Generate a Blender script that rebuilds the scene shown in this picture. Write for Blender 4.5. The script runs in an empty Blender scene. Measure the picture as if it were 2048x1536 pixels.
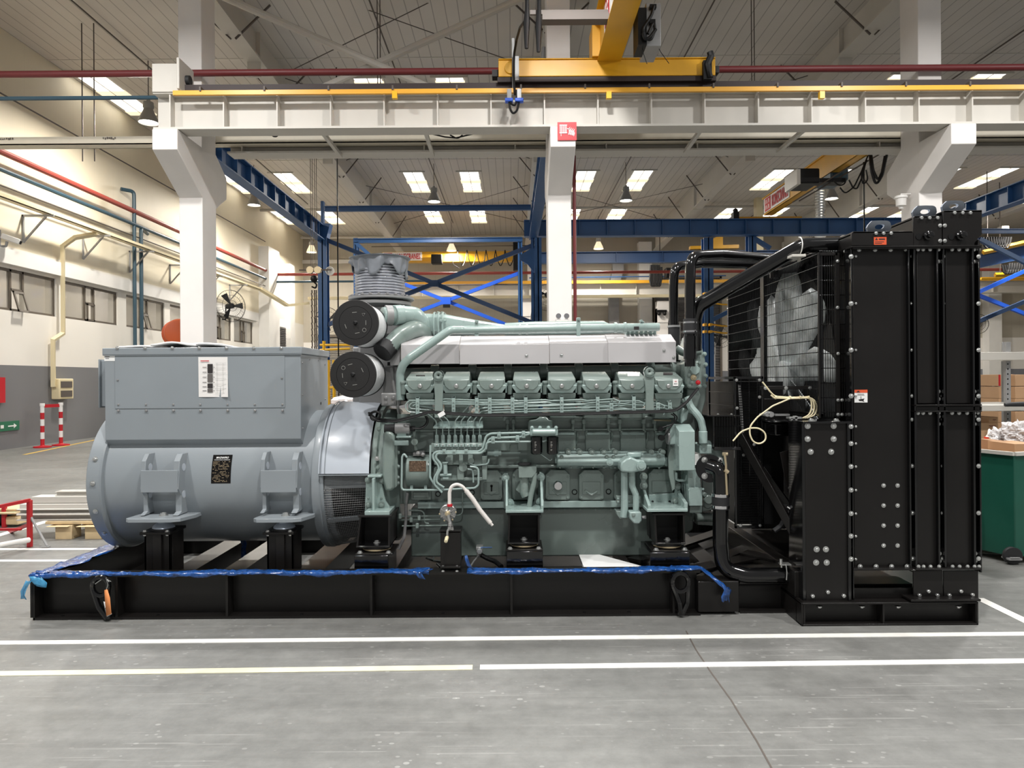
import bpy, math, random
from mathutils import Vector, Matrix
random.seed(7)
PI = math.pi
SC = bpy.context.scene
COL = SC.collection
# ------------------------------------------------------------------ camera, world, light, exposure
F = 1422.0            # focal length in pixels of the 2048 px wide frame
ROLL = 0.007
CAMH = 1.6
cd = bpy.data.cameras.new('camera'); cam = bpy.data.objects.new('camera', cd); COL.objects.link(cam)
cd.sensor_width = 36; cd.lens = F/2048*36; cd.shift_y = -8/2048; cd.clip_end = 200
cam.matrix_world = Matrix.Translation((0, 0, CAMH)) @ Matrix.Rotation(ROLL, 4, 'Y') @ Matrix.Rotation(PI/2, 4, 'X')
SC.camera = cam
SC.view_settings.view_transform = 'Standard'; SC.view_settings.look = 'None'
SC.view_settings.gamma = 1; SC.view_settings.exposure = 0.1
w = bpy.data.worlds.new('hall_daylight'); SC.world = w; w.use_nodes = True
w.node_tree.nodes['Background'].inputs[0].default_value = (1.0, 0.985, 0.965, 1)
w.node_tree.nodes['Background'].inputs[1].default_value = 0.27
LAMP_W = 500
LAMP_COL = (1.0, 0.945, 0.855)       # warm lamps of the far hall
NEAR_COL = (1.0, 0.985, 0.96)      # neutral lamps of the near hall
NEAR_W = 440

def lamp_light(x, y, z, power=None):
    power = power or (LAMP_W if y > 12.4 else NEAR_W)
    l = bpy.data.lights.new('lamp_bulb', 'AREA'); l.shape = 'DISK'; l.size = 0.5; l.energy = power; l.color = LAMP_COL if y > 12.4 else NEAR_COL
    o = bpy.data.objects.new('lamp_bulb', l); COL.objects.link(o); o.location = (x, y, z)
    return o

# ------------------------------------------------------------------ pixel helpers: a photo pixel at a chosen depth
def at(px, py, Y):
    xc, yc = (px-1024)/F, (760-py)/F
    c, s = math.cos(ROLL), math.sin(ROLL)
    return Vector(((xc*c+yc*s)*Y, Y, CAMH+(-xc*s+yc*c)*Y))
def ground(px, py, z=0.0):
    d = at(px, py, 1.0)
    t = (z-CAMH)/(d.z-CAMH)
    return Vector((d.x*t, t, z))

# ------------------------------------------------------------------ materials
MATS = {}
def S(r, g, b):
    def l(c):
        c /= 255
        return c/12.92 if c <= .04045 else ((c+.055)/1.055)**2.4
    return (l(r), l(g), l(b), 1)
def mat(name, col, rough=.5, metal=0, var=0, scale=4, bump=0, bscale=40, emit=None, alpha=None, coat=0, spec=.5, trans=0):
    m = bpy.data.materials.new(name); m.use_nodes = True; nt = m.node_tree; n = nt.nodes; b = n['Principled BSDF']
    b.inputs['Base Color'].default_value = col; b.inputs['Roughness'].default_value = rough
    b.inputs['Metallic'].default_value = metal; b.inputs['Coat Weight'].default_value = coat
    b.inputs['Coat Roughness'].default_value = .12
    b.inputs['Specular IOR Level'].default_value = spec
    b.inputs['Transmission Weight'].default_value = trans
    tc = n.new('ShaderNodeNewGeometry')
    if var:
        nz = n.new('ShaderNodeTexNoise'); nz.inputs['Scale'].default_value = scale; nz.inputs['Detail'].default_value = 5
        nt.links.new(tc.outputs['Position'], nz.inputs['Vector'])
        mr = n.new('ShaderNodeMapRange'); mr.inputs[1].default_value = .3; mr.inputs[2].default_value = .7
        mr.inputs[3].default_value = 1-var; mr.inputs[4].default_value = 1+var
        mx = n.new('ShaderNodeMix'); mx.data_type = 'RGBA'; mx.blend_type = 'MULTIPLY'; mx.inputs[0].default_value = 1
        nt.links.new(nz.outputs[0], mr.inputs[0])
        nt.links.new(mr.outputs[0], mx.inputs[7]); mx.inputs[6].default_value = col
        nt.links.new(mx.outputs[2], b.inputs['Base Color'])
        rr = n.new('ShaderNodeMapRange'); rr.inputs[3].default_value = max(0, rough-.08); rr.inputs[4].default_value = min(1, rough+.08)
        nt.links.new(nz.outputs[0], rr.inputs[0]); nt.links.new(rr.outputs[0], b.inputs['Roughness'])
    if bump:
        nb = n.new('ShaderNodeTexNoise'); nb.inputs['Scale'].default_value = bscale; nb.inputs['Detail'].default_value = 3
        nt.links.new(tc.outputs['Position'], nb.inputs['Vector'])
        bp = n.new('ShaderNodeBump'); bp.inputs['Strength'].default_value = bump; bp.inputs['Distance'].default_value = .01
        nt.links.new(nb.outputs[0], bp.inputs['Height']); nt.links.new(bp.outputs[0], b.inputs['Normal'])
    if emit:
        b.inputs['Emission Color'].default_value = emit[0]; b.inputs['Emission Strength'].default_value = emit[1]
    if alpha is not None: b.inputs['Alpha'].default_value = alpha
    MATS[name] = m
    return m
M = MATS
mat('alternator_grey', S(140, 147, 152), .38, var=.04, scale=2, coat=.15, bump=.02, bscale=120)
mat('shroud_grey', S(186, 193, 202), .33, coat=.2, var=.03)
mat('engine_green', S(124, 138, 133), .3, var=.07, scale=7, coat=.35, bump=.08, bscale=90)
mat('engine_green_lit', S(150, 169, 165), .28, coat=.4, var=.04, scale=6)  # the engine paint again, with lamp light put into its colour
mat('pan_green', S(112, 124, 119), .28, var=.05, scale=3, coat=.3)
mat('heat_shield', S(196, 193, 194), .42, metal=.25, var=.03, scale=3)
mat('steel_grey', S(150, 150, 150), .42, metal=.3, var=.06)
mat('bellows_steel', S(196, 198, 204), .26, metal=.6, var=.04)
mat('black_gloss', S(9, 9, 10), .12, coat=.5, spec=.4)
mat('black_paint', S(20, 18, 17), .36, var=.12, scale=3, coat=.08, spec=.35, bump=.02, bscale=150)
mat('black_dark', S(11, 11, 12), .5, var=.1, spec=.3)
mat('galvanised', S(196, 206, 220), .3, metal=.35, var=.06, scale=10)
mat('rubber', S(30, 30, 32), .6)
mat('zinc', S(205, 206, 204), .28, metal=.85)
mat('chrome', S(220, 220, 222), .12, metal=1)
mat('brass', S(196, 180, 148), .35, metal=.6)
mat('filter_side', S(222, 223, 224), .4, metal=.3, bump=.5, bscale=160)
mat('filter_black', S(26, 25, 25), .55)
mat('decal_grey', S(150, 150, 145), .6)
mat('cloth_grey', S(122, 126, 132), .32, var=.08, scale=20, bump=.25, bscale=14)
mat('white_paint', S(226, 224, 220), .55, var=.03, scale=2)
mat('concrete_white', S(225, 221, 217), .75, var=.04, scale=1.4, bump=.1, bscale=14)
mat('steel_white', S(196, 192, 184), .5, var=.04, scale=1.5)
mat('tray_cream', S(212, 204, 186), .5, var=.04)
mat('cream_metal', S(222, 208, 170), .5)
mat('crane_yellow', S(216, 160, 30), .4, var=.07, scale=2)
mat('rail_yellow', S(225, 165, 50), .4)
mat('rail_brown', S(45, 33, 32), .6)
mat('pipe_red', S(110, 42, 44), .45, var=.05)
mat('pipe_red_bright', S(150, 62, 52), .45)
mat('pipe_blue', S(52, 78, 92), .45)
mat('steel_blue', S(40, 82, 132), .45, var=.05)
mat('steel_blue_dark', S(40, 70, 112), .45)
mat('steel_blue_vivid', S(30, 88, 205), .45)
mat('rod_dark', S(88, 80, 74), .6)
mat('cable_black', S(12, 12, 13), .45, spec=.3)
mat('cable_cream', S(226, 214, 178), .5)
mat('hose_white', S(222, 217, 212), .45, var=.03, scale=8)
mat('pump_grey', S(168, 168, 166), .35, metal=.6, var=.05, scale=15)
mat('red', S(190, 28, 40), .45)
mat('red_rail', S(172, 26, 34), .45)
mat('white', S(238, 238, 236), .5)
mat('paper', S(236, 233, 230), .7)
mat('ink', S(45, 40, 40), .7)
mat('photo_grey', S(100, 95, 92), .6)
mat('orange', S(222, 90, 52), .5)
mat('orange_tag', S(236, 150, 90), .6)
mat('orange_drum', S(196, 88, 40), .5)
mat('plate_black', S(24, 22, 21), .2, metal=.4)
mat('plate_bronze', S(120, 100, 84), .25, metal=.6, var=.5, scale=90)
mat('gold', S(190, 170, 140), .3, metal=.5)
mat('fan_blade', S(222, 226, 226), .38, metal=.15, var=.22, scale=5)
mat('film_blue', S(26, 72, 136), .12, var=.45, scale=30, bump=1.0, bscale=30, coat=.5)
mat('film_light', S(80, 160, 205), .15, bump=.9, bscale=30, alpha=.75)
mat('wood', S(205, 182, 142), .7, var=.12, scale=9)
mat('carton', S(186, 148, 112), .75, var=.05, scale=4)
mat('carton_dark', S(160, 122, 90), .75, var=.05, scale=4)
mat('bin_green', S(16, 82, 66), .42, var=.06)
mat('blue_plastic', S(24, 66, 140), .4)
mat('yellow_plastic', S(232, 180, 30), .4)
mat('bag_plastic', S(215, 212, 212), .3, bump=1.0, bscale=18)
mat('glass', S(165, 160, 148), .08, alpha=.45, spec=.8)
mat('frame_bronze', S(96, 88, 78), .45)
mat('louvre', S(92, 90, 90), .6)
mat('shutter', S(142, 138, 132), .5)
mat('green_sign', S(40, 110, 80), .5)
mat('skylight', S(255, 250, 240), .5, emit=((1, .96, .88, 1), 2.6))
mat('skylight_well', S(236, 222, 190), .6, emit=((1, .88, .62, 1), .85))
mat('lamp_lens', S(255, 255, 250), .4, emit=((1, .97, .92, 1), 9))
mat('lamp_shade', S(150, 148, 142), .45)
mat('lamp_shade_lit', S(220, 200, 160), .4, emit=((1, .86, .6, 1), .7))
mat('line_white', S(232, 230, 224), .6, var=.06, scale=9)
mat('line_cream', S(214, 208, 176), .6, var=.08, scale=9)
mat('line_yellow', S(206, 170, 80), .6, var=.1, scale=6)

def floor_material():
    m = bpy.data.materials.new('concrete_floor'); m.use_nodes = True; nt = m.node_tree; n = nt.nodes; L = nt.links
    b = n['Principled BSDF']; g = n.new('ShaderNodeNewGeometry')
    def noise(sc, det=6, rough=.6, vec=None, dist=0):
        t = n.new('ShaderNodeTexNoise'); t.inputs['Scale'].default_value = sc; t.inputs['Detail'].default_value = det
        t.inputs['Roughness'].default_value = rough; t.inputs['Distortion'].default_value = dist
        L.new(vec or g.outputs['Position'], t.inputs['Vector']); return t.outputs[0]
    def ramp(src, a, bb, c0, c1):
        r = n.new('ShaderNodeMapRange'); r.inputs[1].default_value = a; r.inputs[2].default_value = bb
        r.inputs[3].default_value = c0; r.inputs[4].default_value = c1; L.new(src, r.inputs[0]); return r.outputs[0]
    def mth(op, a, bb):
        q = n.new('ShaderNodeMath'); q.operation = op
        for i, v in enumerate((a, bb)):
            if isinstance(v, (int, float)): q.inputs[i].default_value = v
            else: L.new(v, q.inputs[i])
        return q.outputs[0]
    def stretched(sx, sy, rot):
        mp = n.new('ShaderNodeMapping'); mp.inputs['Rotation'].default_value = (0, 0, rot); mp.inputs['Scale'].default_value = (sx, sy, 1)
        L.new(g.outputs['Position'], mp.inputs[0]); return mp.outputs[0]
    base = ramp(noise(.5, 7), .3, .7, .70, 1.16)
    fine = ramp(noise(9, 8, .75), .3, .7, .82, 1.14)
    streak = ramp(noise(1.0, 5, .65, stretched(.6, 9, .05)), .35, .7, .9, 1.1)
    v = mth('MULTIPLY', mth('MULTIPLY', base, fine), streak)
    def voro(vec, sc, dmax, keep, gain):
        v_ = n.new('ShaderNodeTexVoronoi'); v_.inputs['Scale'].default_value = sc; L.new(vec, v_.inputs['Vector'])
        sp_ = n.new('ShaderNodeSeparateColor'); L.new(v_.outputs['Color'], sp_.inputs[0])
        lim = mth('MULTIPLY', sp_.outputs[1], dmax); inside = mth('LESS_THAN', v_.outputs['Distance'], lim)
        return mth('MULTIPLY', mth('MULTIPLY', inside, mth('GREATER_THAN', sp_.outputs[0], keep)), gain)
    sp = mth('ADD', voro(stretched(1, 1.5, .5), 17, .26, .35, .55), voro(stretched(1, 1.3, -.3), 7, .12, .5, .6))      # worn pale specks
    gate = ramp(noise(1.3, 3), .42, .6, .15, 1)
    sc1 = voro(stretched(1, 34, .9), 1.1, .3, .3, .38)     # scratches, three directions
    sc2 = mth('ADD', voro(stretched(1, 40, -.25), 1.3, .3, .35, .34), voro(stretched(1, 50, 1.9), .8, .2, .5, .28))
    add = mth('MULTIPLY', mth('ADD', mth('ADD', sp, sc1), sc2), gate)
    v = mth('ADD', v, add)
    mx = n.new('ShaderNodeMix'); mx.data_type = 'RGBA'; mx.blend_type = 'MULTIPLY'; mx.inputs[0].default_value = 1
    mx.inputs[6].default_value = S(124, 124, 121); L.new(v, mx.inputs[7]); L.new(mx.outputs[2], b.inputs['Base Color'])
    L.new(ramp(noise(3, 5), .3, .7, .34, .52), b.inputs['Roughness'])
    bp = n.new('ShaderNodeBump'); bp.inputs['Strength'].default_value = .06; bp.inputs['Distance'].default_value = .01
    L.new(noise(60, 4), bp.inputs['Height']); L.new(bp.outputs[0], b.inputs['Normal'])
    MATS['floor'] = m
floor_material()

def ribbed(name, col, axis, pitch, dark=.62, width=.08, rough=.55, split=None):
    """sheet metal with narrow seams; split = (height, colour below, white-band top, colour of the band)"""
    m = bpy.data.materials.new(name); m.use_nodes = True; nt = m.node_tree; n = nt.nodes; L = nt.links
    b = n['Principled BSDF']; g = n.new('ShaderNodeNewGeometry'); sx = n.new('ShaderNodeSeparateXYZ'); L.new(g.outputs['Position'], sx.inputs[0])
    d = n.new('ShaderNodeMath'); d.operation = 'DIVIDE'; d.inputs[1].default_value = pitch; L.new(sx.outputs[axis], d.inputs[0])
    fr = n.new('ShaderNodeMath'); fr.operation = 'FRACT'; L.new(d.outputs[0], fr.inputs[0])
    lt = n.new('ShaderNodeMath'); lt.operation = 'LESS_THAN'; lt.inputs[1].default_value = width; L.new(fr.outputs[0], lt.inputs[0])
    mr = n.new('ShaderNodeMapRange'); mr.inputs[3].default_value = 1; mr.inputs[4].default_value = dark; L.new(lt.outputs[0], mr.inputs[0])
    nz = n.new('ShaderNodeTexNoise'); nz.inputs['Scale'].default_value = .7; nz.inputs['Detail'].default_value = 5; L.new(g.outputs['Position'], nz.inputs['Vector'])
    vr = n.new('ShaderNodeMapRange'); vr.inputs[1].default_value = .3; vr.inputs[2].default_value = .7; vr.inputs[3].default_value = .95; vr.inputs[4].default_value = 1.04
    L.new(nz.outputs[0], vr.inputs[0])
    mu = n.new('ShaderNodeMath'); mu.operation = 'MULTIPLY'; L.new(mr.outputs[0], mu.inputs[0]); L.new(vr.outputs[0], mu.inputs[1])
    mx = n.new('ShaderNodeMix'); mx.data_type = 'RGBA'; mx.blend_type = 'MULTIPLY'; mx.inputs[0].default_value = 1; mx.inputs[6].default_value = col
    L.new(mu.outputs[0], mx.inputs[7]); out = mx.outputs[2]
    if split:
        for (h, c) in split:
            l2 = n.new('ShaderNodeMath'); l2.operation = 'LESS_THAN'; l2.inputs[1].default_value = h; L.new(sx.outputs[2], l2.inputs[0])
            m2 = n.new('ShaderNodeMix'); m2.data_type = 'RGBA'; L.new(l2.outputs[0], m2.inputs[0]); L.new(out, m2.inputs[6]); m2.inputs[7].default_value = c
            out = m2.outputs[2]
    L.new(out, b.inputs['Base Color']); b.inputs['Roughness'].default_value = rough
    MATS[name] = m
ribbed('roof_sheet', S(200, 195, 188), 0, .30, .58, .08)
ribbed('wall_paint', S(226, 216, 192), 1, 1.0, .97, .02, split=((4.95, S(232, 228, 220)), (2.05, S(118, 118, 120))))
ribbed('far_wall_paint', S(174, 167, 153), 0, .5, .94, .05, split=((3.9, S(222, 218, 212)), (2.05, S(122, 124, 130))))

# ------------------------------------------------------------------ mesh builder
def frame_of(d):
    d = Vector(d).normalized(); u = Vector((0, 0, 1)) if abs(d.z) < .9 else Vector((1, 0, 0))
    a = d.cross(u).normalized(); b = a.cross(d).normalized()
    return d, a, b
class MB:
    def __init__(s): s.v = []; s.f = []; s.mi = []; s.ms = []; s.cur = 0
    def mat(s, name):
        if name not in s.ms: s.ms.append(name)
        s.cur = s.ms.index(name); return s
    def add(s, vs, fs):
        o = len(s.v); s.v += [Vector(v) for v in vs]; s.f += [[i+o for i in f] for f in fs]; s.mi += [s.cur]*len(fs); return s
    def box(s, x0, x1, y0, y1, z0, z1):
        x0, x1 = min(x0, x1), max(x0, x1); y0, y1 = min(y0, y1), max(y0, y1); z0, z1 = min(z0, z1), max(z0, z1)
        return s.add([(x0, y0, z0), (x1, y0, z0), (x1, y1, z0), (x0, y1, z0), (x0, y0, z1), (x1, y0, z1), (x1, y1, z1), (x0, y1, z1)],
                     [(3, 2, 1, 0), (4, 5, 6, 7), (0, 1, 5, 4), (1, 2, 6, 5), (2, 3, 7, 6), (3, 0, 4, 7)])
    def prism(s, pts, axis, a0, a1):
        """polygon given in the two other axes (x,z for 'y'; y,z for 'x'; x,y for 'z'), extruded from a0 to a1"""
        k = len(pts)
        def mk(p, a): return {'y': (p[0], a, p[1]), 'x': (a, p[0], p[1]), 'z': (p[0], p[1], a)}[axis]
        ar = sum(pts[i][0]*pts[(i+1) % k][1]-pts[(i+1) % k][0]*pts[i][1] for i in range(k))
        if ar < 0: pts = pts[::-1]
        if a0 > a1: a0, a1 = a1, a0
        vs = [mk(p, a0) for p in pts]+[mk(p, a1) for p in pts]
        fs = [list(range(k)), list(range(2*k-1, k-1, -1))]+[[i, i+k, (i+1) % k+k, (i+1) % k] for i in range(k)]
        if axis != 'y': fs = [f[::-1] for f in fs]
        return s.add(vs, fs)
    def cyl(s, p0, p1, r0, r1=None, n=16, cap=True):
        p0, p1 = Vector(p0), Vector(p1); r1 = r0 if r1 is None else r1
        d, a, b = frame_of(p1-p0)
        ring = lambda p, r: [p+(a*math.cos(2*PI*i/n)+b*math.sin(2*PI*i/n))*r for i in range(n)]
        fs = [[i, i+n, (i+1) % n+n, (i+1) % n] for i in range(n)]
        if cap: fs += [list(range(n)), list(range(2*n-1, n-1, -1))]
        return s.add(ring(p0, r0)+ring(p1, r1), [f for f in fs])
    def lathe(s, prof, p, d, n=32, cap=True):
        """prof = [(radius, distance along d)]"""
        p = Vector(p); d, a, b = frame_of(d); vs = []; k = len(prof)
        for r, h in prof: vs += [p+d*h+(a*math.cos(2*PI*i/n)+b*math.sin(2*PI*i/n))*max(r, 1e-4) for i in range(n)]
        fs = [[j*n+i, (j+1)*n+i, (j+1)*n+(i+1) % n, j*n+(i+1) % n] for j in range(k-1) for i in range(n)]
        if cap: fs += [list(range(n)), list(range(k*n-1, (k-1)*n-1, -1))]
        return s.add(vs, fs)
    def arcpts(s, pts, rad, seg=6):
        pts = [Vector(p) for p in pts]; out = [pts[0]]
        for i in range(1, len(pts)-1):
            a, p, c = pts[i-1], pts[i], pts[i+1]; u = (a-p); v = (c-p); lu, lv = u.length, v.length
            if lu < 1e-6 or lv < 1e-6: continue
            u /= lu; v /= lv; ang = u.angle(v, PI)
            if ang > PI-.05 or rad <= 0: out.append(p); continue
            t = min(rad/math.tan(ang/2), lu*.49, lv*.49); q0 = p+u*t; q1 = p+v*t
            for j in range(seg+1):
                k = j/seg; out.append(q0*(1-k)**2+p*2*k*(1-k)+q1*k*k)
        out.append(pts[-1]); return out
    def tube(s, pts, r, bend=0, n=10, seg=6, cap=True):
        pts = s.arcpts(pts, bend, seg); rs = r if isinstance(r, (list, tuple)) else [r]*len(pts)
        if len(rs) != len(pts): rs = [rs[0]+(rs[-1]-rs[0])*i/(len(pts)-1) for i in range(len(pts))]
        vs = []; d, a, b = frame_of(pts[1]-pts[0])
        for i, p in enumerate(pts):
            if i == 0: t = pts[1]-pts[0]
            elif i == len(pts)-1: t = pts[-1]-pts[-2]
            else: t = (pts[i+1]-p).normalized()+(p-pts[i-1]).normalized()
            t.normalize(); q = d.rotation_difference(t); a = q @ a; b = q @ b; d = t
            vs += [p+(a*math.cos(2*PI*k/n)+b*math.sin(2*PI*k/n))*rs[i] for k in range(n)]
        m = len(pts); fs = [[j*n+i, (j+1)*n+i, (j+1)*n+(i+1) % n, j*n+(i+1) % n] for j in range(m-1) for i in range(n)]
        if cap: fs += [list(range(n)), list(range(m*n-1, (m-1)*n-1, -1))]
        return s.add(vs, fs)
    def ball(s, c, r, n=12, sq=(1, 1, 1)):
        c = Vector(c); vs = []; k = n//2
        for j in range(k+1):
            th = PI*j/k
            vs += [c+Vector((math.sin(th)*math.cos(2*PI*i/n)*r*sq[0], math.sin(th)*math.sin(2*PI*i/n)*r*sq[1], math.cos(th)*r*sq[2])) for i in range(n)]
        return s.add(vs, [[j*n+i, (j+1)*n+i, (j+1)*n+(i+1) % n, j*n+(i+1) % n] for j in range(k) for i in range(n)])
    def bar(s, p0, p1, w, h):
        """rectangular bar, w across, h up"""
        p0, p1 = Vector(p0), Vector(p1); d, a, b = frame_of(p1-p0)
        vs = [p+a*sx*w/2+b*sz*h/2 for p in (p0, p1) for sx, sz in ((-1, -1), (1, -1), (1, 1), (-1, 1))]
        return s.add(vs, [(0, 1, 2, 3), (7, 6, 5, 4), (0, 4, 5, 1), (1, 5, 6, 2), (2, 6, 7, 3), (3, 7, 4, 0)])
    # photo-pixel versions; the front face lies at depth Y0
    def pbox(s, x0, x1, y0, y1, Y0, Y1):
        a = at(x0, (y0+y1)/2, Y0).x; b = at(x1, (y0+y1)/2, Y0).x; t = at((x0+x1)/2, y0, Y0).z; u = at((x0+x1)/2, y1, Y0).z
        return s.box(a, b, Y0, Y1, u, t)
    def pprism(s, pts, Y0, Y1): return s.prism([((q := at(x, y, Y0)).x, q.z) for x, y in pts], 'y', Y0, Y1)
    def ptube(s, pts, r, Y=None, bend=.03, n=8, seg=4): return s.tube([at(p[0], p[1], p[2] if len(p) > 2 else Y) for p in pts], r, bend, n, seg)
    def pcyl(s, x, y, Y0, Y1, r, n=20, r1=None):
        c = at(x, y, Y0); return s.cyl(c, (c.x, Y1, c.z), r, r1, n)
    def build(s, name, m=None, parent=None, bevel=0, seg=2, ang=35, label=None, cat=None, group=None, kind=None):
        root = parent
        while root is not None and root.parent is not None: root = root.parent
        if root is not None: org = Vector(root.location)
        else:
            lo = [min(v[i] for v in s.v) for i in range(3)]; hi = [max(v[i] for v in s.v) for i in range(3)]
            org = Vector(((lo[0]+hi[0])/2, (lo[1]+hi[1])/2, lo[2]))
        me = bpy.data.meshes.new(name); me.from_pydata([v-org for v in s.v], [], s.f)
        ms = s.ms if s.ms else [m]
        if m and s.ms and m not in s.ms: pass
        for k in ms: me.materials.append(M[k])
        if s.ms: me.polygons.foreach_set('material_index', s.mi)
        me.polygons.foreach_set('use_smooth', [True]*len(me.polygons))
        import bmesh
        bm = bmesh.new(); bm.from_mesh(me); bmesh.ops.recalc_face_normals(bm, faces=bm.faces); bm.to_mesh(me); bm.free()
        me.set_sharp_from_angle(angle=math.radians(ang)); me.update()
        o = bpy.data.objects.new(name, me); COL.objects.link(o)
        if root is not None: o.parent = parent
        else: o.location = org
        if bevel:
            b = o.modifiers.new('bevel', 'BEVEL'); b.width = bevel; b.segments = seg; b.limit_method = 'ANGLE'; b.angle_limit = math.radians(40)
        tag(o, label, cat, group, kind); return o
def tag(o, label=None, cat=None, group=None, kind=None):
    if label: o['label'] = label
    if cat: o['category'] = cat
    if group: o['group'] = group
    if kind: o['kind'] = kind
    return o
def T(name, label, cat, loc, group=None):
    o = bpy.data.objects.new(name, None); COL.objects.link(o); o.location = loc; o.empty_display_size = .1
    return tag(o, label, cat, group)
def copy_tree(o, parent=None):
    c = o.copy(); COL.objects.link(c); c.parent = parent
    for ch in list(o.children): copy_tree(ch, c)
    return c
def clone(o, off, label=None, group=None):
    c = copy_tree(o); c.location = Vector(o.location)+Vector(off)
    if label: c['label'] = label
    if group: c['group'] = group
    return c
BOLTS = {}
def rootloc(p):
    while p.parent is not None: p = p.parent
    return Vector(p.location)
def bolt(parent, p, r=.011, d=(0, -1, 0), m='zinc', washer=True, name='bolt'):
    """one hexagon bolt head with washer"""
    key = (round(r, 4), tuple(d), m, washer, name)
    if key not in BOLTS:
        b = MB(); b.mat(m)
        D = Vector(d)
        if washer: b.cyl((0, 0, 0), D*r*.25, r*1.45, n=14)
        b.cyl((0, 0, 0), D*r*.95, r, n=6); b.lathe([(r*.8, r*.95), (r*.55, r*1.1)], (0, 0, 0), D, 10)
        me = bpy.data.meshes.new(name); me.from_pydata(b.v, [], b.f); me.materials.append(M[m]); BOLTS[key] = me
    o = bpy.data.objects.new(name, BOLTS[key]); COL.objects.link(o); o.parent = parent
    o.location = Vector(p)-rootloc(parent); return o
def pbolt(parent, px, py, Y, r=.011, m='zinc', washer=True): return bolt(parent, at(px, py, Y), r, m=m, washer=washer)

def text(s, name, m, parent, p, h, w=None, face='-y', thick=.001, italic=0, org=None):
    """lettering centred on p, cap height h, fitted to width w"""
    c = bpy.data.curves.new(name, 'FONT'); c.body = s; c.align_x = 'CENTER'; c.align_y = 'CENTER'; c.extrude = thick/2; c.offset = .012; c.shear = italic
    c.resolution_u = 2
    o = bpy.data.objects.new(name, c); COL.objects.link(o)
    dg = bpy.context.evaluated_depsgraph_get(); dg.update()
    me = bpy.data.meshes.new_from_object(o.evaluated_get(dg)); bpy.data.objects.remove(o); bpy.data.curves.remove(c)
    xs = [v.co.x for v in me.vertices]; ys = [v.co.y for v in me.vertices]
    cx, cy = (min(xs)+max(xs))/2, (min(ys)+max(ys))/2; sh = h/(max(ys)-min(ys)); sw = (w/(max(xs)-min(xs))) if w else sh
    root = parent
    while root is not None and root.parent is not None: root = root.parent
    og = Vector(root.location) if root is not None else Vector((0, 0, 0))
    X, Yv, N = {'-y': ((1, 0, 0), (0, 0, 1), (0, -1, 0)), '-x': ((0, -1, 0), (0, 0, 1), (-1, 0, 0)), '+x': ((0, 1, 0), (0, 0, 1), (1, 0, 0))}[face] if isinstance(face, str) else face
    X, Yv, N = Vector(X), Vector(Yv), Vector(N)
    for v in me.vertices:
        x, y, z = (v.co.x-cx)*sw, (v.co.y-cy)*sh, v.co.z
        v.co = Vector(p)+X*x+Yv*y+N*z-og
    me.materials.clear(); me.materials.append(M[m])
    o = bpy.data.objects.new(name, me); COL.objects.link(o); o.parent = parent
    return o
# ================================================================== THE HALL
XW, YF, XR, ZC = -12.3, 42.0, 32.0, 10.2
st = 'structure'
b = MB(); b.box(XW-3, XR, -6, YF+.2, -.2, 0); floor = b.build('floor', 'floor', kind=st)
def marking(p0, p1, wd, m, hh=.003):
    p0, p1 = Vector(p0), Vector(p1); d = (p1-p0).normalized(); s_ = Vector((-d.y, d.x, 0))*wd/2
    b = MB(); b.add([p0-s_, p1-s_, p1+s_, p0+s_, *[q+Vector((0, 0, hh)) for q in (p0-s_, p1-s_, p1+s_, p0+s_)]],
                    [(3, 2, 1, 0), (4, 5, 6, 7), (0, 1, 5, 4), (1, 2, 6, 5), (2, 3, 7, 6), (3, 0, 4, 7)])
    return b.build('floor_line', m, floor)
def gl(a, c, wd, m, ext=0):
    p, q = ground(*a), ground(*c); d = (q-p).normalized(); marking(p-d*ext, q+d*ext, wd, m)
gl((0, 1286), (2048, 1268), .062, 'line_white', 3)
gl((960, 1335), (2600, 1316), .064, 'line_white', 0); gl((-400, 1353), (945, 1335.3), .064, 'line_cream', 0)
gl((-900, 1100), (420, 1098), .07, 'line_white'); gl((-900, 1124), (300, 1121), .06, 'line_white')
gl((-10, 1073), (100, 1041), .1, 'line_white'); gl((1957, 1197), (2075, 1254), .075, 'line_white')
gl((-40, 903), (186, 872), .09, 'line_yellow', 2); gl((70, 905), (190, 880), .09, 'line_yellow', .5)
gl((1440, 1075), (1700, 1090), .07, 'line_white', 3)
# expansion joint, a fine irregular groove
b = MB(); pts = [(1372, 1262), (1392, 1300), (1422, 1345), (1462, 1400), (1480, 1430), (1512, 1480), (1545, 1540), (1600, 1640)]
gp = [ground(*p) for p in pts]
for p, q in zip(gp, gp[1:]):
    s_ = Vector((.004, 0, 0)); b.add([p-s_+Vector((0, 0, .002)), p+s_+Vector((0, 0, .002)), q+s_+Vector((0, 0, .002)), q-s_+Vector((0, 0, .002))], [(0, 1, 2, 3)])
b.build('expansion_joint', 'rod_dark', floor)

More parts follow.
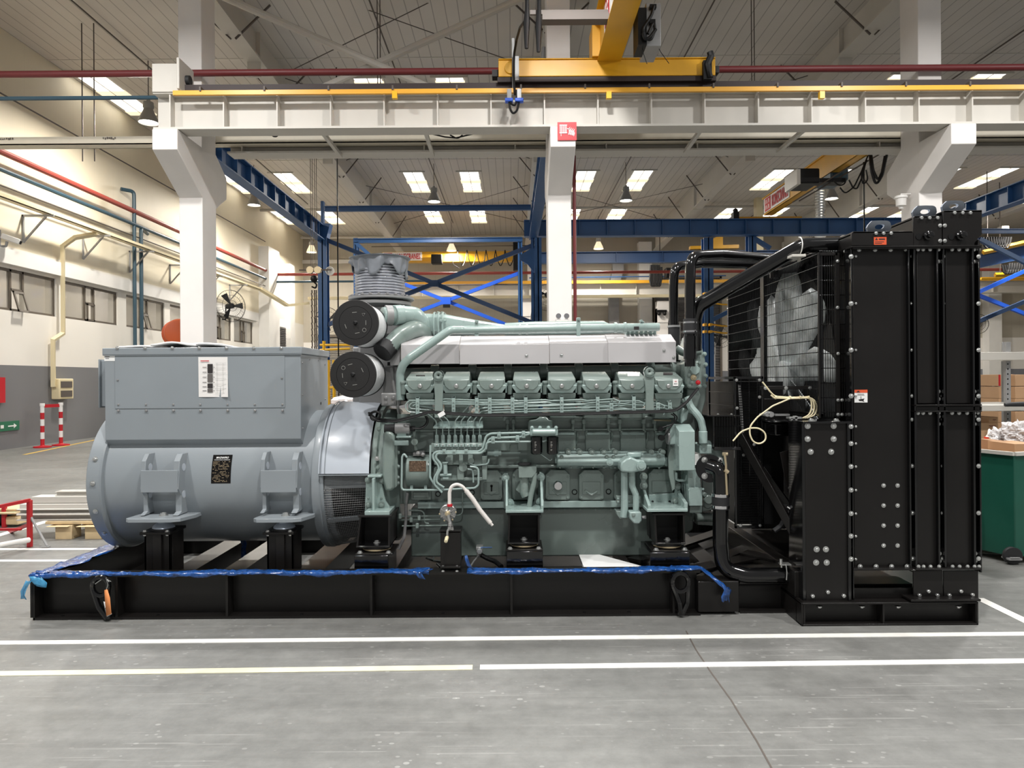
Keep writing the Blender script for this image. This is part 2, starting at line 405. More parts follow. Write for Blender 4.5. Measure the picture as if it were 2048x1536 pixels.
# left wall with window openings
WZ0, WZ1 = 3.39, 4.42
wins = [(13.3, 16.05), (16.4, 19.2), (19.5, 22.2), (22.7, 25.2), (25.6, 28.3), (28.75, 31.2), (31.5, 33.8)]
b = MB(); b.box(XW-.3, XW, 10, YF, 0, WZ0); b.box(XW-.3, XW, 10, YF, WZ1, ZC)
y = 10
for a, c in wins: b.box(XW-.3, XW, y, a, WZ0, WZ1); y = c
b.box(XW-.3, XW, y, YF, WZ0, WZ1)
wl = b.build('wall_left', 'wall_paint', kind=st)
b = MB(); b.box(XW, XW+.14, 10, 34.2, 4.5, 4.86); b.build('trim_1', 'white_paint', kind=st)
b = MB(); b.box(XW-3, XW-2.9, 10, 36, 0, 6); b.box(XW-3, XW-.3, 10, 36, 3.1, 3.2); b.build('wall_side_office', 'concrete_white', kind=st)
for yy_ in (15, 20.5, 26, 31.5): lamp_light(XW-1.5, yy_, 5.6, 55)     # unseen lamps added in the office to brighten the window panes
for i, (a, c) in enumerate(wins):
    b = MB(); t = .06; x0, x1 = XW-.12, XW-.04
    b.box(x0, x1, a, c, WZ0, WZ0+t); b.box(x0, x1, a, c, WZ1-t, WZ1)
    d = c-a; ms = [a, a+d*.40, a+d*.56, c]
    for k, yy in enumerate(ms): b.box(x0, x1, max(a, yy-t/2), min(c, yy+t/2), WZ0, WZ1)
    b.box(x0, x1, ms[1], ms[2], WZ0+.5, WZ0+.5+t)
    wf = b.build('window_%d' % (i+1), 'frame_bronze', kind=st)
    b = MB(); b.box(XW-.085, XW-.075, a+.02, ms[1], WZ0+.03, WZ1-.03); b.box(XW-.085, XW-.075, ms[2], c-.02, WZ0+.03, WZ1-.03); b.box(XW-.085, XW-.075, ms[1], ms[2], WZ0+.55, WZ1-.03)
    b.build('pane', 'glass', wf)
    # small sash, swung open in two of the windows
    b = MB(); y0, y1 = ms[1]+.03, ms[2]-.03; tilt = .3 if i in (1, 3) else 0.0
    for (u0, u1, v0, v1) in ((y0, y1, 0, .05), (y0, y1, .45, .5), (y0, y0+.05, 0, .5), (y1-.05, y1, 0, .5)):
        q = lambda yy, zz, o: (XW-.03+o+tilt*(.5-zz), yy, WZ0+.02+zz-tilt*.1*(1-zz))
        b.add([q(u0, v0, 0), q(u1, v0, 0), q(u1, v1, 0), q(u0, v1, 0), q(u0, v0, .04), q(u1, v0, .04), q(u1, v1, .04), q(u0, v1, .04)],
              [(3, 2, 1, 0), (4, 5, 6, 7), (0, 1, 5, 4), (1, 2, 6, 5), (2, 3, 7, 6), (3, 0, 4, 7)])
    sa = b.build('sash', 'frame_bronze', wf)
    b = MB(); b.add([q(y0+.05, .05, .015), q(y1-.05, .05, .015), q(y1-.05, .45, .015), q(y0+.05, .45, .015)], [(0, 1, 2, 3)]); b.build('pane', 'glass', sa)
b = MB(); b.box(XW, XW+.5, 34.6, 36.2, 0, 8.2); b.box(XW, XW+.3, 38.6, 39.4, 0, 8); b.build('trim_2', 'white_paint', kind=st)
# louvre panel far down the left wall
b = MB(); b.box(XW+.002, XW+.1, 36.9, 38.4, 3.3, 4.5)
for k in range(12): b.box(XW+.1, XW+.14, 36.95, 38.35, 3.35+k*.095, 3.38+k*.095)
tag(b.build('louvre_panel', 'louvre'), 'grey slatted louvre panel high on the left wall beyond the white pilaster', 'vent')

# far wall, with pilasters, dark glazing and openings
b = MB(); b.box(XW-.3, XR, YF, YF+.3, 0, ZC); b.build('wall_far', 'far_wall_paint', kind=st)
b = MB(); b.box(XR, XR+.3, 10, YF+.3, 0, ZC); b.build('wall_right', 'wall_paint', kind=st)
b = MB()
for px in (1056, 1278, 1570, 1974): 
    x = at(px, 700, 41.6).x; b.box(x, x+.75, 41.4, YF, 0, 9.6)
b.box(XW, XR, 41.85, YF, 8.55, 8.75); b.build('trim_3', 'white_paint', kind=st)
def shutter_door(n, p0, p1, z1, m, pitch=.1):
    x0, x1 = at(p0, 700, 41.8).x, at(p1, 700, 41.8).x
    b = MB(); k = int(z1/pitch)
    prof = []
    for i in range(k): prof += [(41.86, i*pitch), (41.80, i*pitch+pitch*.5)]
    prof = prof+[(41.86, z1), (41.98, z1), (41.98, 0)]
    b.prism(prof, 'x', x0, x1); o = b.build('door_%d' % n, m, kind=st)
    b = MB(); b.box(x0-.12, x0, 41.75, 41.98, 0, z1+.12); b.box(x1, x1+.12, 41.75, 41.98, 0, z1+.12); b.box(x0-.12, x1+.12, 41.75, 41.98, z1, z1+.14); b.build('door_frame', 'frame_bronze', o)
shutter_door(1, 640, 705, 4.2, 'shutter')
shutter_door(2, 1312, 1440, 7.5, 'louvre', .16)
shutter_door(3, 890, 1040, .01+3.2, 'shutter')
# stair landing rail before the dark opening
b = MB(); x0, x1 = at(1290, 700, 41).x, at(1430, 700, 41).x
for z in (3.2, 3.75, 4.3, 4.85): b.cyl((x0, 41, z), (x1, 41, z), .035, n=6)
for k in range(5): b.cyl((x0+(x1-x0)*k/4, 41, 3.0), (x0+(x1-x0)*k/4, 41, 4.9), .035, n=6)
b.box(x0, x1, 40.95, 41.75, 2.85, 3.0)
for k in range(2): b.box(x0+(x1-x0)*k-.1*k, x0+(x1-x0)*k+.1-.1*k, 40.95, 41.05, 0, 2.85)
tag(b.build('stair_landing', 'steel_grey'), 'grey steel landing with a pipe handrail before the dark slatted opening in the far wall', 'platform')
# ventilation duct on the far wall
b = MB(); X = lambda px: at(px, 600, 41.3).x
Z = lambda py: at(1240, py, 41.3).z
b.box(X(1218), X(1238), 41.3, 41.8, 2.5, Z(572)); b.prism([(X(1218), Z(572)), (X(1238), Z(572)), (X(1248), Z(540)), (X(1226), Z(540))], 'y', 41.3, 41.8)
b.box(X(1226), X(1248), 41.3, 41.8, Z(540), Z(522))
tag(b.build('ventilation_duct', 'steel_grey'), 'square grey ventilation duct with a kink climbing the far wall', 'duct')

# roof, skylights, rafters
b = MB(); b.box(XW-.3, XR+.3, 12.4, YF+.3, ZC, ZC+.2); ceil = b.build('ceiling', 'roof_sheet', kind=st)
for y in (18.9, 27.6): b = MB(); b.box(XW, XR, y, y+.03, ZC-.012, ZC); b.build('sheet_overlap', 'steel_white', ceil)
n = 20
SKX = [-12.0+.25, -9.45, -4.05, -1.72, 3.15, 5.5, 11.3, 13.7, 18.2, 20.6, 25.5]
for y0 in (19.6, 29.2, 35.6):
    for x in SKX:
        short = y0 == 19.6 and x > -10; yy0 = y0
        if y0 == 19.6 and x in (-9.45, 3.15, 5.5): continue
        b = MB(); wd = .38; L_ = .7 if short else 3.1
        y0 = 20.1 if short else y0
        b.mat('skylight'); b.box(x-wd, x+wd, y0, y0+L_, ZC-.02, ZC+.01)
        b.mat('skylight_well'); b.box(x-wd-.04, x+wd+.04, y0+L_*.42, y0+L_*.56, ZC-.035, ZC); b.box(x-wd-.04, x+wd+.04, y0+L_*.93, y0+L_+.1, ZC-.035, ZC)
        b.mat('steel_white'); b.box(x-.012, x+.012, y0, y0+L_, ZC-.04, ZC); b.box(x-wd-.15, x+wd+.15, y0-.05, y0, ZC-.05, ZC)
        b.build('window_%d' % n, None, kind=st); n += 1; y0 = yy0
RX = [-6.3, .96, 8.27, 15.6, 22.9]
def rafter(x, label, loc_w=.16):
    b = MB(); h0, h1 = 9.6, 8.95
    b.prism([(14.65, h0), (40.5, h1), (40.5, ZC), (14.65, ZC)], 'x', x-.05, x+.05)
    b.prism([(14.65, h0-.05), (40.5, h1-.05), (40.5, h1), (14.65, h0)], 'x', x-.2, x+.2)
    r = b.build('roof_beam', 'steel_white', label=label, cat='beam')
    for k, y in enumerate((16.2, 19.5, 23, 26.5, 30, 33.5, 37)):
        for s_ in (-1, 1):
            q = MB(); q.bar((x+s_*.05, y, 9.45-.022*(y-14.65)), (x+s_*.85, y, ZC-.02), .04, .035); q.build('fly_brace', 'rod_dark', r)
    q = MB()
    for y in (17.5, 24.5, 31.5): q.box(x-.16, x+.16, y, y+.06, 9.1, ZC)
    q.build('stiffener', 'steel_white', r)
    return r
for x, nm in zip(RX, ('above the left white column', 'above the middle white column', 'above the right white column', 'above the blue crane girder at right', 'farthest right beyond the radiator')):
    rafter(x, 'white steel roof beam running back from %s' % nm if 'above the' in nm and 'column' in nm else 'white steel roof beam running back, %s' % nm)
for y, w_ in ((34.6, 'in the middle of the far roof'), (41.3, 'nearest the far wall')):
    b = MB(); b.cyl((XW+.1, y, 9.95), (XR-.1, y, 9.95), .07, n=8)
    tag(b.build('roof_purlin', 'steel_white'), 'white cross tube spanning the roof beams, the one %s' % w_, 'beam')
# thin dark conduit / sprinkler pipes under the roof
def rod(name, pts, r, m, label, cat, bend=.1, n=6):
    b = MB(); b.tube(pts, r, bend, n, 4); return tag(b.build(name, m), label, cat)
zc = ZC-.12
rod('conduit', [(-9.7, 13.6, zc), (-9.7, 34, zc)], .02, 'rod_dark', 'dark conduit under the roof carrying the leftmost row of pendant lamps', 'pipe')
rod('conduit', [(-3.12, 14.8, zc), (-3.12, 38.3, zc)], .02, 'rod_dark', 'dark conduit under the roof left of the middle column', 'pipe')
rod('conduit', [(4.6, 14.8, zc), (4.6, 38.3, zc)], .02, 'rod_dark', 'dark conduit under the roof right of the middle column', 'pipe')
rod('conduit', [(12.6, 14.8, zc), (12.6, 38.3, zc)], .02, 'rod_dark', 'dark conduit under the roof at the right, beyond the right column', 'pipe')
for i, (X0, lab) in enumerate(((-6.3, 'over the exhaust bellows'), (.96, 'right of the middle column'))):
    for k, y in enumerate((19, 29.5)):
        b = MB(); b.cyl((X0+.3, y, ZC-.5), (X0+7, y+7, ZC-.5), .014, n=5); b.cyl((X0+7, y, ZC-.52), (X0+.3, y+7, ZC-.52), .014, n=5)
        tag(b.build('cross_bracing', 'rod_dark'), 'thin crossed bracing rods under the roof %s, %s pair' % (lab, ('nearer', 'farther')[k]), 'bracing')

# concrete columns with a corbel to the front and one to the back
def column(x0, x1, label):
    b = MB(); b.box(x0, x1, 14.0, 14.65, 0, ZC)
    b.prism([(14.02, 5.22), (12.96, 5.85), (12.96, 6.22), (14.02, 6.22)], 'x', x0, x1)
    b.prism([(14.63, 5.15), (15.2, 5.5), (15.2, 5.95), (14.63, 6.3)], 'x', x0, x1)
    return b.build('concrete_column', 'concrete_white', bevel=.012, label=label, cat='column')
column(-6.53, -6.07, 'white concrete column with corbels at left, rising behind the grey alternator')
column(.729, 1.19, 'white concrete column in the middle, with the red fire hose sign on it')
column(8.04, 8.5, 'white concrete column with corbels at right, behind the radiator top')
# fire hose sign
b = MB(); b.mat('red'); x0, x1, z0, z1 = at(1115, 262, 12.95).x, at(1153, 262, 12.95).x, at(1134, 281, 12.95).z, at(1134, 245, 12.95).z
b.box(x0, x1, 12.93, 12.95, z0, z1); o = b.build('fire_hose_sign', None, label='red fire hose sign with a white reel and flames on the middle column', cat='sign')
b = MB(); W_, H_ = x1-x0, z1-z0
for k in range(7): b.box(x0+W_*(.12+.055*k), x0+W_*(.145+.055*k), 12.922, 12.93, z0+H_*.42, z0+H_*.82)
b.box(x0+W_*.1, x0+W_*.5, 12.92, 12.93, z0+H_*.80, z0+H_*.85); b.box(x0+W_*.1, x0+W_*.5, 12.92, 12.93, z0+H_*.37, z0+H_*.42); b.box(x0+W_*.5, x0+W_*.62, 12.92, 12.93, z0+H_*.6, z0+H_*.64)
b.box(x0+W_*.17, x0+W_*.19, 12.92, 12.93, z0+H_*.22, z0+H_*.37)
b.build('hose_reel_symbol', 'white', o)
b = MB()
for k in range(4):
    ox = x0+W_*(.56+.08*k); oz = z0+H_*.3*(1-k*.12)
    b.prism([(ox, oz+H_*.05*k), (ox+W_*.05, oz), (ox+W_*.1, oz+H_*.18), (ox+W_*.06, oz+H_*.3), (ox+W_*.11, oz+H_*.44), (ox+W_*.02, oz+H_*.32), (ox+W_*.04, oz+H_*.16)], 'y', 12.92, 12.93)
b.build('flame_symbol', 'white', o)

# crane runway girders
def runway(name, x0, x1, yc, z0, z1, m, label, pitch=.98, ph=0, flw=.2, side=-1):
    b = MB(); b.box(x0, x1, yc-.008, yc+.008, z0, z1); b.box(x0, x1, yc-flw, yc+flw, z0-.02, z0+.02); b.box(x0, x1, yc-flw, yc+flw, z1-.02, z1+.02)
    o = b.build(name, m, label=label, cat='girder')
    x = x0+.3+ph
    while x < x1:
        q = MB(); q.box(x-.012, x+.012, yc-flw*.9, yc-.008, z0+.02, z1-.02); q.build('stiffener', m, o); x += pitch
    return o
g1 = runway('crane_runway_girder', -6.53, 22, 13.2, 6.25, 6.90, 'steel_white', 'long white steel crane runway girder on top of the concrete columns', ph=.0)
b = MB(); b.box(-6.53, -6.05, 12.97, 13.4, 6.9, 7.42); b.box(-6.05, -6.0, 12.9, 13.5, 6.93, 7.5); b.build('end_stop', 'steel_white', g1, bevel=.01)
b = MB(); b.cyl((-6.02, 13.2, 7.2), (-5.93, 13.2, 7.2), .09, n=12); b.build('buffer', 'rubber', g1)
b = MB(); b.box(-6.0, 22, 13.12, 13.28, 6.93, 7.09); b.build('crane_rail', 'rail_brown', g1)
b = MB(); b.box(-6.1, 22, 12.86, 12.92, 6.80, 6.88); cb = b.build('conductor_bar', 'rail_yellow', label='yellow conductor bar along the front of the white runway girder', cat='rail')
x = -5.6
while x < 14:
    q = MB(); q.box(x-.015, x+.015, 12.84, 13.0, 6.86, 6.94); q.build('bracket', 'rod_dark', cb); x += 1.16
for px in (789, 1222-4, 1645):
    q = MB(); q.pbox(px-5, px+5, 182, 196, 12.85, 12.93); q.build('joint_clamp', 'yellow_plastic', cb)
runway('rear_runway_girder', -5.9, 22, 15.0, 6.38, 7.0, 'steel_white', 'second white runway girder behind the columns, seen under the front one', pitch=1.9)
def tie(p, q, label, r=.05):
    b = MB(); b.bar(at(*p), at(*q), .07, .07); tag(b.build('brace', 'steel_white'), label, 'bracing')
tie((640, 258, 13.4), (682, 313, 14.9), 'short white diagonal tie under the runway girder, just right of the left column')
tie((848, 254, 13.4), (866, 311, 14.9), 'short white diagonal tie under the runway girder, above the exhaust bellows')
tie((1410, 248, 13.4), (1370, 304, 14.9), 'short white diagonal tie under the runway girder, right of the red hose sign')
tie((1627, 244, 13.4), (1556, 303, 14.9), 'short white diagonal tie under the runway girder, nearest the right column')
# white cable tray along the runway
b = MB()
z = 6.52
b.box(-12.25, 22, 14.66, 14.68, z, z+.16); b.box(-12.25, 22, 14.66, 14.94, z, z+.02); b.box(-12.25, 22, 14.92, 14.94, z, z+.16)
b.box(-6.0, 22, 13.9, 13.93, z+.1, z+.28); b.box(-6, 22, 13.6, 13.93, z+.1, z+.12)
tr = b.build('cable_tray', 'tray_cream', label='cream cable tray running the whole width below the crane runway', cat='cable tray')
random.seed(3)
for px in (12, 217, 552, 770, 968, 1165, 1375, 1575, 1985):
    p = at(px, 0, 13.9 if px > 400 else 14.66); yy = 13.89 if px > 400 else 14.65
    q = MB()
    for k in range(7): 
        ww = random.uniform(.015, .035); xx = p.x-.13+k*.04; zz = z+(.2 if px > 400 else .1)+random.uniform(-.01, .01)
        q.box(xx, xx+ww, yy-.004, yy, zz, zz+random.uniform(.02, .045))
    q.build('stencil_mark', 'rod_dark', tr)
b = MB(); b.ptube([(540, 258), (545, 272), (553, 273), (560, 262)], .02, 13.5, .05, 6); tag(b.build('loose_cable', 'cable_black'), 'short black cable loop hanging from the tray right of the left column', 'cable')
b = MB(); b.ptube([(855, 266), (890, 274), (912, 276), (945, 268)], .014, 13.5, .1, 6); b.ptube([(900, 270), (915, 278), (925, 270)], .014, 13.5, .1, 6)
tag(b.build('loose_cable', 'cable_black'), 'tied black cable sagging from the tray left of the hose sign', 'cable')
# pipes above the girder
rod('sprinkler_pipe', [(-12.25, 13.85, 7.62), (24, 13.85, 7.62)], .065, 'pipe_red', 'dark red pipe running the whole width just above the crane rail', 'pipe', n=12)
rod('air_pipe', [(-12.25, 13.6, 7.05), (-6.5, 13.6, 7.05)], .04, 'pipe_blue', 'dark teal pipe ending at the left column head', 'pipe', n=8)
# diagonal roof bracing between the columns
def brace2(a, c, r, lab, m='steel_white', nm='roof_brace'):
    b = MB(); b.cyl(at(*a), at(*c), r, n=10); tag(b.build(nm, m), lab, 'bracing')
brace2((420, -18, 14.9), (856, 174, 14.9), .075, 'thick grey tube brace falling from the left column top to the right')
brace2((1090, -24, 15.1), (640, 178, 15.1), .075, 'thick grey tube brace falling from the middle column top to the left')
brace2((640, -14, 16.5), (1040, 128, 16.5), .011, 'thin tie rod falling to the right towards the yellow crane end', 'rod_dark')
brace2((990, -60, 16.2), (560, 152, 16.2), .011, 'thin tie rod falling to the left across the upper bay', 'rod_dark')
for px, lab in ((163, 'left of the pair beside the near lamp'), (187, 'right of the pair beside the near lamp')):
    p = at(px, 0, 17); b = MB(); b.cyl((p.x, 17, ZC), (p.x, 17, 6.9), .014, n=5); tag(b.build('drop_rod', 'rod_dark'), 'thin dark hanging rod, the %s' % lab, 'rod')
for px, Y_, z0, lab in ((757, 15.5, 7.6, 'hanging over the tube brace crossing'), (1505, 15.5, 7.4, 'hanging right of the yellow crane end carriage')):
    p = at(px, 0, Y_); b = MB(); b.cyl((p.x-.03, Y_, ZC), (p.x-.03, Y_, z0), .012, n=5); b.cyl((p.x+.03, Y_, ZC), (p.x+.03, Y_, z0), .012, n=5)
    tag(b.build('wire_rope', 'rod_dark'), 'pair of thin wire ropes %s' % lab, 'rope')
p = at(672, 0, 19.5); rod('power_cable', [(p.x, 19.5, ZC), (p.x, 19.5, 1.2)], .02, 'cable_black', 'long black cable hanging straight down left of the exhaust bellows', 'cable')

# pendant lamps
def pendant(x, y, z, label=None, near=False):
    t = T('pendant_lamp', label or 'x', 'lamp', (x, y, z))
    c = MB(); c.cyl((x, y, z+.62), (x, y, ZC if y > 12.4 else z+1.6), .012, n=6); c.build('cord', 'rod_dark', t)
    c = MB(); c.lathe([(.05, .62), (.05, .56), (.13, .55), (.14, .42), (.11, .36)], (x, y, z), (0, 0, 1), 16); c.build('ballast_housing', 'lamp_shade', t)
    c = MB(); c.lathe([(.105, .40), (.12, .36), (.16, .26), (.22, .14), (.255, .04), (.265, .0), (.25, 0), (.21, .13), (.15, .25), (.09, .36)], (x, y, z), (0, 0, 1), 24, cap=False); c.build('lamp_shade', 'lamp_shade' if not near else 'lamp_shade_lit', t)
    c = MB(); c.lathe([(.2, .07), (.235, .045), (.2, .03)], (x, y, z), (0, 0, 1), 24); c.build('lens', 'lamp_lens', t)
    lamp_light(x, y, z-.03)
    return t
def plamp(px, py, Y, label, lit=False):
    p = at(px, py, Y); pendant(p.x, Y, p.z, label, lit)
plamp(297, 246, 19.0, 'nearest pendant lamp, hanging left of the left column top')
plamp(508, 411, 28.2, 'pendant lamp hanging just right of the left column')
plamp(868, 404, 28.2, 'pendant lamp hanging above the exhaust bellows, below the roof purlin')
plamp(1252, 402, 28.2, 'pendant lamp hanging right of the middle column')
plamp(1663, 398, 28.2, 'pendant lamp hanging below the inclined yellow crane girder')
plamp(623, 505, 37.5, 'far pendant lamp beside the blue post and chain hoist', True)
plamp(903, 502, 37.5, 'far pendant lamp glowing in front of the far yellow crane', True)
plamp(1197, 498, 37.5, 'far pendant lamp hanging just right of the middle column', True)
for i, (x, y) in enumerate(((-10.5, 8.0), (-6.0, 9.0), (.9, 9.0), (7.4, 9.0), (13, 9), (-5.2, 1.6), (.6, 1.6), (6.0, 1.6), (.6, -6))):
    pendant(x, y, 8.7, 'high-bay pendant lamp over the near hall, %s' % ('far left', 'left of the alternator', 'over the engine', 'over the radiator', 'far right', 'left of the camera', 'above the camera', 'right of the camera', 'behind the camera')[i])
for (x, y) in ((22, 21), (21, 29), (21, 37)): pendant(x, y, 8.7, 'pendant lamp over the right side of the far hall, %s' % {21: 'nearest', 29: 'middle', 37: 'farthest'}[y])

# left wall services
rod('fire_main_pipe', [(-11.95, 12, 7.05), (-11.95, 36.0, 7.02), (XR-.05, 36.0, 7.02)], .075, 'pipe_red_bright', 'long red pipe along the left wall turning across the far end', 'pipe', bend=.3, n=10)
rod('water_pipe', [(-11.95, 12, 6.62), (-11.95, 35.8, 6.62), (-4, 35.8, 6.62)], .055, 'pipe_blue', 'teal pipe below the red one along the left wall', 'pipe', bend=.3, n=8)
rod('thin_conduit', [(-11.98, 12, 6.26), (-11.98, 35, 6.26)], .02, 'rod_dark', 'thin dark conduit below the teal pipe on the left wall', 'pipe')
rod('upper_conduit', [(-12.1, 12, 8.5), (-12.1, 35, 8.5)], .02, 'rod_dark', 'thin dark conduit high on the left wall above the red pipe', 'pipe')
b = MB(); y0, y1 = 10, 33
for a, c in (((-11.78, y0, 5.90), (-11.78, y1, 5.90)),): 
    b.box(-11.8, -11.62, y0, y1, 5.86, 5.88); b.box(-11.8, -11.78, y0, y1, 5.86, 5.96); b.box(-11.64, -11.62, y0, y1, 5.86, 5.96)
b.bar((-11.68, 33, 5.93), (-11.2, 35.5, 5.4), .22, .12); b.bar((-11.2, 35.5, 5.4), (-10.4, 36.4, 5.6), .22, .12); b.bar((-10.4, 36.4, 5.85), (12, 36.4, 5.85), .2, .14)
wt = b.build('wall_cable_tray', 'cream_metal', label='cream cable tray on brackets along the left wall, crossing at the far end', cat='cable tray')
for y in (15.6, 17.9, 20.4, 22.9, 25.6, 28.4, 31): 
    q = MB(); q.bar((XW, y, 5.82), (-11.5, y, 5.82), .05, .05); q.bar((XW+.02, y, 5.15), (-11.7, y, 5.8), .04, .04); q.bar((XW+.02, y, 5.15), (XW+.02, y, 5.85), .05, .04); q.build('bracket', 'steel_grey', wt)
for px, top, lab in ((268, 383, 'left'), (282, 456, 'right')):
    Y_ = 12.0*F/(1024-px); p = at(px, top, Y_)
    rod('drop_pipe', [(p.x-.25, Y_-.3 if lab == 'left' else Y_+.9, p.z), (p.x, Y_, p.z), (p.x, Y_, .1)], .06, 'pipe_blue', 'vertical teal pipe on the left wall, the %s one of two' % lab, 'pipe', bend=.12, n=8)
Y_ = 12.0*F/(1024-138); p0 = at(138, 470, Y_)
b = MB(); b.tube([(-11.7, Y_+.8, 5.8), (-12.0, Y_+.3, 5.6), (-12.15, Y_, 5.3), (-12.15, Y_, 2.95), (-12.2, Y_-.35, 2.75), (-12.2, Y_-.35, 1.5)], .07, 0, 4)
tag(b.build('cable_trunking', 'cream_metal'), 'cream cable trunking running down the left wall to the small electric box', 'pipe')
b = MB(); Yb = 12.1*F/(1024-133); b.box(XW, XW+.22, Yb-.34, Yb+.28, 1.17, 1.72); eb = b.build('electric_box', 'cream_metal', bevel=.02, label='small cream electric box with two black windows on the grey wall', cat='electric box')
for z in (1.23, 1.48): 
    q = MB(); q.box(XW+.22, XW+.235, Yb-.28, Yb+.2, z, z+.17); q.build('meter_window', 'rod_dark', eb)
b = MB(); p = at(5, 856, 17.0); b.box(XW, XW+.03, 16.6, 17.7, .45, .68); gs = b.build('exit_sign', 'green_sign', label='green running-man exit sign low on the grey wall', cat='sign')
q = MB(); q.box(XW+.03, XW+.035, 16.9, 17.0, .5, .63); q.box(XW+.03, XW+.035, 17.05, 17.15, .52, .6); q.box(XW+.03, XW+.035, 17.3, 17.5, .545, .575); q.prism([(17.5, .5), (17.6, .56), (17.5, .62)], 'x', XW+.03, XW+.035); q.build('arrow_symbol', 'white', gs)
b = MB(); b.box(XW+.002, XW+.1, 16.1, 17.12, 1.14, 1.75); tag(b.build('fire_box', 'red'), 'red box on the grey wall cut by the left edge of the picture', 'box')
# security camera
t = T('security_camera', 'white security camera on a bracket above the leftmost windows', 'camera', (XW+.1, 17.1, 4.9))
b = MB(); b.tube([(XW, 17.1, 4.9), (XW+.15, 17.1, 4.9), (XW+.18, 17.1, 5.02)], .03, .03, 6); b.cyl((XW+.02, 17.1, 4.86), (XW+.02, 17.1, 5.3), .012, n=5); b.build('bracket', 'steel_grey', t)
b = MB(); b.bar((XW+.1, 17.02, 5.14), (XW+.42, 17.2, 5.02), .13, .12); b.build('housing', 'white_paint', t, bevel=.015)
b = MB(); b.cyl((XW+.41, 17.195, 5.02), (XW+.45, 17.22, 5.0), .045, n=10); b.build('lens', 'cable_black', t)

def wall_fan(c, r, label, d=(0, -1, 0), turned=.5, blades=3):
    c = Vector(c); D = Vector(d).normalized(); t = T('wall_fan', label, 'fan', c)
    _, a, bb = frame_of(D)
    P = lambda ang, rr, o=0: c+(a*math.cos(ang)+bb*math.sin(ang))*rr+D*o
    q = MB()
    for rr, o in ((r, 0), (r, .05), (r*.66, .11), (r*.33, .13), (r*.15, .14)): 
        q.tube([P(2*PI*k/28, rr, o) for k in range(29)], .008, 0, 4, cap=False)
    for k in range(32): q.tube([P(2*PI*k/32, r*.1, .14), P(2*PI*k/32, r*.66, .11), P(2*PI*k/32, r, .03)], .004, 0, 3)
    q.build('cage', 'black_dark', t)
    q = MB()
    for k in range(blades):
        an = 2*PI*k/blades+turned
        q.add([P(an-.25, r*.14, .05), P(an-.28, r*.88, .01), P(an+.2, r*.84, .06), P(an+.35, r*.14, .08)], [(0, 1, 2, 3)])
        q.add([P(an-.25, r*.14, .042), P(an-.28, r*.88, .002), P(an+.2, r*.84, .052), P(an+.35, r*.14, .072)], [(3, 2, 1, 0)])
    q.build('blades', 'black_dark', t)
    q = MB(); q.cyl(c-D*.22, c+D*.1, r*.17, n=12); q.build('motor', 'black_dark', t)
    q = MB(); q.tube([c-D*.2, c-D*.35, c-D*.35-Vector((0, 0, r*.8)), c-D*.6-Vector((0, 0, r*.8))], .03, .05, 6); q.build('arm', 'black_dark', t)
wall_fan(at(461, 612, 29.5), .66, 'big black wall fan right of the left column', d=(.8, -.6, 0), turned=1.0)
wall_fan(at(655, 640, 35), .62, 'black wall fan behind the blue post, half hidden by the upper air filter', d=(.6, -.8, 0))
wall_fan(at(1095, 590, 36), .8, 'black fan half hidden by the middle column', d=(-.2, -1, 0), turned=.3)
wall_fan(at(1420, 670, 37), .62, 'black fan right of the thick black pipe', d=(-.3, -1, 0), turned=.8, blades=4)
wall_fan(at(1440, 672, 30), .5, 'black fan seen just left of the radiator guard', d=(-.2, -1, 0), turned=.2, blades=4)
wall_fan(at(1955, 648, 36), .5, 'black fan half hidden behind the right edge of the radiator', d=(-.2, -1, 0))
# orange drum behind the alternator
t = T('hose_drum', 'round orange drum showing above the alternator beside the left column', 'drum', at(355, 668, 19))
c = at(352, 668, 19); q = MB(); q.lathe([(.32, 0), (.36, .04), (.36, .1), (.3, .12), (.3, .5), (.36, .52), (.36, .6), (.32, .62)], c, (.55, -.83, 0), 28); q.build('drum', 'orange_drum', t)
q = MB(); q.cyl(c-Vector((0, 0, .1)), (c.x, c.y, 0), .08, n=8); q.box(c.x-.3, c.x+.3, c.y-.3, c.y+.3, 0, .05); q.build('stand', 'black_dark', t)
# small fittings on the columns and far wall
b = MB(); b.lathe([(.11, 0), (.12, .015), (.12, .05), (.10, .06), (.095, .2), (.05, .22), (.04, .26)], at(1802, 392, 14.3), (0, 0, -1), 20); b.tube([at(1802, 391, 14.3), at(1802, 388, 14.3), at(1824, 388, 14.3)], .014, 0, 5)
tag(b.build('siren', 'white_paint'), 'small round white siren on a bracket at the right column', 'siren')
b = MB(); c = at(660, 542, 25.95); b.lathe([(.15, -.1), (.165, 0), (.14, .01), (.13, -.04)], c, (.5, -.85, 0), 20); b.tube([c, c+Vector((-.22, .02, 0))], .02, 0, 5)
tag(b.build('siren', 'white_paint'), 'round white horn fixed to the blue post above the chain', 'siren')
def far_sign(px, py, lab):
    b = MB(); b.mat('red'); b.pbox(px-6, px+6, py-6, py+6, 40.4, 40.45); b.mat('white'); b.pbox(px-3, px-.5, py-3, py+3, 40.35, 40.4); b.pbox(px+.5, px+4, py-1, py+4, 40.35, 40.4)
    tag(b.build('fire_sign', None), lab, 'sign')
far_sign(1050, 594, 'small red fire sign on a far column left of the middle column')
b = MB(); b.pbox(886, 900, 608.5, 615, 30.86, 30.95); es = b.build('exit_light', 'black_dark', label='small black exit light hanging below the bright blue bracing joint', cat='sign')
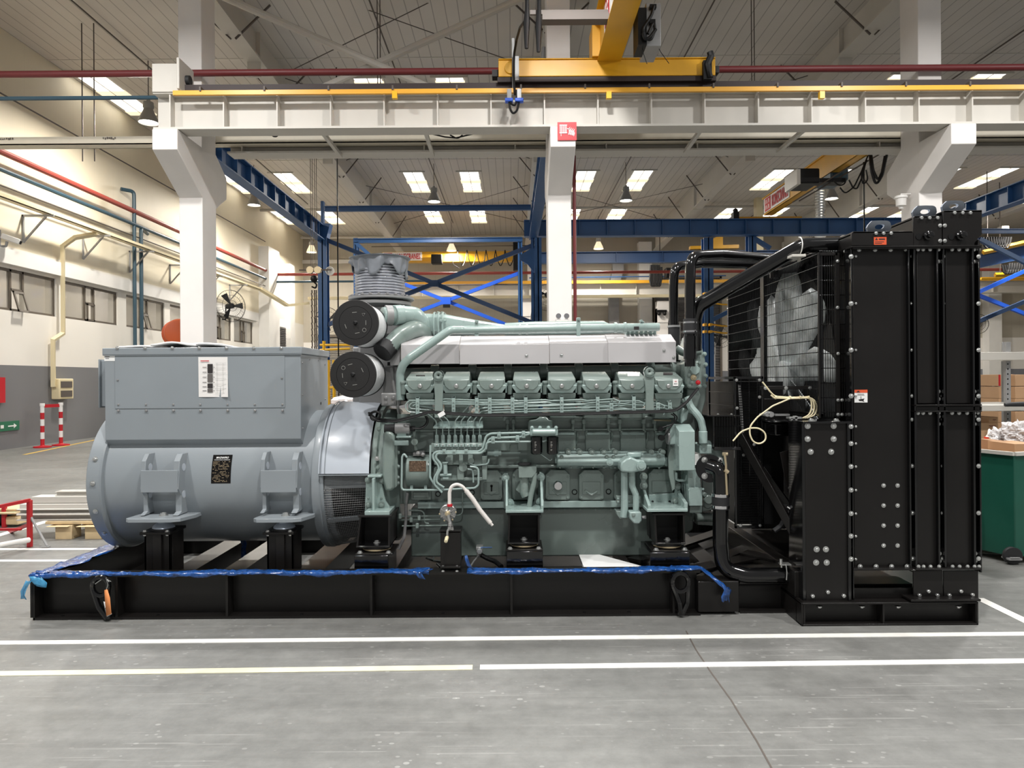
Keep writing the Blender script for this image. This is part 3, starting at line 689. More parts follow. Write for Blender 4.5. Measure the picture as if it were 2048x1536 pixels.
for px, Y_, z in ((1050, 40.2, 6), (1325, 40.2, 5.6)):
    x = at(px, 600, 40.2).x; b = MB(); b.box(x-.3, x+.3, 40.2, 40.8, 0, z); b.prism([(x-.3, z-.8), (x+.3, z-.8), (x+.45, z), (x+.45, z+.4), (x-.3, z+.4)], 'y', 40.15, 40.8)
    tag(b.build('far_column', 'concrete_white'), 'far white column %s' % ('with the small red sign, left of the middle column' if px == 1050 else 'with the black emergency light, in front of the dark slatted opening'), 'column')
g = runway('far_runway_girder', XW+5, XR, 40.0, 6.32, 6.95, 'steel_white', 'far cream crane runway girder near the end wall', pitch=2.0)
b = MB(); b.box(XW+5, XR, 39.6, 39.66, 6.95, 7.12); b.build('conductor_bar', 'rail_yellow', g)
t = T('emergency_light', 'twin-head emergency light on the middle column above the engine', 'lamp', at(1122, 640, 13.9))
b = MB(); b.pbox(1112, 1137, 637, 645, 13.85, 14.0); b.build('battery_box', 'white_paint', t, bevel=.01)
for px in (1117, 1133):
    b = MB(); b.lathe([(.02, 0), (.05, -.03), (.055, .01), (.05, .02)], at(px, 632, 13.85), (0, -1, 0), 14); b.build('lamp_head', 'chrome', t)
b = MB(); c = at(1323, 625, 40.1); b.box(c.x-.28, c.x+.28, 40.0, 40.14, c.z, c.z+.14); b.ball(c+Vector((-.16, -.1, -.08)), .11, 8); b.ball(c+Vector((.16, -.1, -.08)), .11, 8)
tag(b.build('emergency_light', 'black_dark'), 'black twin emergency light on the far column', 'lamp')
rod('riser_pipe', [(1.28, 14.3, 0), (1.28, 14.3, 6.1)], .035, 'pipe_red', 'dark red riser pipe on the right side of the middle column', 'pipe', n=8)
# ================================================================== OVERHEAD CRANES AND BLUE STEELWORK
def logo_mark(parent, face, p, h, m='red'):
    """red box mark with the two rows of white strokes, left of the lettering"""
    X = {'-y': Vector((1, 0, 0)), '-x': Vector((0, -1, 0))}[face]; N = {'-y': Vector((0, -1, 0)), '-x': Vector((-1, 0, 0))}[face]; Z = Vector((0, 0, 1)); p = Vector(p)
    def quad(b, x0, x1, z0, z1, o, sl=0):
        v = [p+X*(x0)+Z*z0, p+X*(x1)+Z*z0, p+X*(x1+sl)+Z*z1, p+X*(x0+sl)+Z*z1]
        b.add([q+N*o for q in v]+[q for q in v], [(0, 1, 2, 3), (7, 6, 5, 4), (0, 4, 5, 1), (1, 5, 6, 2), (2, 6, 7, 3), (3, 7, 4, 0)])
    b = MB(); quad(b, -h*.62, h*.62, -h/2, h/2, .004); b.build('logo_mark', m, parent)
    b = MB()
    for k in range(4):
        quad(b, h*(-.48+.25*k), h*(-.40+.25*k), h*.06, h*.38, .007, h*.07*(-1)**k)
        quad(b, h*(-.48+.25*k), h*(-.40+.25*k), -h*.38, -h*.06, .007, h*.07*(-1)**k)
    b.build('logo_strokes', 'white', parent)
# --- crane 1, over the engine, reaching towards the camera
t = T('overhead_crane', 'yellow overhead crane on the front runway reaching over the camera', 'crane', (1.8, 13.2, 7.05))
b = MB(); x0, x1 = at(997, 150, 13.0).x, at(1431, 150, 13.0).x
b.box(x0, x1, 13.0, 13.4, 7.15, 7.45); b.box(x0, x1, 12.97, 13.43, 7.45, 7.47); b.build('end_carriage', 'crane_yellow', t, bevel=.01)
b = MB(); b.box(x0-.02, x1+.02, 13.02, 13.38, 7.06, 7.15); b.build('wheel_skirt', 'rail_brown', t)
b = MB(); b.box(x0-.12, x0, 13.1, 13.3, 7.2, 7.32); b.box(x1, x1+.1, 13.1, 13.3, 7.24, 7.36); b.build('buffer', 'rubber', t)
b = MB(); b.cyl((x0+.22, 12.97, 7.3), (x0+.22, 13.0, 7.3), .11, n=20); b.build('wheel_cap', 'crane_yellow', t, bevel=.01)
b = MB(); b.box(1.60, 2.03, 1.0, 13.4, 7.42, 7.44); b.box(1.64, 1.66, 1.0, 13.4, 7.44, 8.05); b.box(1.97, 1.99, 1.0, 13.4, 7.44, 8.05); b.box(1.52, 2.05, 1.0, 13.6, 8.05, 8.08)
br = b.build('bridge_girder', 'crane_yellow', t)
b = MB(); b.box(1.5, 1.66, 12.9, 13.4, 7.47, 8.05); b.build('gusset', 'crane_yellow', t)
b = MB(); b.box(1.625, 1.64, 8.6, 12.2, 7.5, 8.0); b.build('name_board', 'white', br)
logo_mark(br, '-x', (1.62, 11.8, 7.75), .42)
text('KONECRANES', 'lettering', 'red', br, (1.615, 9.9, 7.75), .36, 2.6, '-x', .01)
# festoon arm and flat cables to the left
b = MB(); p = at(1060, 26, 11.6); b.box(p.x, 1.62, 11.6, 11.64, p.z-.02, p.z+.05); b.box(p.x+.2, 1.62, 11.55, 11.75, p.z-.13, p.z-.02); b.build('festoon_arm', 'rod_dark', t)
for px, y0, y1, w_ in ((1054, -40, 97, .03), (1078, -40, 104, .035)):
    b = MB(); b.tube([at(px+1, y0, 11.5), at(px, y0+60, 11.5), at(px-1, y1-50, 11.5), at(px-1, y1, 11.5)], [.03, .035, .055, .03], 0, 8); b.build('cable_bundle', 'cable_black', t)
b = MB(); b.ptube([(1050, 42, 11.5), (1040, 55, 12), (1033, 80, 12.5), (1028, 110, 12.85), (1027, 150, 12.85), (1030, 190, 12.85)], .022, None, .1, 8); b.build('power_cable', 'cable_black', t)
b = MB(); b.ptube([(1018, 200), (1020, 218), (1026, 228), (1034, 222), (1038, 204)], .02, 12.8, .15, 8); b.ptube([(1019, 198), (1022, 208), (1030, 212), (1034, 200), (1033, 180)], .018, 12.78, .15, 8); b.build('collector_cable', 'cable_black', t)
b = MB(); b.pbox(1014, 1023, 177, 196, 12.75, 12.85); b.pbox(1034, 1043, 177, 196, 12.75, 12.85); b.build('current_collector', 'steel_grey', t, bevel=.005)
b = MB(); b.pbox(1010, 1026, 195, 202, 12.74, 12.86); b.pbox(1030, 1047, 195, 202, 12.74, 12.86); b.build('collector_head', 'steel_blue_vivid', t, bevel=.01)
b = MB(); b.pbox(1024, 1029, 76, 185, 12.93, 12.97); b.pbox(1030, 1038, 112, 160, 12.9, 12.98); b.build('collector_post', 'steel_grey', t)
b = MB(); b.pbox(1407, 1424, 120, 158, 12.9, 13.0); b.ptube([(1420, 156), (1414, 130), (1422, 112), (1420, 104)], .06, 12.92, .05, 8); b.build('drive_motor', 'black_dark', t, bevel=.02)
# control cabinet on the right side
b = MB(); b.prism([(.0, 0), (.5, 0), (.5, .75), (.0, .75)], 'x', 0, 0.001) if False else None
b = MB(); p0, p1 = at(1292, 6, 11.5), at(1322, 92, 11.5); b.box(p0.x, p1.x, 11.5, 12.1, p1.z, p0.z); cc = b.build('control_cabinet', 'steel_grey', t, bevel=.008)
b = MB(); b.box(p0.x-.14, p0.x, 11.45, 11.9, p1.z, p0.z-.1); b.build('cabinet_bracket', 'black_dark', cc)
b = MB(); b.ptube([(1308, 12), (1303, 30), (1296, 42), (1285, 58), (1292, 78), (1302, 80), (1310, 60), (1308, 42), (1296, 68)], .025, 11.42, .1, 8); b.ptube([(1312, 58), (1300, 74), (1290, 80), (1286, 66)], .025, 11.4, .1, 8); b.pbox(1300, 1313, 8, 15, 11.42, 11.5); b.pbox(1300, 1311, 38, 46, 11.42, 11.5); b.build('cabinet_cable', 'cable_black', cc)
b = MB(); b.ptube([(1284, 90), (1286, 105), (1294, 128)], .006, 11.6, .1, 5); b.ptube([(1308, 78), (1322, 105), (1338, 127)], .006, 11.6, .1, 5); b.build('loose_wire', 'cable_black', cc)
b = MB(); b.box(.42, .62, 14.3, 14.7, 7.75, 7.95); b.ptube([(1088, 95, 14.5), (1086, 122, 14.5)], .05, None, 0, 8); tag(b.build('junction_box', 'steel_grey'), 'small grey junction box beside the upper middle column, above the crane rail', 'box')

# --- blue steelwork of the inner crane
def hbeam(name, p0, p1, w_, h_, m, label, stiff=0, cat='beam', grp=None):
    p0, p1 = Vector(p0), Vector(p1); d = (p1-p0).normalized(); _, a, u = frame_of(d)
    b = MB()
    b.bar(p0, p1, .015, h_)
    for s_ in (-1, 1): b.bar(p0+u*s_*(h_/2), p1+u*s_*(h_/2), w_, .03)
    o = b.build(name, m, label=label, cat=cat, group=grp)
    if stiff:
        n = max(2, int((p1-p0).length/stiff))
        for k in range(1, n):
            c = p0+(p1-p0)*k/n; q = MB(); q.bar(c-d*.012, c+d*.012, w_*.9, h_-.03); q.build('stiffener', m, o)
    return o
hbeam('blue_runway_beam', (-6.95, 14.9, 7.02), (-6.95, 26.2, 7.02), .32, .5, 'steel_blue', 'blue runway beam running back at left from the left column', .9)
hbeam('blue_runway_beam', (.86, 14.9, 7.02), (.82, 26.2, 7.02), .32, .5, 'steel_blue', 'blue runway beam running back beside the middle column', .9)
def post(px, pw, Y, ytop, label, m='steel_blue', name='blue_post', gap=None):
    p, q = at(px-pw/2, ytop, Y), at(px+pw/2, ytop, Y); b = MB()
    b.box(p.x, q.x, Y, Y+.03, 0, p.z); b.box(p.x, q.x, Y+.32, Y+.35, 0, p.z); b.box((p.x+q.x)/2-.02, (p.x+q.x)/2+.02, Y, Y+.35, 0, p.z)
    b.box(p.x-.05, q.x+.05, Y-.08, Y+.4, 0, .04)
    return b.build(name, m, label=label, cat='post')
pl = post(644, 18, 25.9, 447, 'blue steel post at left, behind the chain hoist')
b = MB(); p = at(644, 447, 25.9); b.prism([(p.x-.17, p.z-.5), (p.x+.17, p.z-.5), (p.x+.3, p.z), (p.x-.3, p.z)], 'y', 25.88, 26.3); b.build('capital', 'steel_blue', pl)
b = MB(); p = at(644, 402, 25.9); b.box(p.x-.05, p.x+.05, 25.9, 26.1, 7.3, p.z); b.build('stub', 'steel_blue', pl)
post(711, 9, 31, 476, 'blue steel post hidden mostly by the exhaust bellows')
post(1040, 9, 31, 474, 'slim blue steel post left of the large gusset plate')
post(1068, 12, 25.9, 475, 'blue steel post left of the middle column, the nearer of the two')
post(1050+26, 14, 24.6, 475, 'blue steel post touching the left edge of the middle column')
post(1417, 19, 25.9, 475, 'blue steel post with yellow insulators, right of the thick pipes')
post(1505, 16, 25.9, 470, 'blue steel post behind the curved radiator pipe')
post(2252, 18, 26.1, 440, 'blue steel post beyond the right edge of the picture, by the rack')
post(2254, 14, 30.4, 470, 'farther blue steel post beyond the right edge of the picture')
post(1948, 18, 25.9, 440, 'blue steel post just right of the radiator top')
def hb(px0, py0, px1, py1, Y, w_, h_, m, lab, stiff=0, nm='blue_crossbeam'):
    hbeam(nm, at(px0, py0, Y), at(px1, py1, Y), w_, h_, m, lab, stiff)
hb(650, 418, 1062, 415, 26, .15, .16, 'steel_blue', 'thin blue cross beam from the left post to the beam beside the middle column')
hb(708, 482, 1045, 479, 31, .15, .16, 'steel_blue', 'lower thin blue beam behind the bellows')
hb(1048, 458, 1820, 453, 25.8, .34, .56, 'steel_blue', 'deep blue runway girder passing behind the radiator top', .98, 'blue_girder')
hb(1048, 517, 1600, 512, 33.5, .34, .5, 'steel_blue_dark', 'farther dark blue girder below the deep one', 2, 'blue_girder')
hbeam('blue_runway_beam', (15.1, 15.5, 7.05), (15.1, 26.3, 7.05), .34, .55, 'steel_blue', 'blue runway beam at the right edge above the shelf', .9)
hb(1940, 462, 2260, 463, 26, .12, .14, 'steel_blue', 'thin blue cross beam right of the radiator top')
hb(1940, 527, 2260, 461, 30, .3, .5, 'steel_blue_dark', 'blue girder behind the far crane cables, right of the radiator')
def br3(a, c, m, lab, r=.1, cat='bracing'):
    b = MB(); b.bar(at(*a), at(*c), r, r); return tag(b.build('blue_brace', m), lab, cat)
b3 = [((652, 651, 26.05), (1063, 492, 26.05), 'steel_blue_dark', 'dark blue brace rising to the right behind the bellows'),
      ((652, 480, 26.2), (1066, 646, 26.2), 'steel_blue_dark', 'dark blue brace falling to the right behind the bellows'),
      ((712, 671, 31.1), (1042, 545, 31.1), 'steel_blue_vivid', 'bright blue brace rising to the right below the dark one'),
      ((712, 530, 31.25), (1042, 661, 31.25), 'steel_blue_vivid', 'bright blue brace falling to the right below the dark one'),
      ((710, 484, 31), (745, 515, 31), 'steel_blue', 'blue diagonal behind the bellows cover'),
      ((1418, 643, 26), (1460, 622, 26), 'steel_blue', 'short blue brace left of the radiator guard'),
      ((1510, 478, 26), (1540, 497, 26), 'steel_blue', 'short blue knee brace behind the curved pipe'),
      ((1958, 478, 26), (2250, 626.4, 26), 'steel_blue', 'blue brace falling to the right beside the radiator top'),
      ((1955, 585, 30), (2250, 450.5, 30), 'steel_blue_vivid', 'bright blue brace rising to the right above the shelf'),
      ((1955, 590, 30.2), (2250, 708.0, 30.2), 'steel_blue_vivid', 'bright blue brace falling to the right above the shelf'),
      ((1955, 643, 28), (2250, 517.9, 28), 'steel_blue_dark', 'dark blue brace rising to the right, lowest above the shelf')]
for a, c, m, lab in b3: br3(a, c, m, lab, .15)
b = MB(); b.pbox(859, 876, 560, 573, 25.88, 25.98); tag(b.build('gusset_plate', 'steel_blue_dark'), 'dark blue joint plate where the dark braces cross', 'plate')
b = MB(); b.pbox(885, 901, 594, 609, 30.92, 31.02); tag(b.build('gusset_plate', 'steel_blue_vivid'), 'bright blue joint plate where the bright braces cross', 'plate')
b = MB(); q = [(1040, 510), (1062, 497), (1080, 497), (1080, 545), (1068, 545), (1055, 528), (1040, 520)]; b.pprism(q, 25.7, 25.8); tag(b.build('gusset_plate', 'steel_blue'), 'large blue gusset plate left of the middle column', 'plate')
rod('cross_pipe', [(-6.7, 31.2, 5.8), (.35, 31.2, 5.8)], .03, 'rod_dark', 'thin dark line crossing behind the blue braces', 'pipe')
b = MB(); b.cyl((1.0, 39.75, 7.3), (12, 39.75, 7.35), .035, n=6); b.build('cable_run', 'steel_blue', g)
# chain hoist
t = T('chain_hoist', 'chain hoist with pulley block and long hanging chain left of the blue post', 'hoist', at(628, 640, 24))
b = MB(); p = at(628, 540, 24); 
for dx in (-.1, -.04, .04, .1): b.cyl((p.x+dx, 24, p.z), (p.x+dx, 24, 9.9), .01, n=5)
b.build('wire_rope', 'rod_dark', t)
for s_ in (-1, 1):
    b = MB(); b.cyl((p.x+s_*.13, 23.95, p.z), (p.x+s_*.13, 24.1, p.z), .12, n=14); b.build('pulley', 'brass', t)
b = MB(); b.tube([(p.x-.5, 24, p.z), (p.x+.6, 24, p.z)], .025, 0, 6); b.build('bar', 'rod_dark', t)
b = MB(); b.ball((p.x, 24, p.z-.3), .13, 10); b.tube([(p.x, 24, p.z-.4), (p.x+.09, 24, p.z-.5), (p.x+.05, 24, p.z-.62), (p.x-.08, 24, p.z-.56)], .03, .05, 6); b.build('hook', 'black_dark', t)
b = MB()
for s_ in (-.07, 0.02, .08):
    z = p.z-.68; i = 0
    while z > .5+abs(s_)*6:
        b.tube([(p.x+s_-.025*(i % 2), 24-.025*((i+1) % 2), z), (p.x+s_+.0, 24, z-.11)], .022, 0, 4); z -= .1; i += 1
b.build('chain', 'rod_dark', t)
# --- crane 2, inclined view at right
t = T('overhead_crane', 'yellow bridge crane on the blue girder, running back at upper right', 'crane', (9.4, 24, 7.6))
b = MB(); x = 9.25; zz = 7.55; b.box(x, x+.32, 17.6, 26.0, zz, zz+.03); b.box(x+.02, x+.05, 17.6, 26, zz, zz+.62); b.box(x+.27, x+.3, 17.6, 26, zz, zz+.62); b.box(x-.03, x+.35, 17.6, 26.1, zz+.6, zz+.64)
g2 = b.build('bridge_girder', 'crane_yellow', t)
b = MB(); b.box(x-.01, x+.02, 23.6, 25.95, zz+.06, zz+.58); b.build('name_board', 'white', g2)
logo_mark(g2, '-x', (x-.015, 25.55, zz+.32), .46)
text('KONECRANES', 'lettering', 'red', g2, (x-.025, 24.4, zz+.32), .4, 1.45, '-x', .01)
b = MB(); p0, p1 = at(1474, 433, 26), at(1602, 433, 26); b.box(p0.x, p1.x, 25.9, 26.2, zz-.3, zz-.06); b.build('end_carriage', 'crane_yellow', t, bevel=.01)
b = MB(); p = at(1470, 428, 25.8); b.box(p.x-.05, p.x+.15, 25.8, 26.1, zz-.3, zz+.1); b.ball((p.x+.05, 25.9, zz+.15), .1, 8); b.build('drive_motor', 'black_dark', t)
b = MB(); b.pbox(1596, 1640, 336, 366, 20.0, 20.9); hb_ = b.build('hoist_body', 'black_dark', t, bevel=.04)
b = MB(); b.pbox(1594, 1601, 338, 368, 19.9, 20.8); b.build('cover_panel', 'steel_white', hb_)
b = MB(); b.pbox(1662, 1698, 336, 360, 20.6, 21.6); b.build('hoist_motor', 'pipe_blue', t, bevel=.05)
b = MB(); b.pbox(1636, 1690, 356, 364, 20.2, 20.6); b.build('trolley_frame', 'black_dark', t)
b = MB()
for k, pts in enumerate((((1738, 306), (1722, 345), (1708, 374), (1690, 388), (1680, 375)), ((1740, 306), (1742, 340), (1752, 372), (1765, 350), (1774, 308)), ((1742, 308), (1746, 340), (1756, 362), (1764, 345), (1770, 312)), ((1698, 360), (1706, 376), (1714, 378), (1726, 350), (1732, 320)), ((1734, 320), (1722, 350), (1726, 370), (1736, 360), (1732, 340)), ((1668, 362), (1678, 372), (1690, 368), (1692, 356)))):
    b.ptube(pts, .035 if k in (1, 2) else .02, 19.5, .4, 6, 5)
b.build('festoon_cable', 'cable_black', t)
b = MB(); b.ptube([(1585, 405), (1700, 332)], .02, 20, 0, 5); b.ptube([(1598, 402), (1765, 305)], .02, 20.3, 0, 5); b.build('festoon_rail', 'rod_dark', t)
p = at(1728, 380, 19.8); b = MB(); b.cyl((p.x, 19.8, 7.6), (p.x, 19.8, 4.0), .02, n=6); b.build('pendant_cable', 'cable_black', t)
# silver spiral duct and cream post
b = MB(); b.pbox(1517-4, 1517+9, 306, 520, 33.8, 34.2); tag(b.build('cream_post', 'cream_metal'), 'tall cream post left of the inclined yellow crane', 'post')
p = at(1640, 400, 31); b = MB(); prof = []; 
for k in range(56): prof += [(.21, k*.12), (.235, k*.12+.06)]
b.lathe(prof, (p.x, 31, 3.5), (0, 0, 1), 14); tag(b.build('spiral_duct', 'zinc'), 'silver spiral duct hanging behind the inclined yellow crane', 'duct')
# --- far crane
t = T('overhead_crane', 'far yellow overhead crane with a name board, spanning behind the bellows', 'crane', at(900, 520, 38))
b = MB(); p0, p1 = at(764, 504, 38), at(1052, 522, 38); b.box(p0.x, p1.x, 38, 38.5, p1.z, p0.z); g3 = b.build('bridge_girder', 'crane_yellow', t)
b = MB(); q0, q1 = at(765, 505, 37.97), at(844, 521, 37.97); b.box(q0.x, q1.x, 37.94, 38, q1.z, q0.z); b.build('name_board', 'white', g3)
c = at(776, 513, 37.93); logo_mark(g3, '-y', (c.x, 37.93, (q0.z+q1.z)/2), .36)
c = at(816, 513, 37.93); text('KONECRANES', 'lettering', 'red', g3, (c.x, 37.92, (q0.z+q1.z)/2), .3, (q1.x-q0.x)*.62, '-y', .01)
b = MB(); b.pbox(862, 884, 508, 527, 37.4, 37.9); b.build('hoist_body', 'black_dark', t, bevel=.04)
b = MB()
for k in range(7):
    x_ = 915+k*19; b.ptube([(x_, 500), (x_+4, 520), (x_+10, 535), (x_+16, 520), (x_+19, 500)], .025, 37.6, .3, 5, 4)
b.ptube([(903, 520), (908, 530), (918, 536)], .02, 37.5, .1, 5); b.build('festoon_cable', 'cable_black', t)
b = MB(); p0 = at(764, 501, 38); b.cyl((p0.x-.5, 37.7, p0.z+.15), (p1.x+.6, 37.7, p0.z+.15), .025, n=5); b.build('festoon_rail', 'rod_dark', t)
b = MB(); b.pbox(1026, 1044, 482, 540, 37.3, 37.8); b.build('control_cabinet', 'black_dark', t, bevel=.03)
# lower small crane end above the curved pipes
t = T('crane_end', 'small yellow crane end carriage above the curved black pipes', 'crane', at(1422, 495, 33.4))
b = MB(); b.pprism([(1381, 492), (1478, 489), (1478, 496), (1381, 498)], 33.2, 33.5); b.build('carriage', 'crane_yellow', t)
b = MB(); b.pprism([(1405, 491), (1432, 474), (1446, 473), (1446, 491)], 33.25, 33.45); b.build('gusset', 'crane_yellow', t)
t = T('crane_cable_bundle', 'grey festoon cable bundle hanging at the far dark opening', 'cable', at(1318, 550, 38))
b = MB(); p = at(1320, 545, 38.1); b.cyl((p.x, 38.1, p.z), (p.x, 38.1, ZC), .03, n=5); b.build('hanger_rod', 'rod_dark', t)
b = MB()
for k in range(6): b.ptube([(1302+k*3, 530), (1300+k*3, 560), (1304+k*3, 576), (1308+k*3, 556), (1308+k*3, 534)], .06, 38, .3, 6)
b.build('cables', 'rubber', t)
b = MB(); b.pbox(1332, 1350, 535, 556, 37.8, 38.3); b.build('hoist', 'black_dark', t, bevel=.05)
# far crane cables at right of the radiator
t = T('crane_cable_bundle', 'tangle of festoon cables on yellow rails right of the radiator', 'cable', at(1990, 480, 30))
b = MB()
for k in range(9): b.ptube([(1966+k*5, 474), (1968+k*5, 490), (1974+k*5, 498), (1980+k*5, 486), (1982+k*5, 474)], .04, 29.5, .3, 6)
for k in range(9): b.ptube([(2005+k*5, 530), (2008+k*5, 545), (2014+k*5, 548), (2018+k*5, 536), (2020+k*5, 526)], .05, 31, .3, 6)
b.build('cables', 'rubber', t)
b = MB(); b.ptube([(1966, 505), (2080, 478)], .1, 29.8, 0, 4); b.ptube([(1990, 550), (2080, 546)], .1, 31.5, 0, 4); b.ptube([(1962, 557), (2080, 556)], .07, 36, 0, 4); b.build('yellow_rails', 'crane_yellow', t)
b = MB(); b.pbox(2004, 2018, 452, 464, 29.5, 29.8); b.build('terminal_box', 'steel_white', t)
b = MB()
for px, Y_, z_ in ((1975, 29.8, at(1975, 502, 29.8).z), (2060, 29.8, at(2060, 482, 29.8).z), (2000, 31.5, at(2000, 549, 31.5).z)): x_ = at(px, 500, Y_).x; b = MB(); b.cyl((x_, Y_, z_), (x_, Y_, ZC), .02, n=5); b.build('hanger_rod', 'rod_dark', t)
for k, py in enumerate((587, 606, 649, 663)):
    b = MB(); b.pbox(1409, 1414, py-2.5, py+2.5, 25.6, 25.88); b.pbox(1420, 1425, py-2.5, py+2.5, 25.6, 25.88); b.ptube([(1424, py), (1444, py+3), (1475, py+4)], .03, 25.7, 0, 5)
    tag(b.build('conductor_bracket', 'crane_yellow'), 'yellow insulator bracket on the blue post, %s of four' % ('topmost', 'second from the top', 'third from the top', 'lowest')[k], 'bracket')
# ================================================================== SKID BASE FRAME
YS0, YS1 = 4.80, 6.75
xl, xm, xr = -3.245, 1.262, 3.05
t = skid = T('skid_frame', 'long black welded steel skid frame carrying alternator, engine and radiator', 'base frame', (-1, 5.75, 0))
def channel(name, x0, x1, y0, z0, z1, out=-1, fl=.1, parent=skid, m='black_paint'):
    b = MB(); yw = y0-out*fl
    b.box(x0, x1, min(yw, yw-out*.012), max(yw, yw-out*.012), z0, z1)
    b.box(x0, x1, min(y0, yw), max(y0, yw), z0, z0+.016); b.box(x0, x1, min(y0, yw), max(y0, yw), z1-.016, z1)
    return b.build(name, m, parent)
fb = channel('front_beam', xl, xm, YS0, 0, .305)
channel('rear_beam', xl, 2.0, YS1, 0, .305, 1)
for px in (62, 232, 453, 742, 1023, 1348):
    x = at(px, 1200, YS0).x; b = MB(); b.box(x-.008, x+.008, YS0+.004, YS0+.1, .016, .289); b.build('stiffener', 'black_paint', skid)
for px in (118, 310, 600, 885, 1170, 1260):
    x = at(px, 1240, YS0).x; b = MB(); b.cyl((x, YS0+.04, .0155), (x, YS0+.04, .018), .012, n=10); b.build('bolt_hole', 'black_gloss', skid)
b = MB(); b.box(xl, xl+.012, YS0, YS1, 0, .305); b.box(xl, xl+.14, YS0+.1, YS1-.1, .289, .303); b.box(xl, xl+.14, YS0+.1, YS1-.1, 0, .016); b.build('end_beam', 'black_paint', skid)
for px, w_ in ((348, .17), (452, .16), (610, .2), (755, .22), (900, .12), (1050, .2), (1300, .2), (1440, .14)):
    x = at(px, 1110, YS0+.3).x; b = MB(); b.box(x-w_/2, x+w_/2, YS0+.11, YS1-.11, .2, .214); b.box(x-w_/2, x-w_/2+.012, YS0+.11, YS1-.11, .02, .2); b.box(x+w_/2-.012, x+w_/2, YS0+.11, YS1-.11, .02, .2); b.build('cross_member', 'black_paint', skid)
# step-down to the radiator section
b = MB(); b.pbox(1396, 1478, 1163, 1224, YS0+.01, YS0+.16); b.build('end_box', 'black_paint', skid, bevel=.004)
b = MB(); x0, x1 = at(1478, 1190, 4.86).x, 1.99; b.box(x0, x1, 4.93, 4.945, .0, .22); b.box(x0, x1, 4.84, 4.95, 0, .016); b.box(x0, x1, 4.84, 4.95, .2, .216); b.box(x0, x1, 4.95, 5.3, .2, .212); b.build('step_beam', 'black_paint', skid)
b = MB(); b.bar((at(1396, 1150, 4.85).x-.05, 4.9, .285), (1.95, 5.35, .285), .14, .012); b.bar((.9, 5.3, .25), (1.95, 6.4, .25), .12, .02); b.bar((1.2, 5.0, .23), (1.9, 5.75, .23), .11, .03); b.build('gusset_plate', 'black_paint', skid)
b = MB(); b.box(-.95, 1.1, YS0+.13, YS1-.12, .1, .11); b.build('underside_shade', 'black_dark', skid)  # added black plate, stands for the shade under the engine
b = MB(); b.box(1.3, 1.95, YS0+.12, YS1, .16, .17); b.build('deck_plate', 'black_dark', skid)
# lifting lugs on the front beam
def lug(px0, px1, py0, py1, name='lifting_lug'):
    a, c = at(px0, py0, YS0-.02), at(px1, py1, YS0-.02); w_ = c.x-a.x; h = a.z-c.z; b = MB()
    out = [(0, 0), (0, .25), (.25, .55), (.2, .85), (.35, 1), (.7, 1), (1.0, .8), (.95, .5), (.6, .25), (.55, 0)]
    b.prism([(a.x+w_*u*.9, c.z+h*v) for u, v in out], 'y', YS0-.03, YS0-.005)
    return b.build(name, 'black_gloss', skid, bevel=.004)
# lug is a ring-plate standing off the beam
def lug2(px, Ytop, lean):
    a = at(px, 1160, YS0-.02); pts = []
    b = MB()
    ring = [Vector((a.x+math.cos(k*PI/8)*.055, YS0-.03, .235+math.sin(k*PI/8)*.062)) for k in range(17)]
    b.tube(ring, .017, 0, 8); b.tube([Vector((a.x-.05, YS0-.03, .21)), Vector((a.x-.01, YS0-.035, .1)), Vector((a.x+lean, YS0-.03, .02))], [.018, .03, .02], .05, 8)
    b.tube([Vector((a.x+.05, YS0-.03, .21)), Vector((a.x+.045, YS0-.035, .1)), Vector((a.x+lean+.01, YS0-.03, .02))], [.016, .022, .018], .05, 8)
    return b.build('lifting_lug', 'black_gloss', skid)
lug2(203, 0, .045); lug2(1360, 0, .0)

# ================================================================== ALTERNATOR
ZA, YA, RA = .848, 5.75, .52
t = alt = T('alternator', 'large grey round-bodied alternator with a box on top at the left end', 'alternator', (-2.2, YA, .3))
xe = -3.125
b = MB(); b.lathe([(.05, 0), (.545, 0), (.56, .012), (.56, .10), (.548, .112), (.52, .115)], (xe, YA, ZA), (1, 0, 0), 96); b.build('end_ring', 'alternator_grey', alt)
b = MB(); b.lathe([(RA, 0), (RA, 1.62), (.535, 1.66), (.535, 1.68)], (xe+.11, YA, ZA), (1, 0, 0), 96); b.build('body', 'alternator_grey', alt)
b = MB(); b.lathe([(.53, 0), (.565, .0), (.57, .01), (.57, .055), (.56, .065), (.53, .065)], (at(622, 960, 5.18).x, YA, ZA), (1, 0, 0), 96); b.build('adapter_ring', 'alternator_grey', alt)
for an in (200, 222, 245, 178, 160):
    a_ = math.radians(an); c = (xe-.001+.114, YA+.545*math.cos(a_), ZA+.545*math.sin(a_)); 
    c = (xe+.06, YA+.562*math.cos(a_), ZA+.562*math.sin(a_)); bolt(alt, c, .013, (0, math.cos(a_), math.sin(a_)))
# terminal box
bx0, bx1, by0, by1, bz0, bz1 = -3.018, -1.566, 5.27, 6.05, 1.175, 1.805
b = MB(); b.prism([(by0, bz0), (by0, bz1), (by1, bz1), (by1, bz0), (by1-.1, bz0-.06), (by0+.07, bz0-.065)], 'x', bx0, bx1); tb = b.build('terminal_box', 'alternator_grey', alt, bevel=.004)
b = MB(); b.box(bx0-.012, bx1+.012, by0-.012, by1+.012, bz1-.0, bz1+.052); b.build('lid', 'alternator_grey', tb, bevel=.005)
b = MB(); b.prism([(by0-.01, bz1+.0), (by0-.01, bz1-.004), (by0, bz1-.004), (by0, bz1)], 'x', bx0-.01, bx1+.01); b.build('lid_lip', 'alternator_grey', tb)
# access panel
a, c = at(230, 701, by0), at(570, 815, by0); b = MB(); b.box(a.x, c.x, by0-.004, by0, c.z, a.z); b.build('access_panel', 'alternator_grey', tb, bevel=.001)
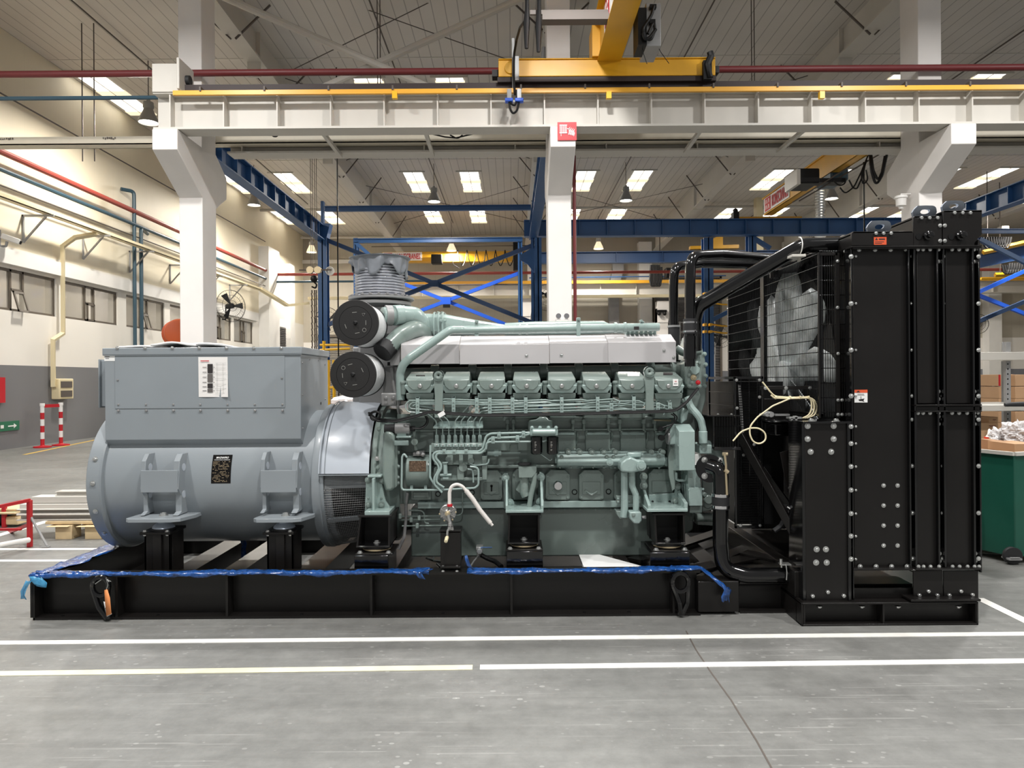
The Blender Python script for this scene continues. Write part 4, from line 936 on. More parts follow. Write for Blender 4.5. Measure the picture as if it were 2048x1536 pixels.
# side box at the far left
b = MB(); b.box(bx0-.115, bx0, 5.42, 5.98, 1.42, 1.77); b.box(bx0-.125, bx0-.115, 5.40, 6.0, 1.41, 1.78); b.build('side_cover', 'alternator_grey', tb, bevel=.004)
for px in (234.5, 290, 344.5, 398.5, 453, 507.5, 562.5):
    bolt(tb, at(px, 696, by0-.012), .009, m='zinc'); bolt(tb, at(px+.8, 707, by0-.002), .0075, m='steel_grey', washer=False)
    bolt(tb, at(px+2.5, 809, by0-.002), .0075, m='steel_grey', washer=False); bolt(tb, at(px+3, 821, by0), .010, m='steel_grey', washer=False)
for p in ((236, 760), (564, 756)): bolt(tb, at(*p, by0-.002), .0075, m='steel_grey', washer=False)
for y, z in ((by0+.04, 1.74), (by0+.04, 1.5), (by0+.04, 1.25), (5.95, 1.74), (5.95, 1.45), (5.5, 1.77), (5.75, 1.77)): bolt(tb, (bx1, y, z), .007, (1, 0, 0), 'steel_grey', False)
b = MB(); b.cyl((bx1, 5.82, 1.42), (bx1+.002, 5.82, 1.42), .012, n=12); b.build('cable_hole', 'black_dark', tb)
# sticker, test sheet, rating plate
b = MB(); b.mat('white'); b.pbox(208.5, 231, 707, 722, by0-.0015, by0); b.mat('ink')
for k, (x0, x1, y) in enumerate(((210, 224, 707.5), (210, 219, 713), (211, 218, 716.5), (214, 219, 710))): b.pbox(x0, x1, y, y+1.1, by0-.002, by0-.0015)
b.build('sticker', None, tb, label='white sticker with small print')
t = T('test_sheet', 'white printed test sheet taped to the front of the alternator box', 'paper', at(426, 794, by0-.006))
b = MB(); n = 8; vs = []
for j in range(n+1):
    for i in range(5):
        px = 396.5+(455-396.5)*i/4+1.0*j/n; py = 714+80*j/n; dp = .006+.004*math.sin(i*1.3)*(j/n)+(.02*(i == 4)*(j/n)**3)
        vs.append(at(px, py, by0-dp))
vs2 = [v+Vector((0, .0008, 0)) for v in vs]; N = len(vs); fs = []
for j in range(n):
    for i in range(4): k = j*5+i; fs += [(k, k+1, k+6, k+5), (N+k, N+k+5, N+k+6, N+k+1)]
b.add(vs+vs2, fs); b.build('sheet', 'paper', t)
for k, (y0, y1) in enumerate(((728, 747), (748, 765), (767, 777), (770-.5+8, 786-.5))):
    b = MB(); b.pbox(415, 425.5, y0, y1-.8, by0-.0125, by0-.012); b.build('printed_photo', 'photo_grey' if k % 2 else 'ink', t)
b = MB(); b.pbox(401, 418, 721, 722.6, by0-.0125, by0-.012); b.build('printed_heading', 'red', t)
b = MB()
for y in (734, 744, 754, 764, 773, 781): b.pbox(405, 413, y, y+.9, by0-.0125, by0-.012); b.pbox(427, 429, y, y+.9, by0-.0125, by0-.012)
b.build('printed_lines', 'ink', t)
b = MB()
for x in (434, 446): b.pbox(x, x+.35, 726, 786, by0-.0125, by0-.012)
for y in (726, 736, 746, 757, 768, 777, 786): b.pbox(430, 452, y, y+.35, by0-.0125, by0-.012)
b.build('printed_grid', 'decal_grey', t)
def cylpt(x, ph, r): return Vector((x, YA-r*math.cos(ph), ZA+r*math.sin(ph)))
x0, x1 = at(422, 930, 5.23).x, at(461, 930, 5.23).x; ph0, ph1 = math.radians(.8), math.radians(24)
b = MB(); n = 10; vs = [cylpt(x, ph0+(ph1-ph0)*j/n, r) for r in (RA+.002, RA-.001) for j in range(n+1) for x in (x0, x1)]
b.add(vs, [(2*j, 2*j+1, 2*j+3, 2*j+2) for j in range(n)]+[(0, 2*n+2, 2*n+3, 1)])
npl = b.build('rating_plate', 'plate_black', alt, label='black rating plate with white lettering')
def on_cyl(s, ph, h, w_, m, xx=None, italic=0):
    p = cylpt(xx if xx is not None else (x0+x1)/2, ph, RA+.003); face = ((1, 0, 0), (0, math.sin(ph), math.cos(ph)), (0, -math.cos(ph), math.sin(ph)))
    text(s, 'lettering', m, npl, p, h, w_, face, .0005, italic)
on_cyl('MAGNAPRO', math.radians(21.6), .015, .092, 'white', None, .3); on_cyl('SYNCHRONOUS AC GENERATOR', math.radians(19.7), .006, .115, 'white')
random.seed(11)
def cylbar(x, w_, ph, dph, m):
    b = MB(); b.add([cylpt(x, ph, RA+.0032), cylpt(x+w_, ph, RA+.0032), cylpt(x+w_, ph+dph, RA+.0032), cylpt(x, ph+dph, RA+.0032)], [(0, 1, 2, 3)]); return b
b = MB()
for r_ in range(17):
    ph = math.radians(18-r_*1.0); x = x0+.008
    while x < x1-.016:
        ww = random.uniform(.003, .016); 
        if random.random() < .62: b.add([cylpt(x, ph, RA+.0032), cylpt(min(x+ww, x1-.006), ph, RA+.0032), cylpt(min(x+ww, x1-.006), ph+.006, RA+.0032), cylpt(x, ph+.006, RA+.0032)], [(0, 1, 2, 3)])
        x += ww+.003
b.build('small_print', 'gold', npl)
# feet
def foot(pl0, pl1, pr0, pr1, bp0, bp1, ytop=908, yb=1031):
    Yf = 5.13
    for a_, c_ in ((pl0, pl1), (pr0, pr1)):
        xa, xb = at(a_, 980, Yf).x, at(c_, 980, Yf).x; zt, zb = at(a_, ytop, Yf+.05).z, at(a_, yb, Yf).z
        b = MB(); b.prism([(Yf+.07, zt), (Yf+.02, zt-.05), (Yf, zt-.25), (Yf+.045, zt-.3), (Yf+.045, zb+.02), (Yf-.01, zb), (5.5, zb), (5.5, zt)], 'x', xa, xb); q = b.build('foot_web', 'alternator_grey', alt, bevel=.003)
        for z in (zt-.1, zb+.14):
            h = MB(); h.cyl((xb, Yf+.085, z), (xb+.0015, Yf+.085, z), .028, n=16); h.build('hole', 'shroud_grey', q)
    b = MB(); b.pbox(pl0+1, pr1-2, 941, 985, Yf+.0, Yf+.02); b.build('foot_plate', 'alternator_grey', alt, bevel=.002)
    xa, xb = at(bp0, 1036, 5.06).x, at(bp1, 1036, 5.06).x; zb = at((bp0+bp1)/2, 1044, 5.06).z
    b = MB(); b.prism([(xa+.03, 5.03), (xb-.1, 5.03), (xb-.04, 5.06), (xb+.01, 5.2), (xb+.01, 5.6), (xa+.05, 5.6), (xa, 5.06)], 'z', zb, zb+.028); q = b.build('foot_base', 'alternator_grey', alt, bevel=.003)
    bolt(alt, ((xa+xb)/2+.01, 5.15, zb+.028), .022, (0, 0, 1)); return (xa+xb)/2+.0, zb
f1 = foot(280, 289, 345, 357, 252, 372)
f2 = foot(520, 528, 582, 594, 507, 614, 905, 1026)
# intake shroud and screen
xs0, xs1 = at(640, 900, 5.19).x, at(741, 900, 5.19).x; L_ = xs1-xs0
phz = math.asin((.925-ZA)/.57)
def sect(x, r, p0, p1, n=40): return [Vector((x, YA-r*math.cos(p0+(p1-p0)*i/n), ZA+r*math.sin(p0+(p1-p0)*i/n))) for i in range(n+1)]
def shell(b, prof, p0, p1, n=48, th=.006):
    rows = []; 
    for x, r in prof: rows.append(sect(x, r, p0, p1, n))
    for x, r in prof[::-1]: rows.append(sect(x, r-th, p0, p1, n))
    k = n+1; vs = [v for rw in rows for v in rw]; m = len(rows); fs = []
    for j in range(m):
        for i in range(n): fs.append((j*k+i, ((j+1) % m)*k+i, ((j+1) % m)*k+i+1, j*k+i+1))
    for i in (0, n): fs.append([j*k+i for j in range(m)])
    b.add(vs, fs)
b = MB(); shell(b, [(xs0-.06, .545), (xs0+.0, .578), (xs0+.035, .588), (xs1-.06, .588), (xs1-.01, .582)], phz, PI-phz); b.build('shroud', 'shroud_grey', alt)
b = MB(); shell(b, [(xs0-.002, .584), (xs0+.006, .590)], phz, PI-phz, 48, .004); shell(b, [(xs0+.034, .589), (xs0+.04, .592)], phz, PI-phz, 48, .004); b.build('shroud_seam', 'alternator_grey', alt)
b = MB(); b.box(xs0-.0, xs1-.0, YA-.592, YA-.56, .915, .921); b.build('shroud_edge', 'alternator_grey', alt)
b = MB(); b.lathe([(.50, 0), (.5, L_*.8), (.46, L_)], (xs0+.02, YA, ZA), (1, 0, 0), 64); b.build('inner_drum', 'black_dark', alt)
ring = [(-math.radians(8)), -math.radians(19)]
p_a, p_b = phz, -math.radians(125)
def rr(x): return .558-.05*(x-xs0)/L_
b = MB()
p = p_a
k = 0
while p > -math.radians(95):
    b.tube([Vector((x, YA-rr(x)*math.cos(p), ZA+rr(x)*math.sin(p))) for x in (xs0+.02, xs1-.02)], .0013, 0, 4); p -= math.radians(1.15)*(1 if k < 12 else 1.7); k += 1
for i in range(26):
    x = xs0+.03+(L_-.05)*i/25; b.tube(sect(x, rr(x), p_a, -math.radians(95), 30), .0011, 0, 4)
b.build('screen', 'steel_grey', alt)
b = MB(); shell(b, [(xs0+.03, .542), (xs1-.03, .50)], p_a, math.radians(-3.5), 8, .004); b.build('screen_backing', 'alternator_grey', alt)
b = MB(); shell(b, [(xs0+.03, .552), (xs1-.03, .512)], math.radians(-1.5), math.radians(-3.5), 3, .02); shell(b, [(xs0+.03, .552), (xs1-.03, .512)], math.radians(-30), math.radians(-33), 3, .02)
shell(b, [(xs0, .562), (xs0+.022, .562)], p_a, -math.radians(170), 60, .03); shell(b, [(xs1-.024, .515), (xs1-.01, .515)], p_a, -math.radians(170), 60, .03); b.build('screen_frame', 'alternator_grey', alt)
for an, rr_ in ((-12, .55), (12, .55), (-38, .55)):
    pass
# pedestals with rubber mounts under the alternator feet
def alt_pedestal(xc, zb, label):
    t = T('mounting_pedestal', label, 'pedestal', (xc, 5.2, .214)); q = MB()
    zt = zb-.075
    q.box(xc-.12, xc+.1, 5.07, 5.32, zt-.02, zt); q.build('top_plate', 'black_paint', t, bevel=.003)
    q = MB(); q.box(xc-.1, xc+.09, 5.1, 5.115, .214, zt-.02); q.box(xc-.1, xc-.085, 5.1, 5.3, .214, zt-.02); q.box(xc+.075, xc+.09, 5.1, 5.3, .214, zt-.02); q.box(xc-.03, xc+.03, 5.08, 5.1, .214, zt-.02); q.build('post', 'black_paint', t, bevel=.002)
    q = MB(); q.lathe([(.085, 0), (.082, .012), (.05, .02)], (xc, 5.18, zt), (0, 0, 1), 24); q.build('rubber_mount', 'rubber', t)
    q = MB(); q.lathe([(.078, .012), (.074, .025), (.045, .05), (.04, zb-zt), (.001, zb-zt)], (xc, 5.18, zt), (0, 0, 1), 28); q.build('mount_dome', 'galvanised', t)
    for dx in (-.09, .07):
        bolt(t, (xc+dx, 5.09, zt), .012, (0, 0, 1)); bolt(t, (xc+dx, 5.09, zt-.02), .01, (0, 0, -1))
    return t
alt_pedestal(f1[0]-.005, f1[1], 'black pedestal with a chrome mount under the left alternator foot')
alt_pedestal(f2[0]-.01, f2[1], 'black pedestal with a chrome mount under the right alternator foot')
# ================================================================== ENGINE
t = eng = T('diesel_engine', 'big grey-green sixteen cylinder diesel engine in the middle of the skid', 'engine', (0, YA, .29))
G, GL = 'engine_green', 'engine_green_lit'
def P(name, b, m=G, par=None, bev=.004, **k): return b.build(name, m, par or eng, bevel=bev, **k)
# block, oil pan
b = MB(); b.pbox(795, 1368, 826, 1006, 5.38, 6.12); blk = P('crankcase', b)
b = MB(); b.pbox(812, 1340, 828, 842, 5.34, 5.4); b.pbox(812, 1340, 858, 862, 5.34, 5.4); b.pbox(812, 1350, 930, 936, 5.33, 5.4); P('casting_ribs', b, G, blk)
b = MB(); b.pbox(835, 1305, 1003, 1016, 5.31, 5.42); P('pan_rail', b, GL)
b = MB(); b.pprism([(822, 1016), (1390, 1016), (1386, 1060), (1300, 1108), (1298, 1112), (822, 1114)], 5.40, 6.08); pan = P('oil_pan', b, 'pan_green', bev=.012)
for px in range(850, 1300, 31): bolt(eng, at(px, 1019, 5.38), .007, m=G, washer=False)
# crankcase doors, octagonal
def door(x0, x1, y0=940, y1=1000, Y=5.31, kind='lever'):
    c = 10; b = MB(); b.pprism([(x0+c, y0), (x1-c, y0), (x1, y0+c), (x1, y1-4), (x1-4, y1), (x0+4, y1), (x0, y1-4), (x0, y0+c)], Y, 5.39); d = P('crankcase_door', b, G, None, .004)
    q = MB(); q.pbox(x0+7, x1-7, y0+24, y1-11, Y-.008, Y); P('panel', q, G, d, .002)
    for bx, by in ((x0+4, y0+13), (x1-4, y0+13), (x0+5, y1-5), (x1-5, y1-5)): bolt(d, at(bx, by, Y), .009, m=G, washer=False)
    xm_ = (x0+x1)/2; q = MB()
    if kind == 'lever': q.ptube([(xm_-11, y1-17), (xm_, y1-10), (xm_+11, y1-17)], .008, Y-.012, .02, 6); q.pcyl(xm_-11, y1-17, Y-.016, Y, .012, 8); q.pcyl(xm_+11, y1-17, Y-.016, Y, .012, 8); P('latch', q, G, d, 0)
    elif kind == 'cap': 
        q.lathe([(.03, 0), (.034, .02), (.02, .035), (.03, .045), (.028, .055)], at(xm_, y1-30, Y), (0, -1, 0), 20); P('drain_cap', q, 'chrome', d, 0)
        q = MB(); q.pprism([(xm_-12, y1-20), (xm_, y1-8), (xm_+12, y1-20), (xm_, y1-26)], Y-.01, Y); P('cap_base', q, G, d)
    elif kind == 'slot': q.pcyl(xm_, y1-28, Y-.01, Y, .01, 10); q.pbox(xm_-1.5, xm_+1.5, y1-28, y1-17, Y-.01, Y); P('slot', q, 'black_dark', d, 0); q = MB(); q.pprism([(xm_-13, y1-17), (xm_, y1-9), (xm_+13, y1-17)], Y-.01, Y); P('latch', q, G, d)
    return d
door(961, 1005, 941, 1000, kind='slot'); door(1091, 1140, kind='cap'); door(1158, 1208, kind='lever'); door(1297, 1347, 938, 996, kind='none')
door(1024, 1070, 938, 1000, kind='none'); door(1229, 1272, 940, 1000, kind='none')
for px, py in ((876, 988), (944, 985), (1149, 984), (1217, 983), (1012, 986)):
    b = MB(); c = at(px, py, 5.375); b.tube([c+Vector((math.cos(k*PI/8)*.018, -.004, math.sin(k*PI/8)*.018)) for k in range(17)], .003, 0, 5); P('plug_ring', b, 'black_dark', blk, 0)
    b = MB(); b.pcyl(px, py, 5.366, 5.39, .014, 16); P('plug', b, G, blk, 0)
b = MB(); b.pbox(822, 862, 980, 1000, 5.33, 5.4); b.pbox(826, 858, 984, 996, 5.32, 5.33); P('side_plate', b)
# camshaft covers
for x0, x1 in ((878, 930), (945, 1020), (1035, 1082), (1113, 1152), (1171, 1221), (1241, 1292), (1310, 1334)):
    b = MB(); b.pbox(x0, x1, 862, 902, 5.345, 5.4); d = P('camshaft_cover', b, G, None, .006)
    b = MB(); b.pbox(x0+3, x1-3, 865, 870, 5.325, 5.35); P('lip', b, GL, d, .004)
    for bx, by in ((x0+2, 863), (x1-2, 863), (x0+2, 899), (x1-2, 899)): bolt(d, at(bx, by, 5.345), .009, m=G, washer=False)
    b = MB(); b.ptube([(x1+3, 864), (x1+3, 876), (x1, 888)], .008, 5.36, .03, 6); P('oil_line', b, G, d, 0)
for px in (1015, 1027, 1104+42, 1168, 1217, 1240, 1288, 1310):
    b = MB(); b.pbox(px-3.5, px+3.5, 838, 848, 5.31, 5.36); b.pcyl(px, 845, 5.33, 5.34, .005) ; b.tube([at(px, 846, 5.345), at(px, 862, 5.345)], .012, 0, 8); P('push_rod_housing', b)
for px in (1160, 1232, 1300):
    b = MB(); b.pprism([(px-14, 836), (px-9, 832), (px+9, 832), (px+14, 836)], 5.31, 5.38); P('cast_lug', b)
# cylinder heads and rocker covers
HX = [840, 912.5, 983, 1053.5, 1123.5, 1193, 1264.5, 1337]
def head(px):
    c = at(px, 770, 5.12); X0 = c.x; z = lambda py, Y: at(px, py, Y).z
    w0 = .098
    # lower cylinder head body
    b = MB(); b.prism([(5.20, z(836, 5.2)), (5.17, z(795, 5.17)), (5.5, z(790, 5.5)), (5.55, z(836, 5.55))], 'x', X0-w0*.86, X0+w0*.86); hb_ = P('cylinder_head', b, G, None, .006)
    # rocker housing, tapering lower front
    def fr(rows, name, m, par, bev=.004):
        b = MB(); vs = []
        for (Y, zz, hw, Yb) in rows: vs += [(X0-hw, Y, zz), (X0+hw, Y, zz), (X0+hw*.98, Yb, zz+.0), (X0-hw*.98, Yb, zz+.0)]
        n = len(rows); fs = [(0, 1, 2, 3), tuple(reversed(range(4*n-4, 4*n)))]
        for j in range(n-1):
            for i in range(4): fs.append((4*j+i, 4*j+(i+1) % 4, 4*j+4+(i+1) % 4, 4*j+4+i))
        b.add(vs, fs); return P(name, b, m, par, bev)
    fr([(5.14, z(815, 5.14), w0*.88, 5.46), (5.12, z(798, 5.12), w0*.93, 5.46), (5.115, z(796, 5.115), w0*1.0, 5.46), (5.11, z(786, 5.11), w0*1.02, 5.46)], 'rocker_box', G, hb_)
    fr([(5.10, z(786, 5.10), w0*.80, 5.47), (5.095, z(783, 5.095), w0*.84, 5.47), (5.09, z(774, 5.09), w0*1.08, 5.47), (5.088, z(771.5, 5.088), w0*1.08, 5.47), (5.10, z(768.5, 5.1), w0*1.02, 5.46)], 'gasket_lip', GL, hb_, .002)
    cv = fr([(5.10, z(784, 5.10), w0*.78, 5.44), (5.095, z(776, 5.095), w0*1.0, 5.44), (5.10, z(759, 5.10), w0*1.0, 5.44), (5.115, z(756.5, 5.115), w0*.99, 5.43), (5.30, z(743.5, 5.3), w0*.9, 5.42)], 'rocker_cover', G, hb_, .005)
    # bevelled front panel and bolt
    b = MB(); zz = [z(y, 5.09) for y in (760, 772, 780)]; b.prism([(X0-w0*.92, zz[0]), (X0+w0*.92, zz[0]), (X0+w0*.82, zz[1]), (X0+w0*.5, zz[2]), (X0-w0*.5, zz[2]), (X0-w0*.82, zz[1])], 'y', 5.083, 5.1); P('front_panel', b, G, cv, .004)
    b = MB(); c2 = at(px, 772, 5.08); b.lathe([(.017, 0), (.015, .01), (.009, .012), (.009, .02)], c2, (0, -1, 0), 14); P('cover_bolt', b, 'zinc', cv, 0)
    b = MB(); b.box(X0+w0*1.0, X0+w0*1.12, 5.14, 5.2, z(786, 5.14), z(772, 5.14)); b.cyl((X0+w0*1.05, 5.16, z(772, 5.16)), (X0+w0*1.05, 5.16, z(766, 5.16)), .012, n=8); P('side_clip', b, GL, hb_, .002)
    b = MB(); c3 = at(px-33, 775, 5.2); b.cyl((c3.x, 5.2, c3.z-.05), (c3.x, 5.2, c3.z+.03), .022, n=14); b.lathe([(.027, 0), (.025, .012), (.016, .02)], (c3.x, 5.2, c3.z+.03), (0, 0, 1), 14); P('injector_stub', b, G, hb_, 0)
    # small front step below
    b = MB(); b.pbox(px-24, px+6, 800, 824, 5.17, 5.22); P('port_cover', b, G, hb_)
    b = MB(); p1 = at(px+28, 802, 5.24); b.cyl(p1, p1+Vector((.045, -.06, -.03)), .02, .014, n=12); P('coolant_stub', b, G, hb_, 0)
    return cv
cvs = [head(px) for px in HX]
b = MB(); b.pbox(832, 849, 750, 752, 5.18, 5.2) ; 
c = at(1262, 750, 5.2)
def lid_plate(px, w_, y0, y1, m, name, par, lab=None):
    Ya, Yb = 5.115+(756.5-y1)/13*.185, 5.115+(756.5-y0)/13*.185
    a0, a1 = at(px-w_, y1, Ya), at(px+w_, y1, Ya); c0, c1 = at(px-w_, y0, Yb), at(px+w_, y0, Yb); o = Vector((0, -.002, .004)); b = MB()
    b.add([a0+o, a1+o, c1+o, c0+o, a0, a1, c1, c0], [(0, 1, 2, 3), (0, 4, 5, 1), (1, 5, 6, 2), (2, 6, 7, 3), (3, 7, 4, 0)]); return P(name, b, m, par, 0, label=lab)
lid_plate(841, 9, 751, 752.5, 'ink', 'casting_mark', cvs[0])
s_ = lid_plate(1267, 12, 746, 753, 'white', 'sticker', cvs[6], 'small white sticker')
lid_plate(1336, 9.5, 746, 750.5, 'ink', 'casting_mark', cvs[7])
b = MB(); b.pbox(1346, 1356.5, 758, 772, 5.078, 5.082); s_ = P('ok_sticker', b, 'white', cvs[7], 0, label='white sticker reading OK in red')
text('OK', 'lettering', 'red', s_, at(1351.5, 763, 5.0775), .010, .016); text('MAX', 'lettering', 'ink', s_, at(1351.5, 767.5, 5.0775), .007, .024)
# valley pipe in the shade under the heat shields
b = MB(); b.ptube([(800, 749), (1362, 741)], .05, 5.5, 0, 14); P('exhaust_manifold', b, G, None, 0)
for px in (870, 945, 1016, 1087, 1157, 1228, 1300, 1350):
    b = MB(); q = at(px, 747-(px-800)*.014, 5.5); b.cyl(q-Vector((.03, 0, 0)), q+Vector((.03, 0, 0)), .062, n=16); P('manifold_flange', b, G, None, .003)
b = MB(); b.pbox(775, 1365, 722, 800, 5.62, 6.0); P('valley_shade', b, 'black_dark', None, 0)  # black box, its colour stands for the shade inside the valley
# heat shields
def shield(x0, x1, yt, ym, yb, Yf, lab=None, screws=()):
    b = MB(); z = lambda y, Y: at((x0+x1)/2, y, Y).z; a, c = at(x0, 700, Yf).x, at(x1, 700, Yf).x
    b.prism([(Yf, z(yb, Yf)), (Yf, z(ym, Yf)), (Yf+.17, z(yt, Yf+.17)), (Yf+.42, z(yt, Yf+.17)), (Yf+.42, z(yt, Yf+.17)-.01), (Yf+.17, z(yt, Yf+.17)-.01), (Yf+.006, z(ym, Yf)-.006), (Yf+.006, z(yb, Yf))], 'x', a, c)
    b.box(a, a+.003, Yf+.004, Yf+.1, z(yb, Yf), z(ym, Yf)); o = P('heat_shield', b, 'heat_shield', None, .0015)
    for sx, sy in screws: bolt(o, at(sx, sy, Yf), .0085)
    return o
shield(802, 919, 672, 689, 728, 5.30); shield(919.4, 1098.6, 672, 689, 728, 5.275, screws=((1053, 711),))
shield(1099.4, 1216, 671, 686, 726, 5.275, screws=((1123, 710),)); shield(1216.4, 1352, 669, 684, 725, 5.25, screws=((1328, 701), (1347.5, 715)))
b = MB(); b.pbox(780, 800, 690, 731, 5.35, 5.6); P('shield_end', b, 'steel_grey')
# lifting eyes
for px, py in ((877, 751), (1298.5, 743.5)):
    c = at(px, py, 5.06); b = MB(); b.tube([c+Vector((math.cos(PI*k/10)*.022, 0, math.sin(PI*k/10)*.022)) for k in range(21)], .017, 0, 8); 
    b.prism([(c.x-.036, c.z-.005), (c.x+.036, c.z-.005), (c.x+.028, c.z-.2), (c.x+.034, c.z-.3), (c.x-.03, c.z-.3), (c.x-.026, c.z-.15)], 'y', 5.05, 5.085); 
    b.cyl((c.x, 5.04, c.z), (c.x, 5.085, c.z), .04, .04, 24, cap=False); P('lifting_eye', b, G, None, .003)
# turbo end: intake ducts, elbows, exhaust outlet
b = MB(); b.pbox(716, 802, 668, 812, 5.66, 6.05); P('turbo_housing', b, 'steel_grey', None, .02)
b = MB(); b.pbox(764, 801, 731, 812, 5.45, 5.66); P('turbo_bracket', b, 'steel_grey', None, .015)
b = MB(); b.pbox(762, 793, 786, 812, 5.36, 5.4); q = P('bracket_plate', b, 'steel_grey', None, .01)
for p in ((772, 795), (787, 795), (772, 806), (787, 806)): bolt(q, at(*p, 5.36), .013, m='steel_grey')
b = MB(); b.pprism([(705, 694), (728, 694), (728, 830), (712, 860), (705, 830)], 5.7, 5.95); P('turbo_side', b, 'steel_grey', None, .01)
b = MB(); b.ptube([(783, 735), (787, 770), (795, 812), (800, 835)], .012, 5.42, .1, 8); P('oil_return_line', b, 'steel_grey', None, 0)
cx = at(760, 560, YA).x; Z_ = lambda py: at(760, py, YA).z
b = MB(); b.pbox(724, 812, 610, 672, 5.55, 5.98); P('exhaust_elbow', b, 'steel_grey', None, .02)
b = MB(); b.lathe([(.19, 0), (.19, .02), (.245, .02), (.25, .026), (.25, .046), (.245, .05), (.2, .05)], (cx, YA, Z_(618)), (0, 0, 1), 48); fl = P('exhaust_flange', b, 'steel_grey', None, 0)
b = MB(); b.lathe([(.2, 0), (.255, .0), (.262, .006), (.262, .022), (.2, .028)], (cx+.01, YA, Z_(602)), (0, 0, 1), 48); P('exhaust_flange', b, 'steel_grey', None, 0)
for k in range(12):
    an = PI+PI*k/11; bolt(eng, (cx+.235*math.cos(an), YA+.235*math.sin(an), Z_(602)+.028), .012, (0, 0, 1), 'steel_grey')
prof = [(.18, 0)]; zb, zt = Z_(596), Z_(530); n = 12; h = (zt-zb)/n
for k in range(n):
    prof += [(.182, k*h), (.196, k*h+h*.2), (.203, k*h+h*.5), (.196, k*h+h*.8)]
prof += [(.182, zt-zb)]
b = MB(); b.lathe(prof, (cx, YA, zb), (0, 0, 1), 64); P('exhaust_bellows', b, 'bellows_steel', None, 0)
# cloth cover tied over the outlet
random.seed(5); n, rows = 72, 10; vs = []; b = MB()
for j in range(rows+1):
    for i in range(n):
        a_ = 2*PI*i/n; f = j/rows
        drop = .02+.12*f*(.75+.35*math.sin(a_*3+1)+.25*math.sin(a_*7))
        if a_ > 5.1 and a_ < 6.0: drop *= 1.5
        r = .232+.012*math.sin(a_*9+f*3)*f+.01*math.sin(a_*17)*f-.03*f*(1-abs(math.sin(a_*1.5)))+(.014 if f < .15 else 0)
        vs.append((cx+r*math.cos(a_), YA+r*math.sin(a_), zt+.05-drop*f-.004*math.sin(a_*2)))
for i in range(n): a_ = 2*PI*i/n; vs.append((cx+.12*math.cos(a_), YA+.12*math.sin(a_), zt+.055))
k0 = (rows+1)*n; vs.append((cx, YA, zt+.052)); top = len(vs)-1
fs = [(j*n+i, j*n+(i+1) % n, (j+1)*n+(i+1) % n, (j+1)*n+i) for j in range(rows) for i in range(n)]
fs += [(i, k0+i, k0+(i+1) % n, (i+1) % n) for i in range(n)]+[(k0+i, top, k0+(i+1) % n) for i in range(n)]
b.add(vs, fs); o = b.build('outlet_cover', 'cloth_grey', None, label='grey plastic cloth tied over the top of the exhaust bellows', cat='cover')
sm = o.modifiers.new('thick', 'SOLIDIFY'); sm.thickness = .004
# charge air duct behind the shields
Yd = 5.72
b = MB(); rows = []
def duct(name, secs, m=GL, cap=True, bev=.006):
    """secs: (px, py_top, py_bottom, half depth)"""
    b = MB(); vs = []; n = 16
    for px, y0, y1, hd in secs:
        a, c = at(px, y0, Yd), at(px, y1, Yd); zc_ = (a.z+c.z)/2; hz = (a.z-c.z)/2
        for i in range(n):
            an = 2*PI*i/n; e = .55; cs, sn = math.cos(an), math.sin(an)
            vs.append(((a.x+c.x)/2, Yd+math.copysign(abs(cs)**e, cs)*hd, zc_+math.copysign(abs(sn)**e, sn)*hz))
    k = len(secs); fs = [(j*n+i, j*n+(i+1) % n, (j+1)*n+(i+1) % n, (j+1)*n+i) for j in range(k-1) for i in range(n)]+[list(range(n)), list(range((k-1)*n, k*n))[::-1]]
    b.add(vs, fs); return P(name, b, m, None, 0)
duct('charge_air_duct', [(846, 628, 674, .16), (870, 629, 674, .17), (895, 630, 674, .17), (915, 634, 673, .16), (960, 642, 672, .13), (1010, 650, 670, .12)])
duct('intake_manifold', [(1010, 647, 672, .14), (1070, 644, 672, .14), (1204, 643, 670, .14), (1222, 651, 668, .12), (1250, 653, 668, .1)])
for px in (872, 881, 889):
    b = MB(); a, c = at(px, 627, Yd), at(px, 676, Yd); vs = []
    ringp = [Vector((a.x, Yd+math.copysign(abs(math.cos(u))**.55, math.cos(u))*.18, (a.z+c.z)/2+math.copysign(abs(math.sin(u))**.55, math.sin(u))*(a.z-c.z)/2)) for u in [2*PI*i/24 for i in range(25)]]
    b.tube(ringp, .009, 0, 6); P('hose_clamp', b, GL, None, 0)
for px in (876, 884):
    bolt(eng, at(px, 625, 5.65), .008, (0, 0, 1), GL); bolt(eng, at(px+6, 641, 5.53), .01, m=GL); 
# air intake elbows
b = MB(); b.ptube([(766, 632, 5.35), (800, 630, 5.42), (828, 632, 5.5), (846, 655, 5.6)], [.066, .08], None, .1, 16, 8); P('intake_elbow', b, GL, None, 0)
b = MB(); b.ptube([(772, 699, 5.3), (800, 672, 5.38), (828, 656, 5.45), (848, 668, 5.6)], [.066, .075], None, .12, 16, 8); P('intake_elbow', b, G, None, 0)
for p0, p1 in (((771, 631, 5.36), (784, 631, 5.38)), ((787, 631, 5.38), (802, 630, 5.42))):
    b = MB(); b.cyl(at(*p0), at(*p1), .078, n=24); P('hose_sleeve', b, 'steel_grey' if p0[0] < 780 else GL, None, .003)
b = MB(); b.cyl(at(764, 706, 5.28), at(777, 692, 5.33), .078, n=24); P('hose_sleeve', b, 'rubber', None, .003)
